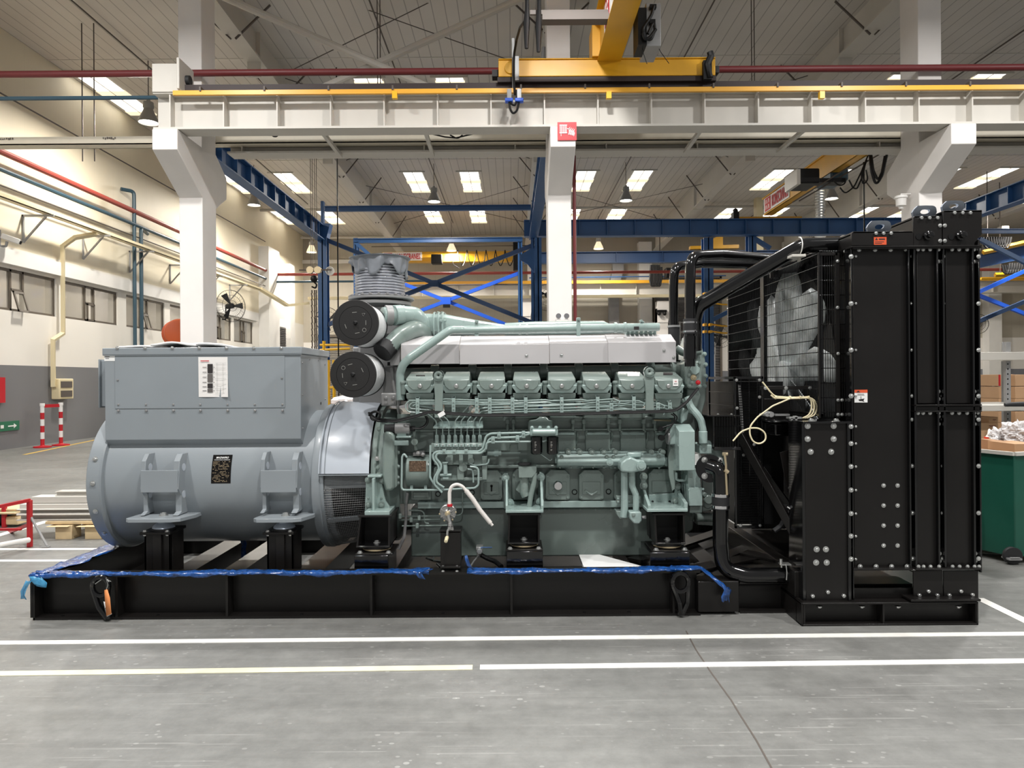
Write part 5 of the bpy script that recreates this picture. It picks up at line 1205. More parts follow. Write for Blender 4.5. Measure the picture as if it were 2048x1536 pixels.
# front coolant riser pipe and the long crossover pipe
b = MB(); b.ptube([(801, 800, 5.22), (800, 748, 5.22), (806, 729, 5.2), (822, 714, 5.2), (900, 660, 5.24), (925, 660, 5.3), (1318, 654, 5.36)], .031, None, .09, 14, 7); P('coolant_crossover_pipe', b, GL, None, 0)
for px in (1040, 1054, 1231, 1250):
    b = MB(); a = at(px-3, 660-(px-920)*.015, 5.33+(px-1000)*.0001); b.cyl(a, a+Vector((.022, 0, 0)), .04, n=20); P('pipe_clamp', b, GL, None, .003)
for px in (953, 1157):
    b = MB(); b.pbox(px-4, px+4, 640-(5 if px > 1000 else 0), 672, 5.29, 5.31); q = P('pipe_bracket', b, GL, None, .003); bolt(q, at(px, 645-(5 if px > 1000 else 0), 5.29), .008, m=G)
b = MB(); b.pbox(1268, 1278, 653, 659.5, 5.318, 5.322); P('pipe_label', b, 'ink', None, 0, label='small black label')
b = MB(); b.ptube([(1283, 652), (1283, 643), (1288, 645)], .008, 5.36, .01, 6); b.pcyl(1283, 641, 5.33, 5.38, .01, 8); P('vent_cock', b, GL, None, 0)
random.seed(9)
for k in range(7):
    px = 1252+k*9; b = MB(); b.pbox(px, px+7, 663+random.uniform(-2, 1), 670, 5.42, 5.5); b.pcyl(px+4, 664, 5.40, 5.42, .012, 8); P('valve_fitting', b, GL, None, .003)
# flywheel housing
xf = at(741, 900, 5.2).x
b = MB(); b.lathe([(.1, 0), (.555, 0), (.555, .035), (.53, .045), (.525, .13), (.45, .19)], (xf, YA, ZA), (1, 0, 0), 72); fw = P('flywheel_housing', b, G, None, 0)
b = MB(); b.pprism([(765, 868), (772, 862), (784, 864), (789, 872), (789, 975), (784, 982), (770, 982), (764, 960)], 5.14, 5.4); P('gear_housing', b, G, None, .02)
b = MB(); b.pprism([(789, 880), (795, 884), (795, 972), (789, 977)], 5.17, 5.4); q = P('gear_housing_flange', b, G, None, .005)
for py in (905, 933, 955, 966): bolt(q, at(796, py, 5.18), .013, (1, 0, 0), G)
for p in ((754, 917), (740+9, 975), (758, 858), (756, 935), (757, 949)): bolt(fw, at(p[0], p[1], 5.19), .012, m='zinc' if p[0] == 754 else G)
b = MB(); b.pprism([(795, 828), (868, 828), (868, 905), (812, 905), (795, 895)], 5.36, 5.5); P('rear_case', b)
# left engine foot
b = MB(); b.pprism([(732, 958), (738, 952), (762, 952), (764, 968), (771, 1002), (778, 1012), (778, 1026), (729, 1026)], 5.17, 5.2); lf = P('engine_foot', b, GL, None, .005)
b = MB(); b.pbox(744, 749, 957, 1026, 5.06, 5.17); P('web', b, GL, lf, .003)
b = MB(); b.pbox(729, 779, 1023, 1031, 5.02, 5.4); P('foot_flange', b, GL, lf, .003)
b = MB(); b.pbox(735, 762, 951, 955, 5.1, 5.2); P('foot_top', b, GL, lf, .003)
for p in ((737, 960), (763, 961), (737, 1010), (763, 1010)): bolt(lf, at(*p, 5.17), .018, m=G)
for p in ((737, 996), (763, 996)): bolt(lf, at(*p, 5.17), .009, m=G, washer=False)
# starter/charger unit with nameplate
c = at(812, 944, 5.2); c2 = at(860, 944, 5.2)
b = MB(); b.lathe([(.1, 0), (.118, .01), (.118, .165), (.112, .175), (.05, .175)], (c.x, 5.25, c.z), (1, 0, 0), 40); sm_ = P('starter_motor', b, G, None, 0)
b = MB(); b.pbox(818, 852, 922, 943, 5.13, 5.15); P('nameplate', b, 'plate_bronze', sm_, .001, label='small bronze nameplate on the starter')
for px in (820, 848): b = MB(); b.pbox(px, px+6, 971, 980, 5.17, 5.2); P('strap', b, GL, sm_, .002)
b = MB(); b.pbox(826, 846, 905, 912, 5.18, 5.3); b.ball(at(836, 907, 5.17), .02, 8); b.ball(at(846, 909, 5.17), .018, 8); P('terminals', b, 'steel_grey', sm_, .002)
b = MB(); b.ptube([(814, 915), (808, 907), (804, 914), (803, 975), (806, 980), (880, 980), (950, 976), (957, 970), (957, 935), (940, 933)], .0075, 5.1, .04, 8); P('starter_oil_line', b, GL, None, 0)
# solenoid
b = MB(); c = at(790, 857.5, 5.18); b.lathe([(.03, 0), (.04, .004), (.04, .108), (.03, .112)], c, (1, 0, 0), 24); sl = P('solenoid', b, 'steel_grey', None, 0)
b = MB(); b.cyl(c, c-Vector((.075, 0, 0)), .034, n=18); b.cyl(c+Vector((.112, 0, 0)), c+Vector((.145, 0, 0)), .02, n=12); P('solenoid_boot', b, 'rubber', sl, 0)
b = MB(); b.pbox(799-5, 812, 864, 872, 5.16, 5.22); b.pbox(792, 822, 872, 876, 5.14, 5.25); b.pbox(787, 817, 881, 891, 5.15, 5.3); P('solenoid_bracket', b, GL, None, .003)
b = MB(); b.ptube([(828, 860), (829, 880), (832, 900)], .012, 5.2, .03, 8); b.pcyl(829, 884, 5.17, 5.22, .024, 14); P('linkage', b, G, None, 0)
# injection pump with eight plungers
b = MB(); b.pbox(862, 972, 886, 905, 5.12, 5.3); b.pbox(868, 966, 905, 930, 5.16, 5.32); b.pbox(872, 966, 930, 955, 5.2, 5.32); b.pbox(880, 972, 955, 962, 5.14, 5.3); ip = P('injection_pump', b, G, None, .006)
for k in range(8):
    px = 873.5+12.35*k; c = at(px, 885, 5.14); b = MB()
    b.cyl((c.x, 5.15, c.z-.003), (c.x, 5.15, c.z+.022), .0165, n=12); b.cyl((c.x, 5.15, c.z+.022), (c.x, 5.15, c.z+.052), .0145, n=6); b.cyl((c.x, 5.15, c.z+.052), (c.x, 5.15, c.z+.056), .009, n=8); el = P('plunger', b, GL, ip, 0)
    b = MB(); b.pbox(px-5, px+5, 888, 894, 5.105, 5.125); P('clamp', b, GL, ip, .002)
    bolt(ip, at(px, 890, 5.105), .006, m='zinc', washer=False)
for k, (x0, x1, y0, y1) in enumerate(((868, 880, 936, 960), (894, 906, 908, 930), (918, 926, 908, 932), (914, 928, 934, 960), (964, 974, 912, 960), (936, 946, 906, 930))):
    b = MB(); b.pbox(x0, x1, y0, y1, 5.13, 5.22); P('pump_lug', b, G, ip, .004)
for px, py, r in ((896, 918, .02), (942, 922, .022), (926, 935, .03), (950, 945, .02)):
    b = MB(); b.pcyl(px, py, 5.12, 5.2, r, 16); P('plug', b, G, ip, 0)
b = MB(); b.ptube([(890, 928), (891, 948)], .016, 5.1, 0, 12); c = at(890.5, 926, 5.1); b.lathe([(.022, 0), (.022, .008)], c, (0, 0, 1), 12); b.ptube([(880, 950), (903, 950)], .01, 5.1, 0, 8); b.pbox(886, 897, 955, 958, 5.08, 5.12); P('priming_pump', b, GL, None, 0)
b = MB(); c = at(975, 906, 5.18); b.cyl(c, c+Vector((.1, 0, 0)), .02, n=12); b.cyl(c+Vector((.05, 0, 0)), c+Vector((.08, 0, 0)), .026, n=6); b.cyl(c+Vector((.1, 0, 0)), c+Vector((.24, 0, 0)), .004, n=6); P('rack_actuator', b, GL, None, 0)
# rail above the pump and the eight injector pipes
b = MB(); b.pprism([(867, 852), (880, 842), (966, 842), (966, 853)], 5.2, 5.215); b.pbox(866, 966, 853, 857, 5.12, 5.21); rl = P('injector_pipe_bracket', b, GL, None, .002)
for k in range(8):
    px = 873.5+12.2*k; bolt(rl, at(px+5, 855, 5.12), .005, m=G, washer=False)
tops = [((853, 826), 801), ((862, 820), 806), ((870, 817), 811), ((944, 805), 806), ((949, 811), 811), ((956, 817), 815), ((963, 822), 818), ((970, 826), 822)]
for k in range(8):
    px = 873+12.3*k; (tx, ty), ry = tops[k]
    pts = [(px, 870, 5.15), (px, 842, 5.12)]
    if k < 3: pts += [(tx, ty, 5.1), (815+k*6, 824-k*7, 5.09), (810+k*8, 812, 5.085), (816+k*8, 802+k*3, 5.08), (905, 802+k*3, 5.08), (1000+k*70, 801+k*5, 5.08), (1010+k*70, 806+k*4, 5.1)]
    else: pts += [(tx, ty, 5.1), (tx+14, ty-1, 5.08), (1030+(k-3)*65, 800+(k-3)*4.4, 5.075), (1050+(k-3)*65, 808, 5.09)]
    b = MB(); b.tube([at(*p) for p in pts], .0046, .05, 7, 5); P('injector_pipe', b, GL, None, 0)
for k, (y, x0, x1) in enumerate(((801, 818, 1240), (805, 824, 1290), (810, 976, 1330), (814.5, 968, 1345), (819, 975, 1340), (823, 1000, 1330))):
    b = MB(); pts = [(x0, y)]; x = x0+60; 
    while x < x1-40: pts += [(x, y-(x-800)*.006), (x+12, y-(x-800)*.006+random.choice((-2.5, 0, 2.5)))]; x += 71
    pts += [(x1-12, y-3.2), (x1, y+2), (x1-3, y+7)]
    b.ptube(pts, .0048, 5.075+.004*k, .03, 7, 4); P('injector_pipe', b, GL, None, 0)
for px in (835, 907, 953.5, 979.5, 1025, 1051.5, 1123.5, 1195.5, 1223, 1268, 1316, 1340):
    short = px in (1223, 1316, 1340); y0 = (806 if short else 794)-(px-835)*.008; b = MB(); b.pbox(px-3.6, px+3.6, y0, 829-(px-835)*.012, 5.062, 5.07); b.pbox(px-3.6, px+3.6, y0, y0+2.5, 5.062, 5.16); q = P('pipe_clip', b, GL, None, .001)
    for py in (805, 812, 819): 
        if py > y0+3: bolt(q, at(px, py-(px-835)*.006, 5.062), .006, m=G, washer=False)
# low pressure fuel pipes to the filters
def pipe(pts, r, Y, nm='fuel_pipe', m=GL, bend=.05): b = MB(); b.ptube(pts, r, Y, bend, 10, 6); return P(nm, b, m, None, 0)
pipe([(884, 985), (868, 968), (869, 955), (880, 935), (866, 917), (866, 908), (874, 903), (958, 903), (966, 897), (972, 872), (982, 867), (1062, 865)], .0085, 5.09)
pipe([(888, 975), (872, 965), (875, 950), (885, 932), (871, 915), (874, 907), (962, 906.5), (971, 899), (977, 880), (984, 876), (1040, 874), (1072, 864)], .0085, 5.085)
pipe([(972, 898), (973, 887), (978, 884), (1088, 883), (1094, 879), (1106, 864)], .0075, 5.07)
pipe([(861, 890), (860, 955), (868, 968), (890, 980)], .008, 5.1)
pipe([(940, 927), (950, 931), (976, 928), (978, 918)], .006, 5.12); pipe([(935, 938), (946, 940), (947, 965)], .006, 5.12)
for px, py in ((998, 871), (1047, 869), (986, 880), (1035, 878), (888, 903), (908, 904), (932, 903)):
    b = MB(); b.pbox(px-3.5, px+3.5, py-7 if px > 950 else py-4, py+7 if px > 950 else py+5, 5.06, 5.085); q = P('pipe_clip', b, GL, None, .002); bolt(q, at(px, py, 5.06), .007, m=G, washer=False)
b = MB(); b.pprism([(1057, 846), (1060, 841), (1072, 839), (1080, 834), (1093, 834), (1098, 840), (1105, 842), (1106, 872), (1057, 872)], 5.15, 5.3); P('filter_bracket', b, G, None, .006)
b = MB(); b.pbox(1060, 1116, 858, 872, 5.02, 5.15); b.cyl(at(1064, 864, 5.01), at(1112, 864, 5.01), .022, n=14); fh = P('filter_head', b, GL, None, .008)
for p in ((1064, 855), (1080, 855), (1097, 855), (1112, 855)): bolt(fh, at(*p, 5.02), .009, m=GL)
for i, px in enumerate((1073, 1105)):
    c = at(px, 872, 5.06); b = MB(); b.lathe([(.03, 0), (.043, -.006), (.043, -.115), (.04, -.125), (.03, -.13)], c, (0, 0, 1), 28); fo = P('fuel_filter', b, 'black_gloss', None, 0)
    b = MB()
    for (y, w_) in ((884, 7), (886.5, 5), (889, 8), (891, 8), (894, 6), (899, 7), (900.8, 6)):
        cc = at(px-4, y, 5.0155); b.box(cc.x, cc.x+w_*.0035*.5, 5.014, 5.0165, cc.z-.0013, cc.z+.0013)
    P('filter_lettering', b, 'decal_grey', fo, 0)
pipe([(1081, 908), (1100, 922), (1104, 918)], .003, 5.15, 'drain_line')
# oil cooler housing
b = MB(); b.prism([(5.20, at(1220, 931, 5.2).z), (5.18, at(1220, 922, 5.18).z), (5.22, at(1220, 908, 5.22).z), (5.36, at(1220, 900, 5.36).z), (5.38, at(1220, 938, 5.38).z)], 'x', at(1114, 918, 5.2).x, at(1331, 918, 5.2).x); oc = P('oil_cooler', b, GL, None, .01)
for px, py in ((1123, 914), (1213, 914), (1227, 914), (1317, 913)): bolt(oc, at(px, py, 5.2), .011, m=G)
for px in (1137, 1160, 1184, 1208, 1231, 1303, 1326): b = MB(); b.pcyl(px, 904.5, 5.22, 5.36, .02, 14); P('bolt_boss', b, G, oc, 0); bolt(oc, at(px, 904.5, 5.22), .011, m=G)
for px in range(1120, 1330, 22): bolt(oc, at(px, 935, 5.24), .008, m=G, washer=False)
b = MB(); b.pcyl(1220, 925, 5.15, 5.2, .024, 18); b.pcyl(1220, 925, 5.14, 5.15, .012, 6); P('drain_plug', b, GL, oc, 0)
b = MB(); b.pbox(1330, 1337, 915, 932, 5.24, 5.36); b.pbox(1110, 1115, 916, 928, 5.24, 5.36); P('end_cap', b, GL, oc, .01)
# coolant transfer housing and two down pipes
b = MB(); b.pprism([(1255, 905), (1284, 905), (1284, 916), (1255, 916)], 5.14, 5.2); b.pprism([(1243, 925), (1252, 918), (1262, 914), (1275, 920), (1290, 921), (1290, 940), (1278, 943), (1265, 946), (1242, 944), (1241, 932)], 5.05, 5.2); th = P('thermostat_housing', b, GL, None, .012)
b = MB(); b.pcyl(1283, 932, 5.03, 5.1, .034, 20); b.pcyl(1283, 932, 5.02, 5.03, .02, 16); P('housing_boss', b, GL, th, 0)
pipe([(1249, 944), (1249, 1015), (1247, 1034)], .026, 5.14, 'down_pipe', GL, .05); pipe([(1264, 944), (1264, 972), (1272, 990), (1272, 1020)], .023, 5.13, 'down_pipe', GL, .06)
b = MB(); b.pbox(1233, 1282, 992, 1007, 5.17, 5.22); q = P('pipe_bracket', b, G, None, .004)
for p in ((1236, 997), (1236, 1003), (1258, 1003), (1277, 996), (1277, 1004)): bolt(q, at(*p, 5.17), .009, m=GL, washer=False)
b = MB(); b.pprism([(1232, 1022), (1254, 1024), (1256, 1036), (1240, 1038), (1234, 1030)], 5.15, 5.25); P('pipe_flange', b, G, None, .004)
b = MB(); b.pprism([(1259, 1024), (1283, 1024), (1284, 1042), (1278, 1048), (1268, 1047), (1260, 1038)], 5.06, 5.16); q = P('drain_block', b, GL, None, .008)
b = MB(); b.ptube([(1284, 1035), (1292, 1034)], .012, 5.1, 0, 8); P('drain_cock', b, 'steel_grey', q, 0); bolt(q, at(1267, 1030, 5.06), .01, m=G)
# oil filler with elbow
c = at(1049, 930, 5.12); b = MB(); b.lathe([(.05, 0), (.05, -.012)], c+Vector((0, 0, .015)), (0, 0, 1), 24); P('filler_cap', b, 'rubber', None, 0)
b = MB(); b.pprism([(1037, 933), (1073, 933), (1073, 943), (1064, 955), (1038, 955)], 5.08, 5.22); b.ptube([(1049, 950), (1049, 985), (1052, 992)], .033, 5.13, .02, 14); b.pprism([(1032, 980), (1041, 965), (1060, 965), (1066, 980), (1049, 993)], 5.14, 5.3); P('oil_filler', b, G, None, .008)
pipe([(1070, 945), (1068, 965), (1062, 990), (1058, 1016)], .018, 5.1, 'breather_pipe', G)
# middle engine foot: shelf bracket
b = MB(); b.pbox(1011, 1087, 1020, 1026, 4.98, 5.4); mf = P('engine_foot', b, GL, None, .004)
for x0, x1 in ((1011, 1015.5), (1082, 1087)):
    b = MB(); xa, xb = at(x0, 1000, 5.0).x, at(x1, 1000, 5.0).x; z0, z1 = at(x0, 1022, 5.0).z, at(x0, 950, 5.2).z
    b.prism([(4.99, z0), (4.99, z0+.04), (5.2, z1), (5.38, z1), (5.38, z0)], 'x', xa, xb); P('web', b, GL, mf, .003)
for p in ((1011, 955), (1082, 954), (1020, 1005), (1080, 1003)): bolt(mf, at(*p, 5.19), .02, m=GL)
b = MB(); b.pprism([(1006, 948), (1016, 946), (1020, 1018), (1008, 1018)], 5.28, 5.36); P('foot_bracket', b, GL, mf, .004)
b = MB(); b.pprism([(1079, 944), (1088, 948), (1086, 1018), (1076, 1018)], 5.28, 5.36); P('foot_bracket', b, GL, mf, .004)
# right engine foot
b = MB(); b.pprism([(1282, 948), (1291, 948), (1291, 978), (1282, 978)], 5.2, 5.3); b.pbox(1294, 1376, 1018, 1024, 4.98, 5.35); rf = P('engine_foot', b, GL, None, .004)
b = MB(); z0 = at(1300, 1020, 5).z; b.prism([(4.99, z0), (4.99, z0+.035), (5.2, at(1300, 978, 5.2).z), (5.3, at(1300, 978, 5.3).z), (5.3, z0)], 'x', at(1290, 1000, 5.1).x-.0, at(1296, 1000, 5.1).x); P('web', b, GL, rf, .003)
b = MB(); b.prism([(4.99, z0), (4.99, z0+.05), (5.2, at(1300, 985, 5.2).z), (5.3, at(1300, 960, 5.3).z), (5.3, z0)], 'x', at(1368, 1000, 5.0).x, at(1375, 1000, 5.0).x); b.pprism([(1298, 990), (1368, 985), (1372, 1018), (1298, 1018)], 5.28, 5.33); P('web', b, GL, rf, .003)
for p in ((1287, 953), (1287, 971), (1350, 1002), (1354, 972)): bolt(rf, at(*p, 5.2), .02, m=G)
for p in ((1305, 1003), (1339, 1003)): bolt(rf, at(*p, 5.27), .009, m='black_dark', washer=False)
for p in ((1322, 1014), (1343, 1014)): bolt(rf, at(p[0], 1018, 5.1), .014, (0, 0, 1), GL)
# alternator, belt guards and front gear case
b = MB(); c = at(1332, 873, 5.16); b.lathe([(.03, 0), (.055, .006), (.06, .02), (.06, .09), (.055, .1)], c, (1, 0, 0), 28); ch = P('charging_alternator', b, 'steel_grey', None, 0)
b = MB(); b.pbox(1340, 1362, 851, 889, 5.1, 5.22); P('mount', b, GL, ch, .006)
b = MB(); b.pcyl(1325, 876, 5.1, 5.15, .018, 12); P('terminal', b, 'cable_black', ch, 0)
b = MB(); b.prism([(4.98, at(1374, 941, 4.98).z), (4.98, at(1374, 862, 4.98).z), (5.12, at(1374, 848, 5.12).z), (5.3, at(1374, 848, 5.3).z), (5.3, at(1374, 941, 5.3).z)], 'x', at(1358, 900, 4.98).x, at(1390, 900, 4.98).x); bg = P('belt_guard', b, GL, None, .004)
b = MB(); b.pprism([(1376, 938), (1399, 938), (1402, 975), (1404, 1012), (1378, 1012), (1376, 975)], 5.08, 5.3); b.pbox(1378, 1405, 975, 1012, 5.04, 5.1); P('lower_belt_guard', b, GL, None, .004)
b = MB(); b.pbox(1379, 1404, 1012, 1026, 5.1, 5.3); P('guard_foot', b, G, None, .004)
for p in ((1357, 891), (1392, 886), (1386, 938), (1378, 980), (1406, 978)): bolt(bg, at(*p, 5.0), .008, m=GL, washer=False)
b = MB(); b.pbox(1387, 1402, 909, 930, 5.13, 5.15); P('info_plate', b, 'white', None, .001, label='small white plate with print')
b = MB(); b.pprism([(1342, 892), (1356, 900), (1350, 978), (1345, 982), (1338, 950), (1337, 915)], 5.16, 5.18); P('strut_plate', b, G, None, .003)
b = MB(); b.ptube([(1353, 945), (1353, 959), (1358, 961), (1372, 961), (1374, 950)], .009, 5.12, .02, 7); P('handle', b, GL, None, 0)
b = MB(); b.pprism([(1384, 700), (1392, 668), (1397, 672), (1410, 712), (1413, 755), (1412, 800), (1398, 850), (1386, 880), (1362, 890), (1362, 735)], 5.45, 5.9); gc = P('gear_case', b, G, None, .01)
for p in ((1396, 694), (1409, 708), (1411, 729), (1411, 752), (1409, 772)): bolt(gc, at(*p, 5.45), .012, m=GL)
b = MB(); b.pprism([(1370, 724), (1400, 721), (1404, 728), (1405, 768), (1398, 778), (1382, 778), (1371, 770)], 5.16, 5.45); wt = P('water_outlet_housing', b, G, None, .015)
b = MB(); b.pprism([(1386, 728), (1392, 727), (1400, 737), (1399, 745), (1392, 750), (1386, 748), (1381, 739)], 5.14, 5.17); P('cover_plate', b, GL, wt, .004)
for p in ((1378, 727), (1393, 730), (1399, 726), (1378, 750), (1379, 772), (1399, 772), (1391, 747), (1384, 765)): bolt(wt, at(*p, 5.155), .011, m=G)
bolt(wt, at(1387, 755, 5.155), .015, m='brass'); bolt(wt, at(1396, 765, 5.155), .012, m='red')
b = MB(); b.ptube([(1352, 696), (1364, 704), (1378, 707), (1400, 702)], .03, 5.42, .05, 12); P('bypass_pipe', b, G, None, 0)
b = MB(); c = at(1362, 740, 5.3); b.cyl(c, c+Vector((.06, 0, 0)), .042, n=20); P('outlet_neck', b, G, wt, 0)
b = MB(); b.pprism([(1374, 776), (1396, 778), (1402, 790), (1396, 812), (1384, 830), (1374, 826)], 5.24, 5.5); P('front_bracket', b, G, None, .01)
pipe([(1374, 795, 5.15), (1382, 815, 5.12), (1394, 828, 5.1), (1402, 840, 5.1), (1406, 860, 5.1), (1406, 892, 5.12)], .026, None, 'coolant_pipe', GL, .12)
b = MB(); c = at(1406, 862, 5.1); b.cyl(c, c-Vector((0, 0, .09)), .031, n=20); b.pbox(1399, 1424, 890, 908, 5.1, 5.25); P('pipe_flange', b, GL, None, .005)
b = MB(); b.ptube([(1412, 893), (1428, 900), (1436, 920), (1438, 940)], [.05, .06], 5.25, .08, 14); P('water_pump_volute', b, GL, None, 0)
b = MB(); b.pprism([(1362, 848), (1374, 840), (1378, 820), (1366, 815), (1360, 830)], 5.2, 5.4); b.pprism([(1352, 800), (1366, 806), (1372, 830), (1362, 848), (1350, 840)], 5.25, 5.5); P('front_casting', b, GL, None, .008)
b = MB(); b.cyl(at(1308, 840, 5.3), at(1342, 841, 5.3), .006, n=8); b.cyl(at(1352, 841, 5.3), at(1364, 841, 5.3), .006, n=8); P('speed_sensor', b, 'brass', None, 0)
b = MB(); b.pprism([(1404, 935), (1428, 925), (1428, 1020), (1404, 1024)], 5.3, 5.7); b.pcyl(1418, 1000, 5.2, 5.3, .035, 18); b.pcyl(1416, 1010, 5.22, 5.3, .03, 18); b.pcyl(1410, 990, 5.2, 5.3, .02, 8); P('water_pump', b, G, None, .01)
b = MB(); b.pprism([(1390, 1026), (1428, 1026), (1426, 1052), (1395, 1050)], 5.35, 5.8); b.cyl(at(1392, 1035, 5.3), at(1426, 1036, 5.3), .03, n=12); P('crank_front', b, 'pan_green', None, .005)
# small lines at lower left
for y, x0, x1 in ((1033, 800, 880), (1040, 798, 880), (1052, 804, 895)): pipe([(x0, y), (x1, y-1)], .0065, 5.3, 'oil_line', G)
pipe([(818, 1021, 5.3), (849, 1021, 5.3), (849, 1046, 5.3), (858, 1047, 5.3)], .006, None, 'oil_line', G); pipe([(815, 985), (812, 1010), (812, 1040), (808, 1075), (797, 1098)], .012, 5.3, 'drain_hose', 'steel_grey')
pipe([(925, 985), (925, 1030), (905, 1031)], .005, 5.3, 'oil_line', G)
for px, y in ((800, 1033), (822, 1040), (834, 1052), (838, 1036)): b = MB(); b.pbox(px-3, px+3, y-5, y+5, 5.27, 5.31); P('line_fitting', b, G, None, .003)

# --- things on the engine ------------------------------------------------
def filt(px, py, Y0, Y1, lab, rot):
    c = at(px, py, Y0); t = T('air_filter', lab, 'air filter', (c.x, Y0, c.z)); r = 46.3*Y0/F
    c1 = at(px, py, Y0); e = Vector((c.x+.0, Y1, c.z))
    b = MB(); b.lathe([(r*.95, .012), (r*.965, .02), (r*.965, Y1-Y0)], c, (0, 1, 0), 56); b.build('filter_body', 'filter_side', t)
    b = MB(); b.lathe([(.004, -.004), (.03, -.004), (r*.7, -.003), (r*.705, .001), (r*.715, -.003), (r*.98, -.002), (r, .004), (r, .02), (r*.96, .022)], c, (0, 1, 0), 72); e = b.build('end_cap', 'filter_black', t)
    b = MB(); b.lathe([(r*.96, Y1-Y0-.02), (r*1.0, Y1-Y0-.015), (r*1.0, Y1-Y0), (r*.2, Y1-Y0+.002)], c, (0, 1, 0), 56); b.build('rear_cap', 'rubber', t)
    b = MB(); b.lathe([(.02, 0), (.016, -.006), (.007, -.01), (.006, -.022)], c, (0, 1, 0), 6); b.ball(c+Vector((0, -.012, -.005)), .012, 8); b.build('wing_nut', 'cable_black', e)
    b = MB()
    for a_ in (0, 95, 200, 280):
        an = math.radians(a_+rot); d = Vector((math.cos(an), 0, math.sin(an))); q = Vector((-d.z, 0, d.x)); p = c+d*r*.45+Vector((0, -.004, 0))
        b.bar(p-q*.016, p+q*.016, .001, .003) if False else b.add([p-q*.016-d*.0015, p+q*.016-d*.0015, p+q*.016+d*.0015, p-q*.016+d*.0015], [(0, 1, 2, 3)])
    b.build('printed_marks', 'decal_grey', e)
    b = MB()
    for a_, k in ((45, 3), (-40, 12)):
        an = math.radians(a_+rot); p = c+Vector((math.cos(an), 0, math.sin(an)))*r*.5+Vector((0, -.005, 0)); b.tube([p+Vector((math.cos(2*PI*i/k+PI/6), 0, math.sin(2*PI*i/k+PI/6)))*.013 for i in range(k+1)], .0012, 0, 4)
    b.build('printed_symbols', 'decal_grey', e)
    return t
filt(711, 645.5, 4.98, 5.34, 'upper of the two round black-faced air filters', 0)
filt(706, 749, 4.98, 5.36, 'lower of the two round black-faced air filters', 185)
# engine pedestals
def eng_pedestal(x0, x1, y0, y1, bx0, bx1, by0, by1, lab, Yf=5.0, sl=6):
    c = at((x0+x1)/2, y1, Yf); t = T('engine_mount', lab, 'engine mount', (c.x, Yf+.15, .21)); z0, z1 = at(x0, y1, Yf).z, at(x0, y0, Yf).z
    xa, xb = at(x0, y0, Yf).x, at(x1, y0, Yf).x; s_ = sl*Yf/F
    b = MB(); b.box(xa-.01, xb+.01, Yf-.0, Yf+.34, z1-.014, z1); b.build('top_plate', 'black_paint', t, bevel=.002)
    for sx in (-1, 1):
        b = MB(); xx = xa if sx < 0 else xb; b.add([(xx, Yf, z1-.014), (xx-sx*.012, Yf, z1-.014), (xx-sx*.012+sx*s_ if sx < 0 else xx-.012, Yf-.02, z0), (xx+sx*s_ if sx < 0 else xx, Yf-.02, z0),
               (xx, Yf+.3, z1-.014), (xx-sx*.012, Yf+.3, z1-.014), (xx-sx*.012+sx*s_ if sx < 0 else xx-.012, Yf+.3, z0), (xx+sx*s_ if sx < 0 else xx, Yf+.3, z0)],
               [(0, 1, 2, 3), (7, 6, 5, 4), (0, 4, 5, 1), (1, 5, 6, 2), (2, 6, 7, 3), (3, 7, 4, 0)])
        b.build('side_plate', 'black_paint', t)
    b = MB(); b.box(xa, xb, Yf+.17, Yf+.18, z0, z1-.014); b.build('back_plate', 'black_dark', t)
    b = MB(); b.box(xa-s_, xb, Yf-.02, Yf+.3, z0, z0+.012); b.build('bottom_plate', 'black_gloss', t, bevel=.002)
    b = MB(); xm_ = (xa+xb)/2; zc0 = at(x0, by0, Yf).z; b.lathe([(.09, 0), (.105, .012), (.1, z0-zc0)], (xm_, Yf+.1, zc0), (0, 0, 1), 28); b.build('rubber_cone', 'rubber', t)
    b = MB(); b.lathe([(.088, 0), (.1, .004), (.1, .01), (.08, .014)], (xm_, Yf+.08, zc0+.004), (0, 0, 1), 28); b.build('rim', 'brass', t)
    b = MB(); ya, yb_ = at(bx0, 1100, Yf-.06).x, at(bx1, 1100, Yf-.06).x; b.box(ya, yb_, Yf-.055, Yf+.3, .214, zc0-.012); b.build('base_block', 'black_gloss', t, bevel=.004)
    b = MB(); b.box(xm_-.13, xm_+.13, Yf-.05, Yf+.25, zc0-.012, zc0); b.build('clamp_plate', 'black_paint', t, bevel=.002)
    bolt(t, (xm_, Yf+.07, z0+.012), .017, (0, 0, 1)); 
    for dx in (-.1, .1): bolt(t, (xm_+dx, Yf-.03, zc0), .014, (0, 0, 1)); bolt(t, (xm_+dx*.5, Yf+.12, z1-.014), .013, (0, 0, -1))
    return t
eng_pedestal(719, 780, 1031, 1094, 708, 776, 1104, 1130, 'black mount under the left engine foot, beside the alternator screen')
eng_pedestal(1017, 1079, 1027, 1087, 1013, 1086, 1096, 1122, 'black mount under the middle engine foot, right of the hand pump', sl=2)
eng_pedestal(1308, 1369, 1027, 1088, 1300, 1380, 1098, 1122, 'black mount under the right engine foot', sl=-2)
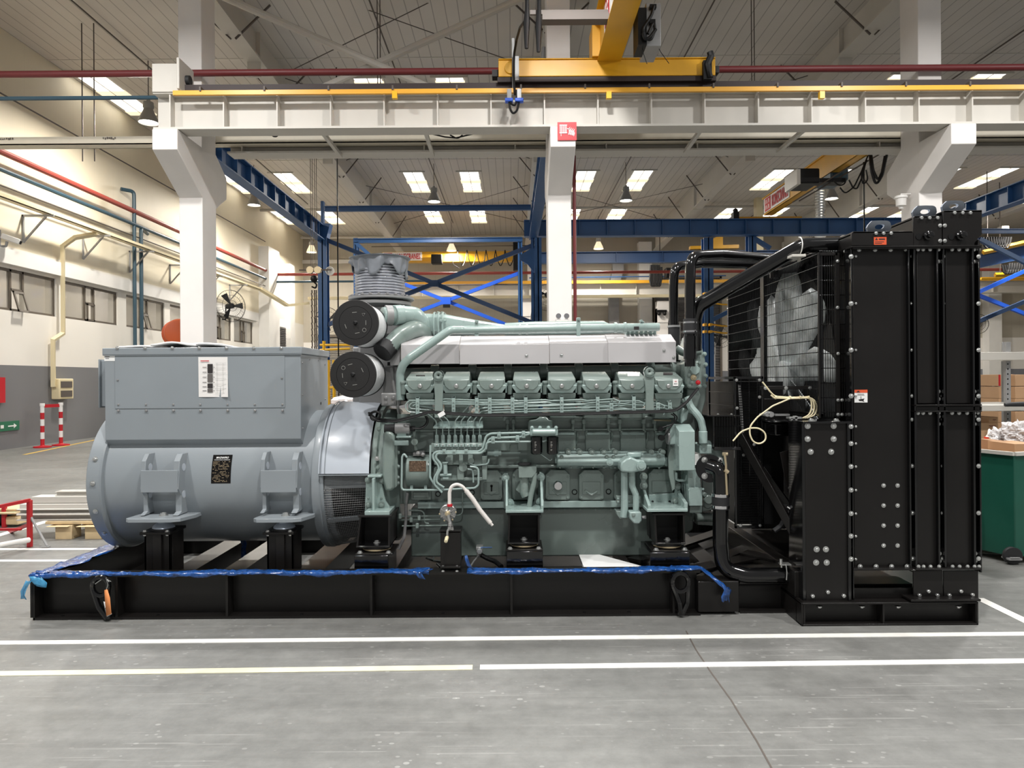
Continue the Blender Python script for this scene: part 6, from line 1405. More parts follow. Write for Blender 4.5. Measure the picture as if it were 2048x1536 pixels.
# wiring
b = MB(); cab = [(738, 826, 5.25), (752, 838, 5.12), (790, 842, 5.06), (830, 832, 5.05), (862, 822, 5.06), (900, 826, 5.05), (960, 830, 5.05), (1050, 829, 5.045), (1150, 827, 5.045), (1250, 824, 5.05), (1330, 822, 5.05), (1352, 820, 5.05), (1372, 805, 5.08), (1396, 776, 5.12)]
b.tube([at(*p) for p in cab], .0095, .15, 8, 6); b.tube([at(p[0], p[1]+2.4, p[2]-.008) for p in cab], .006, .15, 6, 6)
wh = b.build('wiring_harness', 'cable_black', None, label='black wiring harness running along the engine under the rocker covers', cat='cable')
b = MB(); b.ptube([(738, 832), (742, 826), (752, 822), (762, 828), (758, 838), (745, 840), (740, 833), (756, 842), (775, 843)], .009, 5.1, .04, 7); tag(b.build('cable_coil', 'cable_black'), 'loose black cable coil emerging behind the grey shroud', 'cable')
b = MB(); b.ptube([(853, 832), (858, 842), (852, 852), (840, 858), (826, 857)], .005, 5.07, .05, 6); b.ptube([(850, 832), (855, 842), (848, 852), (838, 856), (826, 856)], .005, 5.08, .05, 6); tag(b.build('solenoid_cable', 'cable_black'), 'thin black cable pair curving down to the solenoid', 'cable')
b = MB(); b.ptube([(1342, 828), (1350, 832), (1348, 845), (1340, 856), (1326, 876)], .005, 5.06, .05, 6); b.ptube([(1346, 826), (1355, 834), (1352, 842), (1342, 850), (1322, 856)], .005, 5.07, .05, 6); b.pcyl(1322, 858, 5.04, 5.09, .018, 10); b.pcyl(1324, 876, 5.03, 5.08, .02, 10)
tag(b.build('charging_cable', 'cable_black'), 'two black cables dropping to the small charging alternator at right', 'cable')
b = MB(); p = at(883, 826, 5.02); b.bar(at(877, 832, 5.02), at(889, 825, 5.02), .004, .03); tag(b.build('paper_tag', 'white'), 'small white tag tied to the injector pipes', 'tag')
# ================================================================== RADIATOR
BP, BD, BG = 'black_paint', 'black_dark', 'black_gloss'
t = rad = T('radiator', 'tall black radiator with fan guard standing at the right end of the skid', 'radiator', (2.5, YA, 0))
YR = 4.66
def R(name, b, m=BP, par=None, bev=.003, **k): return b.build(name, m, par or rad, bevel=bev, **k)
# base frame on the floor
x0, x1 = at(1603, 1228, 4.58).x, at(1957, 1228, 4.58).x
b = MB(); b.box(x0, x1, 4.66, 4.672, 0, .15); b.box(x0, x1, 4.58, 4.67, 0, .012); b.box(x0, x1, 4.58, 4.67, .138, .15); bf = R('base_frame', b)
b = MB(); b.box(x0, x0+.012, 4.58, 6.95, 0, .15); b.box(x0, x0+.1, 4.67, 6.95, .138, .15); b.box(x1-.012, x1, 4.58, 6.95, 0, .15); b.box(x0, x1, 6.9, 6.95, 0, .15); b.box(x0, x1, 4.7, 6.9, .14, .145); R('base_rail', b)
for px in (1607, 1765, 1950): xx = at(px, 1228, 4.6).x; b = MB(); b.box(xx-.006, xx+.006, 4.585, 4.66, .012, .138); R('stiffener', b, BP, bf, .001)
for px in (1639, 1724, 1796, 1917): bolt(bf, at(px, 1208, 4.62)-Vector((0, 0, .012)), .013, (0, 0, -1))
# supporting leg at the left
b = MB(); b.pbox(1611, 1695, 846, 1207, YR-.03, YR-.018); leg = R('support_leg', b)
b = MB(); b.pbox(1605, 1611, 846, 1207, YR-.03, YR+.2); b.pbox(1696, 1702, 846, 1207, YR-.045, YR+.1); b.pbox(1606, 1704, 843, 847, YR-.05, YR+.25); R('leg_flange', b, BG, leg, .002)
for p in ((1615, 852), (1667, 852), (1615, 878), (1667, 878), (1621, 903.5), (1662, 903.5), (1633, 1098.5), (1651.5, 1098.5), (1632, 1125), (1653, 1125)): pbolt(leg, *p, YR-.03, .0135)
for p in ((1624.5, 1191.5), (1655, 1183.5), (1686.5, 1191)): pbolt(leg, *p, YR-.03, .013, washer=False)
for p in ((1619, 842), (1668, 842)): bolt(leg, at(*p, YR)+Vector((0, -.03, .0)), .016, (0, 0, 1))
# front panels, columns
pa = MB(); pa.pbox(1707, 1818, 497, 1136, YR, YR+.012); pa = R('side_panel', pa)
b = MB(); b.pbox(1834, 1875, 497, 807, YR, YR+.012); pb1 = R('side_panel', b)
b = MB(); b.pbox(1892, 1946, 497, 807, YR, YR+.012); pc1 = R('side_panel', b)
b = MB(); b.pbox(1834, 1875, 824, 1134, YR, YR+.012); pb2 = R('side_panel', b)
b = MB(); b.pbox(1892, 1946, 824, 1134, YR, YR+.012); pc2 = R('side_panel', b)
for q0, q1, y1 in ((1704, 1706.5, 1205), (1818.5, 1821.5, 1136), (1829, 1833.5, 1136), (1875.5, 1879, 1136), (1887.5, 1891.5, 1136), (1946.5, 1950.5, 1136), (1959, 1962, 1145)):
    b = MB(); b.pbox(q0, q1, 495, y1, YR-.03, YR+.06); R('column_flange', b, BG, None, .0015)
b = MB(); b.pbox(1819, 1832, 497, 1138, YR+.06, YR+.07); b.pbox(1877, 1890, 497, 1138, YR+.06, YR+.07); b.pbox(1948, 1961, 497, 1138, YR+.06, YR+.07); b.pbox(1695, 1706, 497, 1205, YR+.06, YR+.07); R('column_web', b, BD, None, 0)
b = MB(); b.pbox(1832, 1964, 809, 812, YR-.05, YR+.03); b.pbox(1832, 1964, 813, 821, YR-.03, YR+.03); b.pbox(1832, 1964, 821.5, 824, YR-.05, YR+.03); mr_ = R('middle_rail', b, BP, None, .001)
b = MB(); b.pbox(1703, 1964, 491, 494, YR-.055, YR+.03); b.pbox(1706, 1964, 494.5, 497, YR-.05, YR+.03); tr_ = R('top_rail', b, BP, None, .001)
b = MB(); b.pbox(1707, 1826, 1137, 1141, YR-.045, YR+.03); b.pbox(1832, 1964, 1137, 1140, YR-.05, YR+.03); br_ = R('bottom_rail', b, BP, None, .001)
# lower closing plates and opening
b = MB(); b.pbox(1707, 1830, 1176, 1204, YR+.02, YR+.032); R('lower_plate', b, BP)
b = MB(); b.pbox(1707, 1825, 1168, 1176, YR+.25, YR+.45); R('inner_ledge', b, BP)
b = MB(); b.pbox(1827, 1886, 1141, 1199, YR-.02, YR-.008); b1 = R('lower_plate', b, BP)
b = MB(); b.pbox(1887.5, 1957, 1141, 1199, YR-.02, YR-.008); b2 = R('lower_plate', b, BP)
b = MB(); b.pbox(1822, 1962, 1199, 1203, YR-.09, YR+.1); R('foot_plate', b, BP, None, .001)
for p in ((1838, 1190), (1856, 1182), (1874, 1190)): pbolt(b1, *p, YR-.02, .012, washer=False)
for p in ((1898, 1190), (1921, 1182), (1944, 1189)): pbolt(b2, *p, YR-.02, .012, washer=False)
# core body behind (cooling core tubes run across)
xa, xb = at(1707, 800, YR).x, at(1962, 800, YR).x
b = MB(); b.box(xa+.06, xb-.01, YR+.08, 6.84, .46, 2.44); R('core', b, BD, None, 0)
b = MB(); b.box(xa+.06, xb, 6.84, 6.87, .15, 2.46); b.box(xb-.012, xb, YR, 6.86, .4, 2.5); R('rear_panel', b, BP)
# header tanks at three heights
zt = lambda px, py: at(px, py, YR-.01).z
def tank(px0, px1, py0, py1, name='header_tank', ch=8, yoff=0):
    b = MB(); P_ = [(px0+ch*.4, py0), (px1-ch*.4, py0), (px1, py0+3), (px1, py1), (px0, py1), (px0, py0+ch*.5)]
    pts = [((q := at(x, y, YR-.01-yoff)).x, q.z) for x, y in P_]; b.prism(pts, 'y', YR-.01-yoff, YR+.005-yoff); b.box(pts[0][0], pts[1][0], YR-.01, 6.85, pts[0][1]-.012, pts[0][1]); b.prism(pts, 'y', 6.83, 6.85); 
    b.box(pts[4][0]+.01, pts[3][0]-.01, YR+.02, 6.82, pts[3][1], pts[0][1]-.02)
    return R(name, b, BP, None, .002)
t1 = tank(1703, 1828, 463, 491); t2 = tank(1826, 1884, 432, 491)
b = MB(); pts = [((q := at(x, y, YR-.01)).x, q.z) for x, y in ((1888, 421), (1964, 420), (1964, 468), (1949, 486), (1949, 491), (1886, 491), (1886, 424))]
b.prism(pts, 'y', YR-.01, YR+.005); b.box(pts[0][0], pts[1][0], YR-.01, 6.85, pts[0][1]-.012, pts[0][1]); b.box(pts[0][0]+.01, pts[4][0], YR+.03, 6.8, pts[4][1], pts[0][1]-.02); t3 = R('header_tank', b, BP, None, .002)
b = MB(); b.pprism([(1788, 464), (1828, 444), (1828, 464)], YR+.5, YR+.51); R('tank_gusset', b, BP, None, .001)
# galvanised lifting plates with a hole
def eye_plate(px0, px1, py0, py1, Y, skew=6):
    a, c = at(px0, py0, Y), at(px1, py1, Y); w_, h = c.x-a.x, a.z-c.z; cxx, czz = (a.x+c.x)/2, (a.z+c.z)/2-h*.02
    outl = []; 
    P0 = [(-.5, .0), (-.5, .22), (-.42, .5), (-.1, .52), (.22, .5), (.36, .36), (.5, .0), (.5, -.5), (.1, -.5), (-.3, -.5)]
    def ray(an):
        d = Vector((math.cos(an), math.sin(an))); best = 9
        for i in range(len(P0)):
            p, q = Vector(P0[i]), Vector(P0[(i+1) % len(P0)]); e = q-p; den = d.x*e.y-d.y*e.x
            if abs(den) < 1e-9: continue
            tt = (p.x*e.y-p.y*e.x)/den; uu = (p.x*d.y-p.y*d.x)/den
            if tt > 0 and -.001 <= uu <= 1.001: best = min(best, tt)
        return d*best
    n = 36; vs = []
    for y in (0, .02):
        for ring in (0, 1):
            for i in range(n):
                an = 2*PI*i/n; p = ray(an) if ring == 0 else Vector((math.cos(an)*.19, math.sin(an)*.2+.06))
                vs.append((cxx+p.x*w_, Y+y-p.y*h*1.2, czz+p.y*h))
    fs = []
    for i in range(n):
        j = (i+1) % n; fs += [(i, j, n+j, n+i), (2*n+i, 3*n+i, 3*n+j, 2*n+j), (i, 2*n+i, 2*n+j, j), (n+i, n+j, 3*n+j, 3*n+i)]
    b = MB(); b.add(vs, fs); return R('lifting_plate', b, 'galvanised', None, 0, label='bright galvanised lifting plate')
eye_plate(1734, 1783, 444, 465, YR+.06); eye_plate(1825, 1874, 414, 434, YR+.06); eye_plate(1884, 1930, 404, 422, YR+.06); eye_plate(1504, 1527, 543, 556, 6.3)
for px in (1751, 1766, 1781): pbolt(t1, px, 467, YR-.012, .0115, washer=False)
for px in (1842, 1858, 1874): pbolt(t2, px, 436, YR-.012, .0115, washer=False)
for px in (1908, 1924, 1939.5): pbolt(t3, px, 426, YR-.012, .0115, washer=False)
for p in ((1880, 451), (1880, 481.5)): pbolt(t2, *p, YR-.012, .009)
for p in ((1889.5, 451), (1889.5, 481.5)): pbolt(t3, *p, YR-.012, .009)
for px, tt_ in ((1854, t2), (1919, t3)):
    c = at(px, 472, YR-.012); b = MB(); b.lathe([(.03, 0), (.03, .02), (.022, .024), (.022, .05), (.012, .055)], c, (0, -1, 0), 10); R('drain_fitting', b, BG, tt_, 0)
    b = MB(); b.pcyl(px-16, 473, YR-.014, YR-.01, .02, 16); R('oval_recess', b, BD, tt_, 0)
# rows of bolts
for px in (1718, 1750, 1781, 1812): pbolt(pa, px, 499, YR-.0, .011); pbolt(br_, px+2, 1133, YR-.01, .011)
for px in (1836, 1846, 1860, 1877, 1904, 1918, 1934, 1948, 1957): pbolt(tr_, px, 499, YR-.02, .0085); pbolt(mr_, px, 826, YR-.02, .0085); pbolt(br_, px+1, 1133, YR-.03, .0085)
for y in (513, 607, 700, 792, 853, 887, 933, 980, 1027, 1072, 1118):
    pbolt(pa, 1702, y, YR-.045, .011)
    if y > 500: pbolt(pa, 1711, y, YR-.002, .008, washer=False)
for y in (513, 607, 700, 792): pbolt(pb1, 1825, y, YR-.0, .010); pbolt(pc1, 1885.5, y, YR+.0, .010); pbolt(pc1, 1957, y, YR-.03, .010)
for y in (839, 932, 1026, 1117): pbolt(pb2, 1825, y, YR, .010); pbolt(pc2, 1886, y, YR, .010); pbolt(pc2, 1957, y, YR-.03, .010)
for p in ((1877, 523), (1877, 783), (1877, 798)): pbolt(pb1, *p, YR-.002, .009)
for p in ((1949, 523), (1949, 783), (1949, 798)): pbolt(pc1, *p, YR-.002, .009)
for p in ((1877, 833), (1877, 848), (1879, 1107), (1879, 1122)): pbolt(pb2, *p, YR-.002, .009)
for p in ((1950, 833), (1950, 848), (1951, 1107), (1951, 1122)): pbolt(pc2, *p, YR-.002, .009)
for y in (971, 1011, 1051, 1091): pbolt(pa, 1767, y, YR-.0, .010); pbolt(pa, 1795, y, YR, .010)
# stickers
b = MB(); b.pbox(1748, 1773, 474, 489.5, YR-.013, YR-.0105); s_ = R('warning_label', b, 'orange', t1, 0, label='orange warning label with dark print')
b = MB(); b.pbox(1758, 1770, 477, 479.5, YR-.014, YR-.013); b.pprism([(1750, 480), (1753, 475.5), (1756, 480)], YR-.014, YR-.013); b.pbox(1750, 1768, 483, 484, YR-.014, YR-.013); b.pbox(1750, 1764, 486, 487, YR-.014, YR-.013); R('print', b, 'ink', s_, 0)
b = MB(); b.pbox(1709, 1735, 780, 805, YR-.003, YR-.0005); s_ = R('warning_label', b, 'white', pa, 0, label='white and orange hand-crush warning label')
b = MB(); b.pbox(1709, 1735, 779.5, 785.5, YR-.004, YR-.003); R('orange_band', b, 'orange', s_, 0)
b = MB(); b.pprism([(1713, 784.5), (1716.5, 781), (1720, 784.5)], YR-.005, YR-.004); b.pbox(1715, 1728, 788, 788.6, YR-.004, YR-.003); b.pbox(1715, 1729, 790, 790.6, YR-.004, YR-.003); b.pbox(1721.5, 1722.5, 792.5, 798, YR-.004, YR-.003); b.pprism([(1717, 799), (1722, 798), (1729, 797), (1727, 801), (1729, 803.5), (1723, 802), (1719, 802)], YR-.004, YR-.003); R('hand_symbol', b, 'ink', s_, 0)
# fan, shroud and guard
FX, FY, FZ, FR = 2.22, 5.72, 1.60, .86
b = MB(); n = 48; vs = []
for x in (2.33, 2.345):
    for i in range(n): an = 2*PI*i/n; vs.append((x, FY+(FR+.04)*math.cos(an), FZ+(FR+.04)*math.sin(an)))
    for i in range(n):
        an = 2*PI*i/n; c_, s__ = math.cos(an), math.sin(an); k = 1/max(abs(c_), abs(s__)); yy, zz = FY+c_*k*.95, FZ+s__*k*.98; vs.append((x, yy, min(max(zz, .62), 2.5)))
fs = []
for i in range(n):
    j = (i+1) % n; fs += [(i, n+i, n+j, j), (2*n+i, 2*n+j, 3*n+j, 3*n+i), (i, j, 2*n+j, 2*n+i)]
b.add(vs, fs); b.lathe([(FR+.04, -.12), (FR+.035, .0), (FR+.02, .0), (FR+.02, -.12)], (2.33, FY, FZ), (1, 0, 0), 48, cap=False); R('fan_shroud', b, BP, None, 0)
b = MB(); b.lathe([(.12, 0), (.14, .01), (.14, .14), (.05, .16)], (FX-.06, FY, FZ), (1, 0, 0), 24); fan = R('fan_hub', b, 'fan_blade', None, 0)
for k in range(9):
    an = 2*PI*k/9+.12; b = MB(); rows = []; vs = []; ns = 8
    for j in range(ns+1):
        f = j/ns; r_ = .13+(FR-.15)*f; half = (.15+.16*f)*.5*(1 if f < .8 else 1-(f-.8)*2.6); tw = math.radians(50-16*f); off = .12*f
        for s__ in (-1, -.33, .33, 1):
            ca, sa_ = math.cos(an+off), math.sin(an+off); lat = s__*half*math.cos(tw)*1.25; x = FX+s__*half*math.sin(tw)*.7+.018*(1-s__*s__)
            vs.append((x, FY+ca*r_-sa_*lat, FZ+sa_*r_+ca*lat))
    fs = [(j*4+i, j*4+i+1, j*4+i+5, j*4+i+4) for j in range(ns) for i in range(3)]; b.add(vs, fs)
    o = R('fan_blade', b, 'fan_blade', fan, 0); sm = o.modifiers.new('thick', 'SOLIDIFY'); sm.thickness = .004
GX, GY0, GY1, GZ0, GZ1 = at(1640, 700, 4.76).x, 4.76, 6.80, 1.34, 2.455
gd = MB()
for (y0, y1, z0, z1) in ((GY0, GY1, GZ1-.02, GZ1), (GY0, GY1, GZ0, GZ0+.02), (GY0, GY0+.03, GZ0, GZ1), (GY1-.03, GY1, GZ0, GZ1)): gd.box(GX, GX+.02, y0, y1, z0, z1)
yy = GX*F/(1526-1024); gd.box(GX-.005, GX+.025, yy-.04, yy+.04, GZ0, GZ1+.01); gd = R('fan_guard_frame', gd, BG, None, .002)
b = MB(); zz = GZ0+.1
while zz < GZ1: b.cyl((GX, GY0, zz), (GX, GY1, zz), .0028, n=4, cap=False); zz += .083
R('guard_wires_horizontal', b, BG, gd, 0)
b = MB(); y = GY0+.03
while y < GY1: b.cyl((GX+.004, y, GZ0), (GX+.004, y, GZ1), .0016, n=4, cap=False); y += .0225
R('guard_wires_vertical', b, BG, gd, 0)
xg1 = at(1676, 700, GY0).x; b = MB(); x = GX+.006
while x < xg1: b.cyl((x, GY0, GZ0), (x, GY0, GZ1), .0022, n=4, cap=False); x += .0155
zz = GZ0+.03
while zz < GZ1: b.cyl((GX, GY0, zz), (xg1+.1, GY0, zz), .003, n=4, cap=False); zz += .098
x = at(1682, 700, GY0).x
while x < at(1704, 700, GY0).x: b.cyl((x, GY0+.05, GZ0), (x, GY0+.05, GZ1), .0022, n=4, cap=False); x += .0155
R('guard_wires_front', b, BG, gd, 0)
b = MB(); b.pbox(1637, 1640.5, 505, 836, GY0-.012, GY0); b.pbox(1672, 1680, 505, 836, GY0-.01, GY0); b.pbox(1640, 1675, 505, 511, GY0-.01, GY0); R('guard_post', b, BP, gd, .001)
for p in ((1675, 522), (1675, 615), (1676, 707), (1676, 800), (1690, 503), (1696, 800), (1676, 829), (1696, 829), (1684, 800), (1684, 829)): pbolt(gd, *p, GY0-.012, .008)
b = MB(); b.box(GX+.02, GX+.28, GY0+.02, GY1, GZ1-.008, GZ1); b.box(GX+.02, GX+.28, GY1-.01, GY1, GZ0, GZ1); R('guard_top', b, BP, gd, 0)
b = MB(); b.pbox(1600, 1602, 508, 522, 4.85, 4.9); b.ptube([(1597, 480), (1597, 500), (1598, 512)], .006, 4.9, 0, 6); b.pbox(1585, 1612, 508, 513, 4.8, 5.0); R('hose_bracket', b, 'steel_white', gd, .001)
b = MB(); b.pbox(1541, 1557, 540, 556, 5.6, 5.62); b.pbox(1487, 1503, 556, 575, 6.2, 6.22); R('guard_tab', b, BP, gd, .001)
# charge-air section behind the leg and its supports
b = MB(); b.box(GX+.12, xa+.05, YR+.3, 6.8, .62, 1.3); R('lower_core', b, BD, None, 0)
b = MB(); b.pbox(1548, 1611, 840, 846, 4.95, 5.3); b.pbox(1550, 1606, 847, 872, 4.98, 5.3); R('belt_duct', b, BG, None, .01)
b = MB(); b.pbox(1528, 1612, 797, 838, 5.3, 5.5); R('fan_bearing_plate', b, BP, None, .004)
b = MB(); b.pbox(1527, 1625, 772, 779, 4.95, 5.02); q = R('guard_crossbar', b, BP, None, .002)
for px in (1531, 1572, 1620): pbolt(q, px, 776, 4.95, .009)
b = MB(); b.pbox(1550, 1580, 828, 832, 4.9, 4.93); b.pcyl(1535, 829, 4.88, 4.95, .016, 8); b.pcyl(1543, 829, 4.88, 4.95, .02, 8); R('tension_rod', b, 'steel_grey', None, .001)
def strut(p, q, w_=.05, m=BP): b = MB(); b.bar(at(*p), at(*q), .03, w_); return R('diagonal_strut', b, m, None, .003)
strut((1480, 870, 5.15), (1610, 1105, 4.78), .06); strut((1500, 900, 5.4), (1612, 1060, 5.2), .04); strut((1532, 880, 5.6), (1534, 1040, 5.6), .05)
b = MB(); b.pprism([(1560, 905), (1578, 900), (1600, 960), (1606, 990), (1575, 985)], 4.98, 4.99); q = R('gusset', b, BP, None, .002)
for p in ((1580, 976), (1587, 989), (1600, 971)): pbolt(q, *p, 4.97, .009)
b = MB(); b.ptube([(1574, 1012), (1585, 1020), (1608, 1023)], .012, 4.85, .02, 10); R('silver_hose', b, 'chrome', None, 0)
b = MB(); b.ptube([(1571, 1010), (1571, 1035), (1562, 1052), (1548, 1062)], .018, 4.95, .05, 8); R('drain_hose', b, 'rubber', None, 0)
b = MB(); b.bar((1.72, 5.3, .3), (2.1, 4.85, .3), .12, .02); b.box(1.86, 1.95, 4.7, 6.9, .15, .32); R('side_rail', b, BP, None, .003)
# small auxiliary fan boxes between engine and radiator
t = aux = T('auxiliary_cooler', 'low black box with grilles between the engine and the radiator', 'cooler', (1.75, 5.5, .3))
X0, X1 = 1.625, at(1527, 800, 5.2).x; Z1, Z0 = at(1470, 753, 5.2).z, at(1470, 1057, 5.2).z
b = MB(); b.box(X0, X1, 5.2, 5.215, Z1-.02, Z1); b.box(X0, X0+.015, 5.2, 5.9, Z1-.02, Z1); b.box(X0, X1, 5.2, 5.9, Z1-.004, Z1)
for (y, z) in ((5.2, 0), (5.88, 0)): b.box(X0, X0+.015, y, y+.02, Z0, Z1)
b.box(X1-.015, X1, 5.2, 5.22, Z0, Z1); b.box(X0, X1, 5.2, 5.22, Z0, Z0+.02); b.box(X0, X0+.012, 5.2, 5.9, Z1-.36, Z1-.30); b.build('frame', BG, aux, bevel=.002)
b = MB(); b.box(X0+.06, X1+.2, 5.35, 6.4, Z0, Z1-.04); b.build('inner_box', BD, aux)
b = MB(); z = Z0+.05
while z < Z1-.03: b.cyl((X0+.035, 5.205, z), (X1-.03, 5.205, z), .0026, n=4, cap=False); z += .0185
for fx in (.05, .11, .17): b.cyl((X0+fx, 5.203, Z0), (X0+fx, 5.203, Z1), .002, n=4, cap=False)
b.build('front_grille', BG, aux)
b = MB()
for k in (1, 2): z = Z1-.30*k/3-.02; b.cyl((X0+.004, 5.2, z), (X0+.004, 5.9, z), .003, n=5)
b.build('side_wires', 'black_paint', aux)
b = MB(); b.prism([(X0+.04, Z1-.06), (X0+.06, Z1-.06), (X0+.085, Z1-.5), (X0+.065, Z1-.5)], 'y', 5.235, 5.24); b.build('belt', 'steel_grey', aux)
for p in ((1473, 760), (1519, 760), (1519, 794), (1474, 816), (1521, 829), (1487, 889), (1508, 889), (1487, 910), (1508, 910), (1481, 1051), (1530-10, 1051)): pbolt(aux, *p, 5.2, .0075)
# lower box reaching towards the engine
X2 = at(1431, 850, 5.0).x; zt2, zb2 = at(1440, 830, 5.1).z, at(1440, 898, 5.05).z
b = MB(); b.box(X2-.04, X0, 5.05, 5.9, zt2-.008, zt2); b.box(X2, X0, 5.06, 5.07, zb2, zb2+.012); b.box(X2, X2+.01, 5.06, 5.07, zb2, zt2); b.box(X2, X0, 5.06, 5.9, zb2-.01, zb2); b.build('lower_frame', BG, aux, bevel=.001)
b = MB(); x = X2+.01
while x < X0: b.cyl((x, 5.065, zb2), (x, 5.065, zt2), .002, n=4, cap=False); x += .019
for z in (zb2+.08, zb2+.16): b.cyl((X2, 5.063, z), (X0, 5.063, z), .0025, n=4, cap=False)
b.build('lower_grille', BG, aux); b = MB(); b.box(X2+.03, X0, 5.2, 5.9, zb2, zt2-.02); b.build('lower_inner', BD, aux)
for p in ((1436, 829), (1463, 829)): bolt(aux, at(*p, 5.07), .007, (0, 0, 1))
# pipes between radiator and engine
def thing_pipe(name, pts, r, m, label, bend, clamps=(), cat='pipe', n=20, extra=None):
    b = MB(); P_ = [at(*p) for p in pts]; o = T(name, label, cat, P_[0]); b.tube(P_, r, bend, n, 10); b.build('tube', m, o)
    for (p, q, rr_, mm, nm) in clamps: b = MB(); b.cyl(at(*p), at(*q), rr_, n=28); b.build(nm, mm, o, bevel=.001)
    return o
Yp = 5.02
o = thing_pipe('coolant_pipe', [(1700, 489, 4.9), (1604, 491, 4.9), (1395, 612, 5.15), (1389, 640, 5.2), (1389, 700, 5.25)], .0525, BG, 'thick glossy black pipe sloping from the radiator top down to the engine', .16,
               (((1688, 489, 4.9), (1700, 489, 4.9), .06, 'steel_grey', 'collar'), ((1684, 489, 4.9), (1687, 489, 4.9), .064, 'chrome', 'clamp'), ((1700, 489, 4.9), (1704, 489, 4.9), .068, BG, 'flange')))
b = MB(); c = at(1598, 492, 4.9); b.tube([c+Vector((0, math.sin(k*PI/8)*-.06, math.cos(k*PI/8)*.06)) for k in range(9)], .004, 0, 6); b.build('u_bolt', 'white_paint', o)
thing_pipe('coolant_pipe', [(1380, 733, 5.08), (1380, 560, 5.08), (1382, 512, 5.08), (1440, 509, 5.3), (1592, 521, 5.9)], .038, BG, 'glossy black pipe rising from the engine, the front one of two curved ones', .17,
           (((1380, 668, 5.06), (1380, 638, 5.06), .047, 'rubber', 'rubber_sleeve'), ((1380, 665, 5.06), (1380, 661.5, 5.06), .049, 'chrome', 'clamp'), ((1380, 647, 5.06), (1380, 643.5, 5.06), .049, 'chrome', 'clamp'), ((1380, 718, 5.08), (1380, 672, 5.08), .045, BG, 'lower_pipe')))
thing_pipe('coolant_pipe', [(1348, 720, 5.6), (1347, 575, 5.6), (1349, 533, 5.6), (1400, 527, 5.8), (1580, 530, 6.2)], .036, BG, 'glossy black pipe rising from the engine, the rear one of two curved ones', .17,
           (((1348, 690, 5.6), (1348, 655, 5.6), .045, 'rubber', 'rubber_sleeve'), ((1348, 655, 5.6), (1348, 651, 5.6), .05, 'steel_grey', 'clamp')))
o = thing_pipe('coolant_pipe', [(1419, 932, 4.96), (1441, 940, 4.9), (1441, 1000, 4.9), (1441, 1085, 4.9), (1446, 1138, 4.88), (1490, 1151, 4.86), (1612, 1150, 4.84)], .053, BG, 'thick glossy black elbow pipe dropping from a flange and turning to the radiator foot', .22,
           (((1441, 1018, 4.9), (1441, 987, 4.9), .059, 'rubber', 'rubber_sleeve'), ((1441, 1016, 4.9), (1441, 1010, 4.9), .061, 'chrome', 'clamp'), ((1441, 993, 4.9), (1441, 987, 4.9), .061, 'chrome', 'clamp'), ((1420, 937, 5.0), (1419.5, 937, 4.985), .098, BG, 'flange')))
for p in ((1409, 920), (1439, 920), (1409, 952), (1440, 953)): pbolt(o, *p, 4.983, .015)
b = MB(); b.ptube([(1563, 1122), (1563, 1135)], .006, 4.8, 0, 6); b.ptube([(1572, 1128), (1574, 1145), (1573, 1160)], .004, 4.78, .01, 6); b.pbox(1563, 1583, 1129, 1131, 4.78, 4.84); b.ptube([(1562, 1118), (1562, 1130)], .01, 4.8, 0, 6); b.build('pipe_clip', 'zinc', o)
b = MB(); b.ptube([(1449, 905), (1452, 930), (1452, 950), (1454, 990)], .008, 4.85, .02, 7); b.ptube([(1445, 908), (1455, 908)], .012, 4.9, 0, 8); b.ptube([(1450, 940), (1456, 945)], .014, 4.85, 0, 8); tag(b.build('drain_cock_line', 'brass'), 'thin brass drain line with a small cock beside the black elbow', 'pipe')
# cream heater cables
b = MB(); cc = lambda pts, Y=4.85, r=.0055: b.tube([at(x, y, Y) for x, y in pts], r, .1, 7, 6)
cc([(1525, 764), (1540, 783), (1550, 793), (1580, 795), (1616, 794)]); cc([(1542, 790), (1548, 796), (1580, 797), (1616, 796)], 4.84)
for k in range(3): cc([(1615, 794), (1622+k*4, 800), (1624+k*5, 815), (1619+k*6, 830), (1605+k*4, 836.5)], 4.84)
cc([(1580, 797), (1545, 812), (1515, 834), (1500, 852), (1499, 868), (1506, 884), (1520, 888.5), (1532, 880), (1531, 866), (1518, 856), (1501, 856), (1482, 863), (1466, 882)], 4.83)
o = b.build('sensor_cable', 'cable_cream', None, label='looped cream cables hanging in front of the radiator fan', cat='cable')
b = MB()
for px in (1551, 1580, 1600, 1617): c = at(px, 795, 4.84); b.cyl(c-Vector((.004, 0, 0)), c+Vector((.004, 0, 0)), .012, n=10)
b.build('cable_tie', 'cable_cream', o)
b = MB(); b.pbox(1579, 1604, 834, 838, 4.8, 4.86); b.pbox(1582, 1586, 836, 842, 4.8, 4.84); b.pbox(1590, 1595, 832, 840, 4.8, 4.84); b.build('connector', 'zinc', o, bevel=.001)
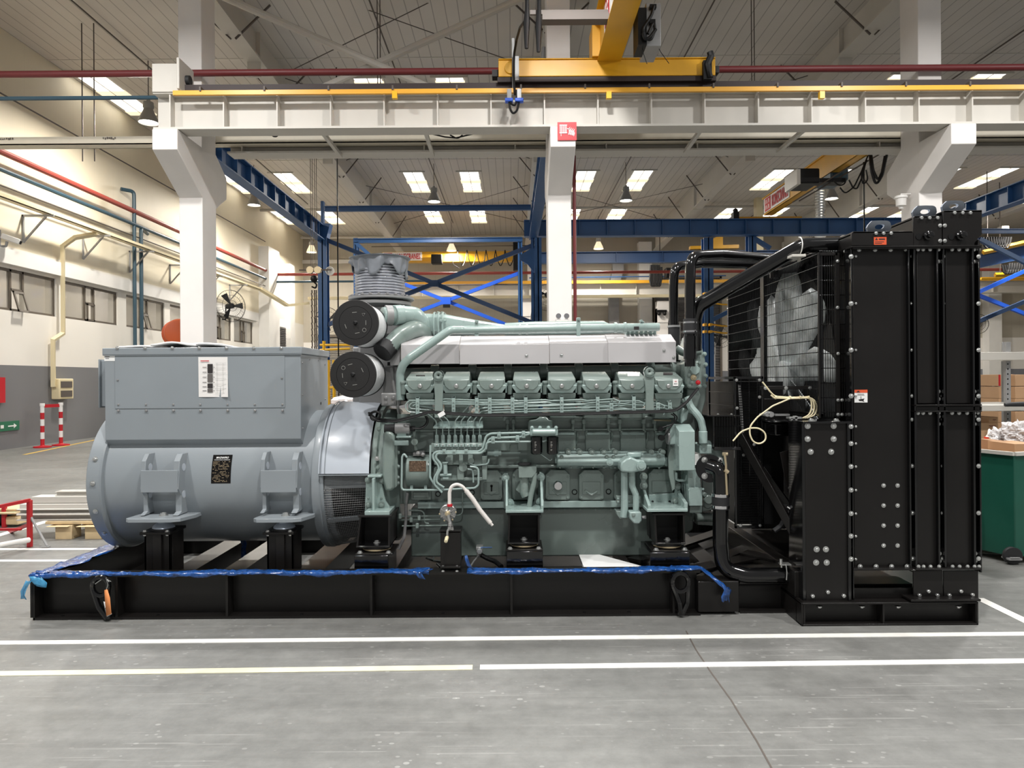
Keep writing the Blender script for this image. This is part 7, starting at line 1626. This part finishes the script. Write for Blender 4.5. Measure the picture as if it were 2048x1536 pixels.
# ================================================================== SMALL THINGS ON AND AROUND THE SKID
# hand pump on its bracket
t = T('hand_pump', 'small grey rotary hand pump with a white hose, standing on a black bracket', 'pump', at(898, 1140, 4.9))
b = MB(); b.pbox(881, 921, 1063, 1136, 4.86, 4.872); b.pbox(879, 922, 1060, 1066, 4.86, 5.0); b.pbox(880, 921, 1133, 1137, 4.83, 4.98); b.pbox(881, 884, 1063, 1136, 4.87, 4.98); b.pbox(918, 921, 1063, 1136, 4.87, 4.98); br_ = b.build('bracket', 'black_paint', t, bevel=.002)
for px in (886, 914): bolt(br_, at(px, 1135, 4.85), .012, (0, 0, 1)); bolt(br_, at(px, 1144, 4.82), .009)
c = at(895.5, 1026, 4.84); r = 16.5*4.84/F
b = MB(); b.lathe([(r, 0), (r*1.0, -.012), (r*.92, -.016), (r*.9, -.012), (r*.5, -.012), (r*.45, -.02), (r*.2, -.03), (.003, -.03)], c+Vector((0, .02, 0)), (0, 1, 0), 40); b.cyl(c+Vector((0, .02, 0)), c+Vector((0, .08, 0)), r*.95, n=40); bd = b.build('pump_body', 'pump_grey', t)
b = MB()
for k in range(6):
    an = k*PI/3+PI/6; d = Vector((math.cos(an), 0, math.sin(an))); b.bar(c+d*r*.35+Vector((0, -.002, 0)), c+d*r*.98+Vector((0, 0, 0)), .01, .006)
b.build('rib', 'pump_grey', bd)
for k in (0, 3, 5, 4): an = k*PI/3+.1; bolt(bd, c+Vector((math.cos(an), 0, math.sin(an)))*r*.99+Vector((0, -.0, 0)), .006, m='brass', washer=False)
b = MB(); b.lathe([(.018, 0), (.018, .012), (.008, .016), (.008, .03)], c+Vector((0, -.01, 0)), (0, -1, 0), 14); b.build('shaft_nut', 'brass', bd)
b = MB(); b.ptube([(896, 1030), (900, 1046), (899, 1057)], [.010, .013], 4.795, .01, 8); b.ptube([(899, 1056), (895, 1062), (894.5, 1070)], .008, 4.79, .01, 8); b.build('crank_arm', 'pump_grey', t)
b = MB(); p = at(894.5, 1073, 4.8); b.lathe([(.009, 0), (.013, -.02), (.012, -.07), (.006, -.072)], p, (.05, 1, .25), 14); b.build('crank_grip', 'cable_cream', t)
b = MB(); b.ptube([(899, 1042), (901, 1052), (903, 1060)], .018, 4.88, 0, 12); b.pcyl(903, 1058, 4.86, 4.9, .014, 10); b.build('pump_foot', 'pump_grey', t)
b = MB(); b.ptube([(899, 1010), (899, 985), (903, 972), (915, 968), (925, 973), (934, 983)], [.0125, .011], 4.84, .05, 14, 6); b.build('spout', 'hose_white', t)
b = MB(); b.ptube([(932, 981), (945, 997), (960, 1020), (981, 1046)], [.016, .015], 4.82, .1, 14, 6); b.ptube([(981, 1046), (985, 1051)], .010, 4.82, 0, 12); b.build('outlet_hose', 'hose_white', t)
b = MB(); q = at(899.5, 1008, 4.84); b.cyl(q, q-Vector((0, 0, .016)), .018, n=20); b.build('red_ring', 'red', t)
b = MB(); q = at(899, 1052, 4.795); b.tube([q+Vector((-.016, 0, .002)), q+Vector((0, -.014, -.003)), q+Vector((.018, 0, -.004))], .002, .01, 5); b.build('cable_tie', 'cable_black', t)
# drain valve on the oil pan
t = T('drain_valve', 'small steel ball valve with a blue lever below the oil pan', 'valve', at(960, 1105, 5.2))
b = MB(); b.tube([at(959, 1098, 5.38), at(959, 1100, 5.2), at(959, 1112, 5.15)], .02, .03, 12); b.pbox(952, 966, 1094, 1100, 5.14, 5.22); b.pcyl(959, 1103, 5.1, 5.2, .022, 6); b.build('valve_body', 'zinc', t, bevel=.002)
b = MB(); b.ptube([(961, 1096), (966, 1095), (984, 1095)], .005, 5.12, .01, 6); b.build('lever', 'steel_blue', t)
b = MB(); b.ptube([(957, 1112, 5.15), (948, 1122, 5.1), (940, 1134, 5.0)], .006, None, .03, 7); b.build('silver_tube', 'zinc', t)
b = MB(); b.ptube([(962, 1110, 5.15), (975, 1117, 5.15), (990, 1123, 5.1), (1003, 1133, 5.0)], .016, None, .04, 10); b.build('black_hose', 'cable_black', t)
b = MB(); b.ptube([(853, 1116, 5.2), (868, 1122, 5.1), (882, 1124, 5.0)], .008, None, .04, 8); b.ptube([(866, 1120, 5.15), (868, 1114, 5.2)], .006, None, 0, 6); b.ptube([(874, 1128, 5.0), (880, 1134, 4.95)], .007, None, 0, 6); tag(b.build('silver_hose', 'chrome'), 'short silver hose end lying below the oil pan left of the pump bracket', 'hose')
# orange tag wired to the lug
t = T('hanging_tag', 'orange and white paper tag wired to the left lifting lug', 'tag', at(212, 1200, 4.74))
b = MB(); b.add([at(209, 1180, 4.75), at(215, 1179, 4.745), at(220, 1195, 4.735), at(223, 1228, 4.73), at(213, 1232, 4.74), at(210, 1200, 4.75)], [(0, 1, 2, 5), (5, 2, 3, 4)]); o = b.build('tag', 'orange_tag', t); sm = o.modifiers.new('thick', 'SOLIDIFY'); sm.thickness = .0012
b = MB(); b.add([at(207, 1203, 4.752), at(213, 1204, 4.748), at(224, 1228, 4.742), at(214, 1233.5, 4.75)], [(0, 1, 2, 3)]); o = b.build('paper', 'white', t); sm = o.modifiers.new('thick', 'SOLIDIFY'); sm.thickness = .001
b = MB(); b.ptube([(190, 1168), (203, 1159), (212, 1156), (218, 1164)], .0025, 4.76, .03, 5); b.ptube([(212, 1156), (216, 1170), (212, 1181)], .002, 4.75, .03, 5); b.ptube([(206, 1155), (222, 1163)], .0018, 4.76, .03, 5); b.ptube([(213, 1155), (209, 1164), (214, 1160)], .002, 4.76, .01, 5); b.build('wire', 'zinc', t)
# blue protective film
def film(name, path, label, wdt=.07, m='film_blue', n=60, wav=.01, hang=.03):
    """crumpled ribbon: path of world points, draped over the beam edge"""
    random.seed(len(label)); P_ = MB().arcpts(path, 0); L_ = [0]
    for p, q in zip(path, path[1:]): L_.append(L_[-1]+(Vector(q)-Vector(p)).length)
    vs = []; cols = 9
    for i in range(n+1):
        s_ = L_[-1]*i/n; k = max(j for j in range(len(L_)) if L_[j] <= s_+1e-9); k = min(k, len(path)-2); f = (s_-L_[k])/max(1e-6, L_[k+1]-L_[k])
        p = Vector(path[k]).lerp(Vector(path[k+1]), f); d = (Vector(path[k+1])-Vector(path[k])).normalized(); side = Vector((d.y, -d.x, 0))
        ww = wdt*(.8+.3*math.sin(s_*5+1)+.15*math.sin(s_*17)); hh = hang*(.8+.4*math.sin(s_*7.3)+.2*math.sin(s_*23))
        for c in range(cols):
            u = c/(cols-1)
            if u < .3: q = p+side*(.008)+Vector((0, 0, -hh*(1-u/.3)))
            else: q = p-side*((u-.3)/.7*ww-.004)+Vector((0, 0, .004))
            q += Vector((0, 0, abs(random.gauss(0, wav)*.5)+wav*.5*(1+math.sin(s_*31+c*1.7)))); q += side*random.gauss(0, wav*.25)
            vs.append(q)
    fs = [(i*cols+c, i*cols+c+1, (i+1)*cols+c+1, (i+1)*cols+c) for i in range(n) for c in range(cols-1)]
    b = MB(); b.add(vs, fs); o = b.build(name, m, None, label=label, cat='plastic film', ang=80)
    sm = o.modifiers.new('thick', 'SOLIDIFY'); sm.thickness = .0015
    return o
zt = .306
film('blue_film', [Vector((xl-.02, YS0-.004, zt)), Vector((-2.0, YS0-.004, zt)), Vector((-1.25, YS0-.004, zt)), Vector((at(858, 1140, YS0).x, YS0-.004, zt))], 'blue plastic film along the front skid beam, left of the hand pump bracket', .075, n=170, wav=.006, hang=.02)
film('blue_film', [Vector((xl+.005, YS1-.1, zt)), Vector((xl+.005, YS0+.0, zt))], 'blue plastic film over the left end beam of the skid', .16, n=60, wav=.008, hang=.03)
film('blue_film', [Vector((at(934, 1134, YS0).x, YS0-.004, zt)), Vector((.8, YS0-.004, zt+.002)), Vector((1.262, YS0-.004, zt+.008)), Vector((1.42, YS0-.05, .2)), Vector((1.44, YS0-.055, .11))], 'blue plastic film along the front skid beam, right of the hand pump bracket', .07, n=130, wav=.006, hang=.018)
def scrap(pts, r, m, label, Y, nm='film_scrap', w2=.012):
    b = MB(); random.seed(len(label)); P_ = [at(x, y, Y) for x, y in pts]; n = len(P_); vs = []
    for i, p in enumerate(P_):
        for c in range(5): a_ = (c/4-.5)*2; vs.append(p+Vector((a_*r*(.6+.5*random.random()), random.uniform(-w2, w2), random.uniform(-.006, .006))))
    b.add(vs, [(i*5+c, i*5+c+1, (i+1)*5+c+1, (i+1)*5+c) for i in range(n-1) for c in range(4)])
    o = tag(b.build(nm, m, ang=80), label, 'plastic film'); s_ = o.modifiers.new('thick', 'SOLIDIFY'); s_.thickness = .0015; return o
scrap([(57, 1162), (52, 1170), (48, 1180), (46, 1190), (49, 1198)], .02, 'film_light', 'light blue film tail hanging from the left corner of the skid', 4.76)
scrap([(74, 1154), (75, 1160), (78, 1168), (84, 1174)], .045, 'film_light', 'loose dark blue film flap on the left corner of the front beam', 4.785)
scrap([(860, 1138), (850, 1142), (838, 1146), (842, 1153), (845, 1158)], .022, 'film_blue', 'knotted blue film end hanging left of the hand pump bracket', 4.77)
scrap([(932, 1112), (934, 1120), (937, 1130), (944, 1138)], .013, 'film_blue', 'twisted blue film strand standing right of the hand pump bracket', 4.78)
scrap([(1450, 1172), (1455, 1182), (1452, 1192), (1450, 1203)], .03, 'film_blue', 'crumpled blue film end hanging at the skid step beside the radiator', 4.74)
scrap([(485, 1076), (488, 1088), (486, 1100), (487, 1112), (484, 1124), (486, 1134)], .022, 'film_blue', 'twisted blue film strip hanging below the alternator', 5.9)
b = MB(); b.prism([(.50, 5.0), (1.02, 4.92), (.58, 5.5), (.5, 5.5)], 'z', .245, .27); tag(b.build('packing_sheet', 'white'), 'white packing sheet lying inside the skid right of the middle mount', 'sheet')

# ================================================================== LEFT BACKGROUND
def striped_post(px, label, off=(0, 0), first=None):
    p = ground(px, 893); return p
t = T('barrier', 'red and white striped barrier with a top rail, standing by the grey wall', 'barrier', ground(108, 893))
for px, py in ((85, 895), (122, 891)):
    g_ = ground(px, py); h = .98; b = MB(); b.lathe([(.2, 0), (.2, .03), (.06, .05), (.05, .06)], g_, (0, 0, 1), 20); b.build('base', 'red', t)
    b = MB()
    for k in range(6): b.mat('red' if k % 2 == 0 else 'white'); b.cyl(g_+Vector((0, 0, .05+k*h/6)), g_+Vector((0, 0, .05+(k+1)*h/6)), .045, n=14)
    b.cyl(g_+Vector((0, 0, .05+h)), g_+Vector((0, 0, .12+h)), .055, n=14); b.build('post', None, t)
p, q = ground(85, 895), ground(122, 891); b = MB(); b.bar(p+Vector((0, 0, 1.03)), q+Vector((0, 0, 1.03)), .02, .08); b.build('rail', 'red', t)
# red railing at the left edge
t = T('red_railing', 'red steel railing frame with a white lower tube at the left edge', 'railing', ground(58, 1092))
g0 = ground(60, 1094); gx = g0.x
b = MB(); zt_ = at(60, 1000, g0.y).z; far = Vector((gx-.9, g0.y+.35, 0)); 
b.box(gx-.02, gx+.018, g0.y-.02, g0.y+.02, 0, zt_); b.build('post', 'red_rail', t, bevel=.004)
b = MB(); p2 = at(9, 1072, g0.y+.95); b.box(p2.x-.02, p2.x+.02, p2.y-.02, p2.y+.02, 0, at(9, 1010, p2.y).z); b.build('post', 'red_rail', t, bevel=.004)
b = MB(); b.bar(Vector((gx, g0.y, zt_)), at(-60, 1026, g0.y-.6), .025, .03); b.build('top_rail', 'red_rail', t)
b = MB(); b.bar(Vector((gx, g0.y, .22)), at(9, 1068, g0.y+.95), .03, .03); b.bar(Vector((gx-.1, g0.y+.02, .17)), Vector((gx-1.2, g0.y-.0, .17)), .03, .02); b.build('lower_rail', 'red_rail', t)
b = MB(); b.cyl(at(57, 1080, g0.y-.05), at(-60, 1102, g0.y-.7), .026, n=16); b.build('white_tube', 'white_paint', t)
b = MB(); b.bar(at(61, 1033, g0.y), at(94, 1092, g0.y-.05), .02, .012); b.bar(at(82, 1093, g0.y-.05), at(99, 1093, g0.y-.05), .04, .008); tag(b.build('flat_bar', 'steel_grey'), 'grey flat steel bar leaning against the red railing', 'bar')
# stacks of white steel sections
def beams(px0, px1, py0, py1, Y, label, dY=.25, m='steel_white', hollow=True, dx=1.2):
    a, c = at(px0, py0, Y), at(px1, py1, Y); b = MB(); h = a.z-c.z
    if hollow:
        b.box(a.x, c.x+dx, Y, Y+dY, c.z, c.z+h*.18); b.box(a.x, c.x+dx, Y, Y+dY, a.z-h*.18, a.z); b.box(a.x, c.x+dx, Y+dY*.2, Y+dY*.35, c.z, a.z)
    else: b.box(a.x, c.x+dx, Y, Y+dY, c.z, a.z)
    return tag(b.build('steel_section', m, bevel=.003), label, 'beam', 'white steel sections stacked on pallets')
beams(32, 180, 1029, 1041, 7.32, 'white steel section, lowest of the stack behind the red railing', .35, hollow=True)
beams(32, 180, 1019, 1028, 7.34, 'white steel section, second from the bottom of the stack behind the red railing', .3)
beams(39, 180, 1009, 1018, 7.38, 'white steel section, middle of the stack behind the red railing', .25, hollow=False)
beams(62, 180, 994, 1006, 7.42, 'white steel section, topmost wide one of the stack behind the red railing', .16, hollow=False)
beams(110, 180, 983, 992, 7.46, 'pale square tube lying on top of the steel section stack', .12, 'steel_white', hollow=True)
t = T('wooden_pallet', 'light wooden pallet under the white steel sections', 'pallet', ground(130, 1070))
zb = .0; gY = 7.3
b = MB(); a, c = at(90, 1046, gY), at(195, 1051, gY); b.box(a.x, c.x+1, gY, gY+.7, at(90, 1049, gY).z, at(90, 1043, gY).z); b.build('deck', 'wood', t, bevel=.004)
for px in (110, 170, 250): b = MB(); p = at(px, 1060, gY-.1); b.box(p.x-.12, p.x+.1, gY-.06, gY+.15, p.z+.02, at(px, 1051, gY).z); b.box(p.x-.05, p.x+.12, gY-.02, gY+.14, 0, p.z+.03); b.build('block', 'wood', t, bevel=.006)
t = T('wooden_pallet', 'wooden pallet with boards behind the red railing at the left edge', 'pallet', ground(20, 1052, 0))
b = MB(); b.pbox(10, 36, 1034, 1050, 7.9, 8.1); b.build('block', 'wood', t, bevel=.01); b = MB(); b.pbox(-60, 35, 1018, 1022, 7.9, 8.2); b.build('board', 'wood', t, bevel=.004); b = MB(); b.pbox(-60, 30, 1025, 1029, 7.85, 8.2); b.build('board', 'wood', t, bevel=.004)
b = MB(); b.pprism([(-20, 1012), (6, 1020), (12, 1030), (4, 1052), (-20, 1058)], 8.0, 8.5); tag(b.build('black_bag', 'cable_black', bevel=.03), 'dark bag-like bundle at the left edge behind the railing', 'bag')
# papers on the alternator box
for k, (x0, x1, y, lab) in enumerate(((-2.93, -2.62, 5.50, 'white paper sheets at the left end on top of the alternator box'), (-2.68, -2.38, 5.475, 'curled white papers in the middle of the pile on top of the alternator box'), (-2.45, -2.2, 5.55, 'white paper sheet at the right of the pile on top of the alternator box'))):
    b = MB(); vs = []; n = 8
    for i in range(n+1):
        for j in range(4): u, v = i/n, j/3; vs.append((x0+(x1-x0)*u, y-.2+.4*v+.03*u, 1.866+.007*k+(.02*(math.sin(u*PI)**2)*(1 if k == 1 else .35))+.006*math.sin(v*3+k)))
    b.add(vs, [(i*4+j, i*4+j+1, (i+1)*4+j+1, (i+1)*4+j) for i in range(n) for j in range(3)]); o = tag(b.build('paper_sheet', 'paper'), lab, 'paper', 'papers on the alternator'); sm = o.modifiers.new('thick', 'SOLIDIFY'); sm.thickness = .014; sm.offset = 0
# yellow rack and white bags seen between alternator and engine
t = T('yellow_rack', 'yellow tube rack behind the gap between alternator and air filters', 'rack', ground(664, 860, 0))
b = MB()
for px in (657, 668): b.cyl(at(px, 720, 22), (at(px, 720, 22).x, 22, 0), .05, n=6)
b.cyl(at(640, 690, 22), at(700, 690, 22), .04, n=6); b.cyl(at(640, 700, 22), at(700, 697, 22), .04, n=6); b.cyl(at(652, 775, 22), at(672, 775, 22), .04, n=6); b.cyl(at(648, 682, 22), (at(648, 682, 22).x, 22, 0), .05, n=6); b.build('tubes', 'yellow_plastic', t)
b = MB(); random.seed(4)
for k in range(5): b.ball(at(676+k*9, 806+random.uniform(-6, 8), 9.5), .1, 10, (1, .8, .7))
tag(b.build('white_bags', 'bag_plastic'), 'heap of white plastic bags seen behind the lower air filter', 'bag')
b = MB(); b.box(at(670, 806, 9.5).x-.3, at(712, 806, 9.5).x+.4, 9.3, 9.9, 0, at(690, 815, 9.5).z); tag(b.build('parts_crate', 'carton_dark', bevel=.01), 'brown crate holding the white bags behind the engine', 'crate')

# ================================================================== RIGHT BACKGROUND
t = T('rolling_bin', 'dark green plastic rolling bin half hidden by the radiator', 'bin', (4.9, 6.9, 0))
cA = at(2030, 1118, 6.0); ztop = at(2030, 908, 6.0).z; zbt = cA.z
p0 = Vector((cA.x, 6.0)); L2 = Vector((-.42, 1.15)); R2 = Vector((.8, .25)); b = MB()
base = [p0+Vector((.03, .04)), p0+L2*.97, p0+L2*.97+R2, p0+R2]; topp = [p0, p0+L2*1.03, p0+L2*1.03+R2*1.05, p0+R2*1.05]
vs = [(q.x, q.y, zbt) for q in base]+[(q.x, q.y, ztop) for q in topp]; b.add(vs, [(3, 2, 1, 0), (0, 1, 5, 4), (1, 2, 6, 5), (2, 3, 7, 6), (3, 0, 4, 7)])
for f in (.3, .58, .8):
    q = p0+L2*f; d = L2.normalized(); nrm = Vector((-.94, -.34)); 
    b.add([(q.x, q.y, zbt), (q.x+nrm.x*.02, q.y+nrm.y*.02, zbt), (q.x+nrm.x*.02, q.y+nrm.y*.02, ztop), (q.x, q.y, ztop), (q.x+d.x*.04, q.y+d.y*.04, zbt), (q.x+d.x*.04+nrm.x*.02, q.y+d.y*.04+nrm.y*.02, zbt), (q.x+d.x*.04+nrm.x*.02, q.y+d.y*.04+nrm.y*.02, ztop), (q.x+d.x*.04, q.y+d.y*.04, ztop)],
          [(0, 1, 2, 3), (7, 6, 5, 4), (0, 4, 5, 1), (1, 5, 6, 2), (2, 6, 7, 3), (3, 7, 4, 0)])
body = b.build('bin_body', 'bin_green', t, bevel=.01)
b = MB()
for i in range(4): q, w_ = topp[i], topp[(i+1) % 4]; b.bar((q.x, q.y, ztop), (w_.x, w_.y, ztop), .04, .03)
b.build('rim', 'steel_white', t)
b = MB(); mid = (topp[0]+topp[2])/2; b.add([(q.x, q.y, ztop-.08) for q in [mid+(q_-mid)*.93 for q_ in topp]], [(0, 1, 2, 3)]); b.build('filling', 'carton_dark', t)
for i, q in enumerate((p0+Vector((.02, .06)), p0+L2*.9, p0+R2*.9)):
    b = MB(); zz = .075; b.lathe([(.03, -.02), (.07, -.02), (.075, -.012), (.075, .012), (.07, .02), (.03, .02)], (q.x, q.y, zz), (.2, 1, 0), 24); w_ = b.build('wheel', 'rubber', t)
    b = MB(); b.box(q.x-.05, q.x+.03, q.y-.05, q.y-.035, zz-.02, zbt+.01); b.box(q.x-.05, q.x+.03, q.y+.035, q.y+.05, zz-.02, zbt+.01); b.box(q.x-.06, q.x+.05, q.y-.05, q.y+.05, zbt-.015, zbt); b.build('fork', 'steel_grey', t)
b = MB(); b.pbox(1958, 1984, 882, 901, 6.9, 7.2); yb = b.build('yellow_crate', 'yellow_plastic', None, bevel=.004, label='yellow plastic crate with black mesh standing in the green bin', cat='crate')
b = MB(); 
for i in range(5):
    for j in range(3): b.pbox(1964+i*4, 1966.4+i*4, 884+j*5+(i % 2)*2, 886.6+j*5+(i % 2)*2, 6.89, 6.9)
b.build('mesh_holes', 'cable_black', yb)
b = MB(); b.pbox(1986, 2008, 885, 903, 6.7, 6.9); tag(b.build('small_box', 'steel_grey', bevel=.004), 'small grey box beside the yellow crate in the green bin', 'box')
b = MB(); b.pbox(2008, 2029, 884, 905, 6.45, 6.8); tag(b.build('carton', 'carton_dark'), 'brown open carton in the green bin, left of the lighter one', 'carton')
b = MB(); b.pbox(2029, 2080, 888, 905, 6.25, 6.6); tag(b.build('carton', 'carton'), 'light brown open carton in the green bin at the right edge', 'carton')
t = T('spray_bottle', 'small white and red bottle standing behind the yellow crate', 'bottle', at(1979, 884, 7.0))
b = MB(); b.lathe([(.045, 0), (.045, .03), (.05, .05)], at(1979, 884, 7.0), (0, 0, 1), 16); b.build('red_label', 'red', t); b = MB(); b.lathe([(.04, .04), (.018, .08), (.012, .12), (.004, .13)], at(1979, 884, 7.0), (0, 0, 1), 16); b.build('bottle_body', 'white', t)
def bag(px, py, Y, rx, rz, label, seed):
    from mathutils import noise; b = MB(); n, m_ = 72, 36; c = at(px, py, Y); vs = []
    for j in range(m_+1):
        th = PI*j/m_
        for i in range(n):
            ph = 2*PI*i/n; u_ = Vector((math.sin(th)*math.cos(ph), math.sin(th)*math.sin(ph), math.cos(th)))*2.2+Vector((seed*7, 0, 0)); k = 1.05+.5*noise.noise(u_)-.35*abs(noise.noise(u_*3))-.12*abs(noise.noise(u_*8)); vs.append(c+Vector((math.sin(th)*math.cos(ph)*rx*k, math.sin(th)*math.sin(ph)*rx*.8*k, math.cos(th)*rz*k)))
    b.add(vs, [(j*n+i, (j+1)*n+i, (j+1)*n+(i+1) % n, j*n+(i+1) % n) for j in range(m_) for i in range(n)]); tag(b.build('plastic_bag', 'bag_plastic', ang=25), label, 'bag')
bag(1999, 872, 6.85, .09, .08, 'crumpled clear plastic bag behind the small grey box, left of the larger one', 1); bag(2034, 867, 6.75, .13, .12, 'large crumpled clear plastic bag at the right edge on the bin', 2)
# shelf rack
t = T('storage_rack', 'grey steel storage rack with two shelf boards right of the radiator', 'rack', at(2015, 880, 8.6))
b = MB(); b.pbox(1920, 2120, 705, 720, 8.3, 8.34); b.pbox(1920, 2120, 704, 706, 8.3, 9.2); b.build('shelf', 'steel_white', t, bevel=.003)
b = MB(); b.pbox(1920, 2120, 812, 822, 8.0, 8.04); b.pbox(1920, 2120, 810, 812.5, 8.0, 9.0); b.build('shelf', 'steel_white', t, bevel=.003)
b = MB(); b.pbox(2013, 2022, 722, 860, 8.4, 8.45); a = at(2013, 860, 8.4); b.box(a.x, at(2022, 860, 8.4).x, 8.4, 8.45, 0, a.z+.01); b.build('upright', 'steel_grey', t, bevel=.002)
b = MB(); b.pbox(2008, 2012, 722, 880, 9.0, 9.05); b.pbox(2012, 2022, 684, 706, 8.5, 8.53); b.pbox(2005, 2009, 684, 704, 9.0, 9.02); b.build('upright', 'steel_grey', t, bevel=.002)
b = MB()
for k in range(14): b.pcyl(2016, 728+k*10, 8.395, 8.4, .008, 8); 
b.build('slots', 'cable_black', t)
b = MB(); b.ptube([(2010, 810), (2016, 809), (2055, 808)], [.02, .03], 7.9, 0, 10); tag(b.build('rubber_mallet', 'rubber'), 'black tool handle lying on the lower shelf of the rack', 'tool')
# cartons on the stack behind
def carton(x0, x1, y0, y1, Y, label, red=False, d=.5):
    b = MB(); b.pbox(x0, x1, y0, y1, Y, Y+d); o = b.build('carton', 'carton', None, bevel=.004, label=label, cat='carton', group='brown cartons behind the rack')
    if red: q = MB(); q.pbox(x0+.2, x0+4, y0+.2, y1-.2, Y-.003, Y); q.build('red_band', 'red_rail', o); q = MB(); q.pbox(x1-6, x1-.2, y0+.2, y1-.2, Y-.003, Y); q.build('red_band', 'red_rail', o)
    q = MB(); q.pbox((x0+x1)/2-1, x1-4 if not red else (x0+x1)/2+5, y0+5, y0+6.2, Y-.003, Y); q.pbox((x0+x1)/2+1, x1-6 if not red else (x0+x1)/2+3, y0+7.4, y0+8, Y-.003, Y); q.build('print', 'pipe_red', o)
    return o
Yc = 10.2
rows = [(749, 772), (773, 797), (797.5, 820), (823, 845), (845.5, 868)]
nm = ['topmost row', 'second row from the top', 'row level with the shelf', 'row just below the shelf', 'lowest visible row']
for i, (y0, y1) in enumerate(rows):
    if i == 0: carton(1997, 2030, y0, y1, Yc, 'brown carton with red bands, left end of the topmost row behind the rack', True)
    else: carton(1998, 2028, y0, y1, Yc, 'brown carton, left end of the %s behind the rack' % nm[i])
    carton(2030.5, 2100, y0, y1, Yc-.15, 'brown carton at the right edge, %s behind the rack' % nm[i])
b = MB(); b.box(at(1997, 868, Yc).x, at(2100, 868, Yc).x, Yc-.1, Yc+.6, 0, at(2040, 869, Yc).z); tag(b.build('carton_stack', 'carton'), 'brown cartons block under the visible rows behind the rack', 'carton')
carton(1962, 1996, 846, 884, 8.2, 'large brown carton low beside the radiator edge'); carton(1978, 1996, 834, 846, 8.22, 'dark brown small carton above the large low one', d=.3)
b = MB(); b.box(at(1962, 884, 8.2).x, at(1996, 884, 8.2).x, 8.2, 8.7, 0, at(1980, 884.5, 8.2).z); tag(b.build('wooden_stand', 'wood'), 'plain stand under the large low carton beside the radiator', 'stand')
b = MB(); b.pbox(1920, 1999, 794, 803, 11.0, 11.6); b.pbox(1920, 1999, 822, 834, 11.0, 11.6)
for px in (1940, 1995):
    for Y_ in (11.05, 11.5): p = at(px, 800, 11.05); b.box(p.x-.03, p.x+.03, Y_, Y_+.06, 0, 1.3)
b.cur = b.cur; tag(b.build('blue_pallet_rack', 'blue_plastic'), 'blue plastic pallets with black parts on them, right of the radiator', 'pallet')
t = T('black_parts', 'heap of small black machine parts on the blue pallet', 'machine parts', at(1980, 794, 11.2)); random.seed(8)
for k in range(16):
    x, y = random.uniform(1962, 1996), random.uniform(764, 792); b = MB(); c = at(x, y, 11.2+random.uniform(-.1, .2)); s_ = random.uniform(.03, .07)
    b.cyl(c-Vector((s_, 0, 0)), c+Vector((s_, random.uniform(-.05, .05), random.uniform(-.06, .06))), s_*.8, n=9) if k % 2 else b.ball(c, s_, 8)
    b.build('part', 'black_gloss', t)
b = MB(); c = at(1980, 794, 11.2); b.box(c.x-.2, c.x+.25, 11.0, 11.4, c.z, c.z+.1); b.build('tray', 'black_dark', t)
for px in (1963, 1977): b = MB(); b.pbox(px-1.2, px+1.2, 756, 792, 14, 14.05); a = at(px, 792, 14); b.box(a.x-.012, a.x+.012, 14, 14.05, 0, a.z+.01); tag(b.build('yellow_pole', 'yellow_plastic'), 'thin yellow pole seen right of the radiator, the %s one' % ('left' if px == 1963 else 'right'), 'pole')
# ================================================================== GROUPS OF REPEATED THINGS
GROUPS = {'pendant_lamp': 'high-bay pendant lamps', 'roof_beam': 'white roof beams', 'concrete_column': 'concrete columns', 'far_column': 'far white columns',
          'blue_post': 'blue steel posts', 'blue_brace': 'blue braces', 'gusset_plate': 'joint plates of the blue steelwork', 'blue_runway_beam': 'blue runway beams', 'blue_girder': 'blue girders', 'blue_crossbeam': 'thin blue cross beams',
          'wall_fan': 'black wall fans', 'air_filter': 'air filters of the engine', 'engine_mount': 'black mounts under the engine', 'mounting_pedestal': 'black pedestals under the alternator',
          'coolant_pipe': 'glossy black coolant pipes', 'conductor_bracket': 'yellow conductor brackets', 'brace': 'short white ties under the girder', 'roof_brace': 'roof bracing', 'cross_bracing': 'thin crossed roof rods',
          'conduit': 'roof conduits', 'drop_pipe': 'vertical teal pipes', 'drop_rod': 'thin hanging rods', 'wire_rope': 'hanging wire ropes', 'roof_purlin': 'roof cross tubes', 'overhead_crane': 'yellow overhead cranes',
          'blue_film': 'blue film on the skid', 'film_scrap': 'loose ends of blue film', 'plastic_bag': 'plastic bags on the bin', 'wooden_pallet': 'wooden pallets at left', 'yellow_pole': 'yellow poles', 'siren': 'white sirens', 'loose_cable': 'loose cables on the tray', 'crane_cable_bundle': 'festoon cable bundles'}
for o in bpy.data.objects:
    base = o.name.split('.')[0]
    if o.parent is None and base in GROUPS and 'group' not in o: o['group'] = GROUPS[base]
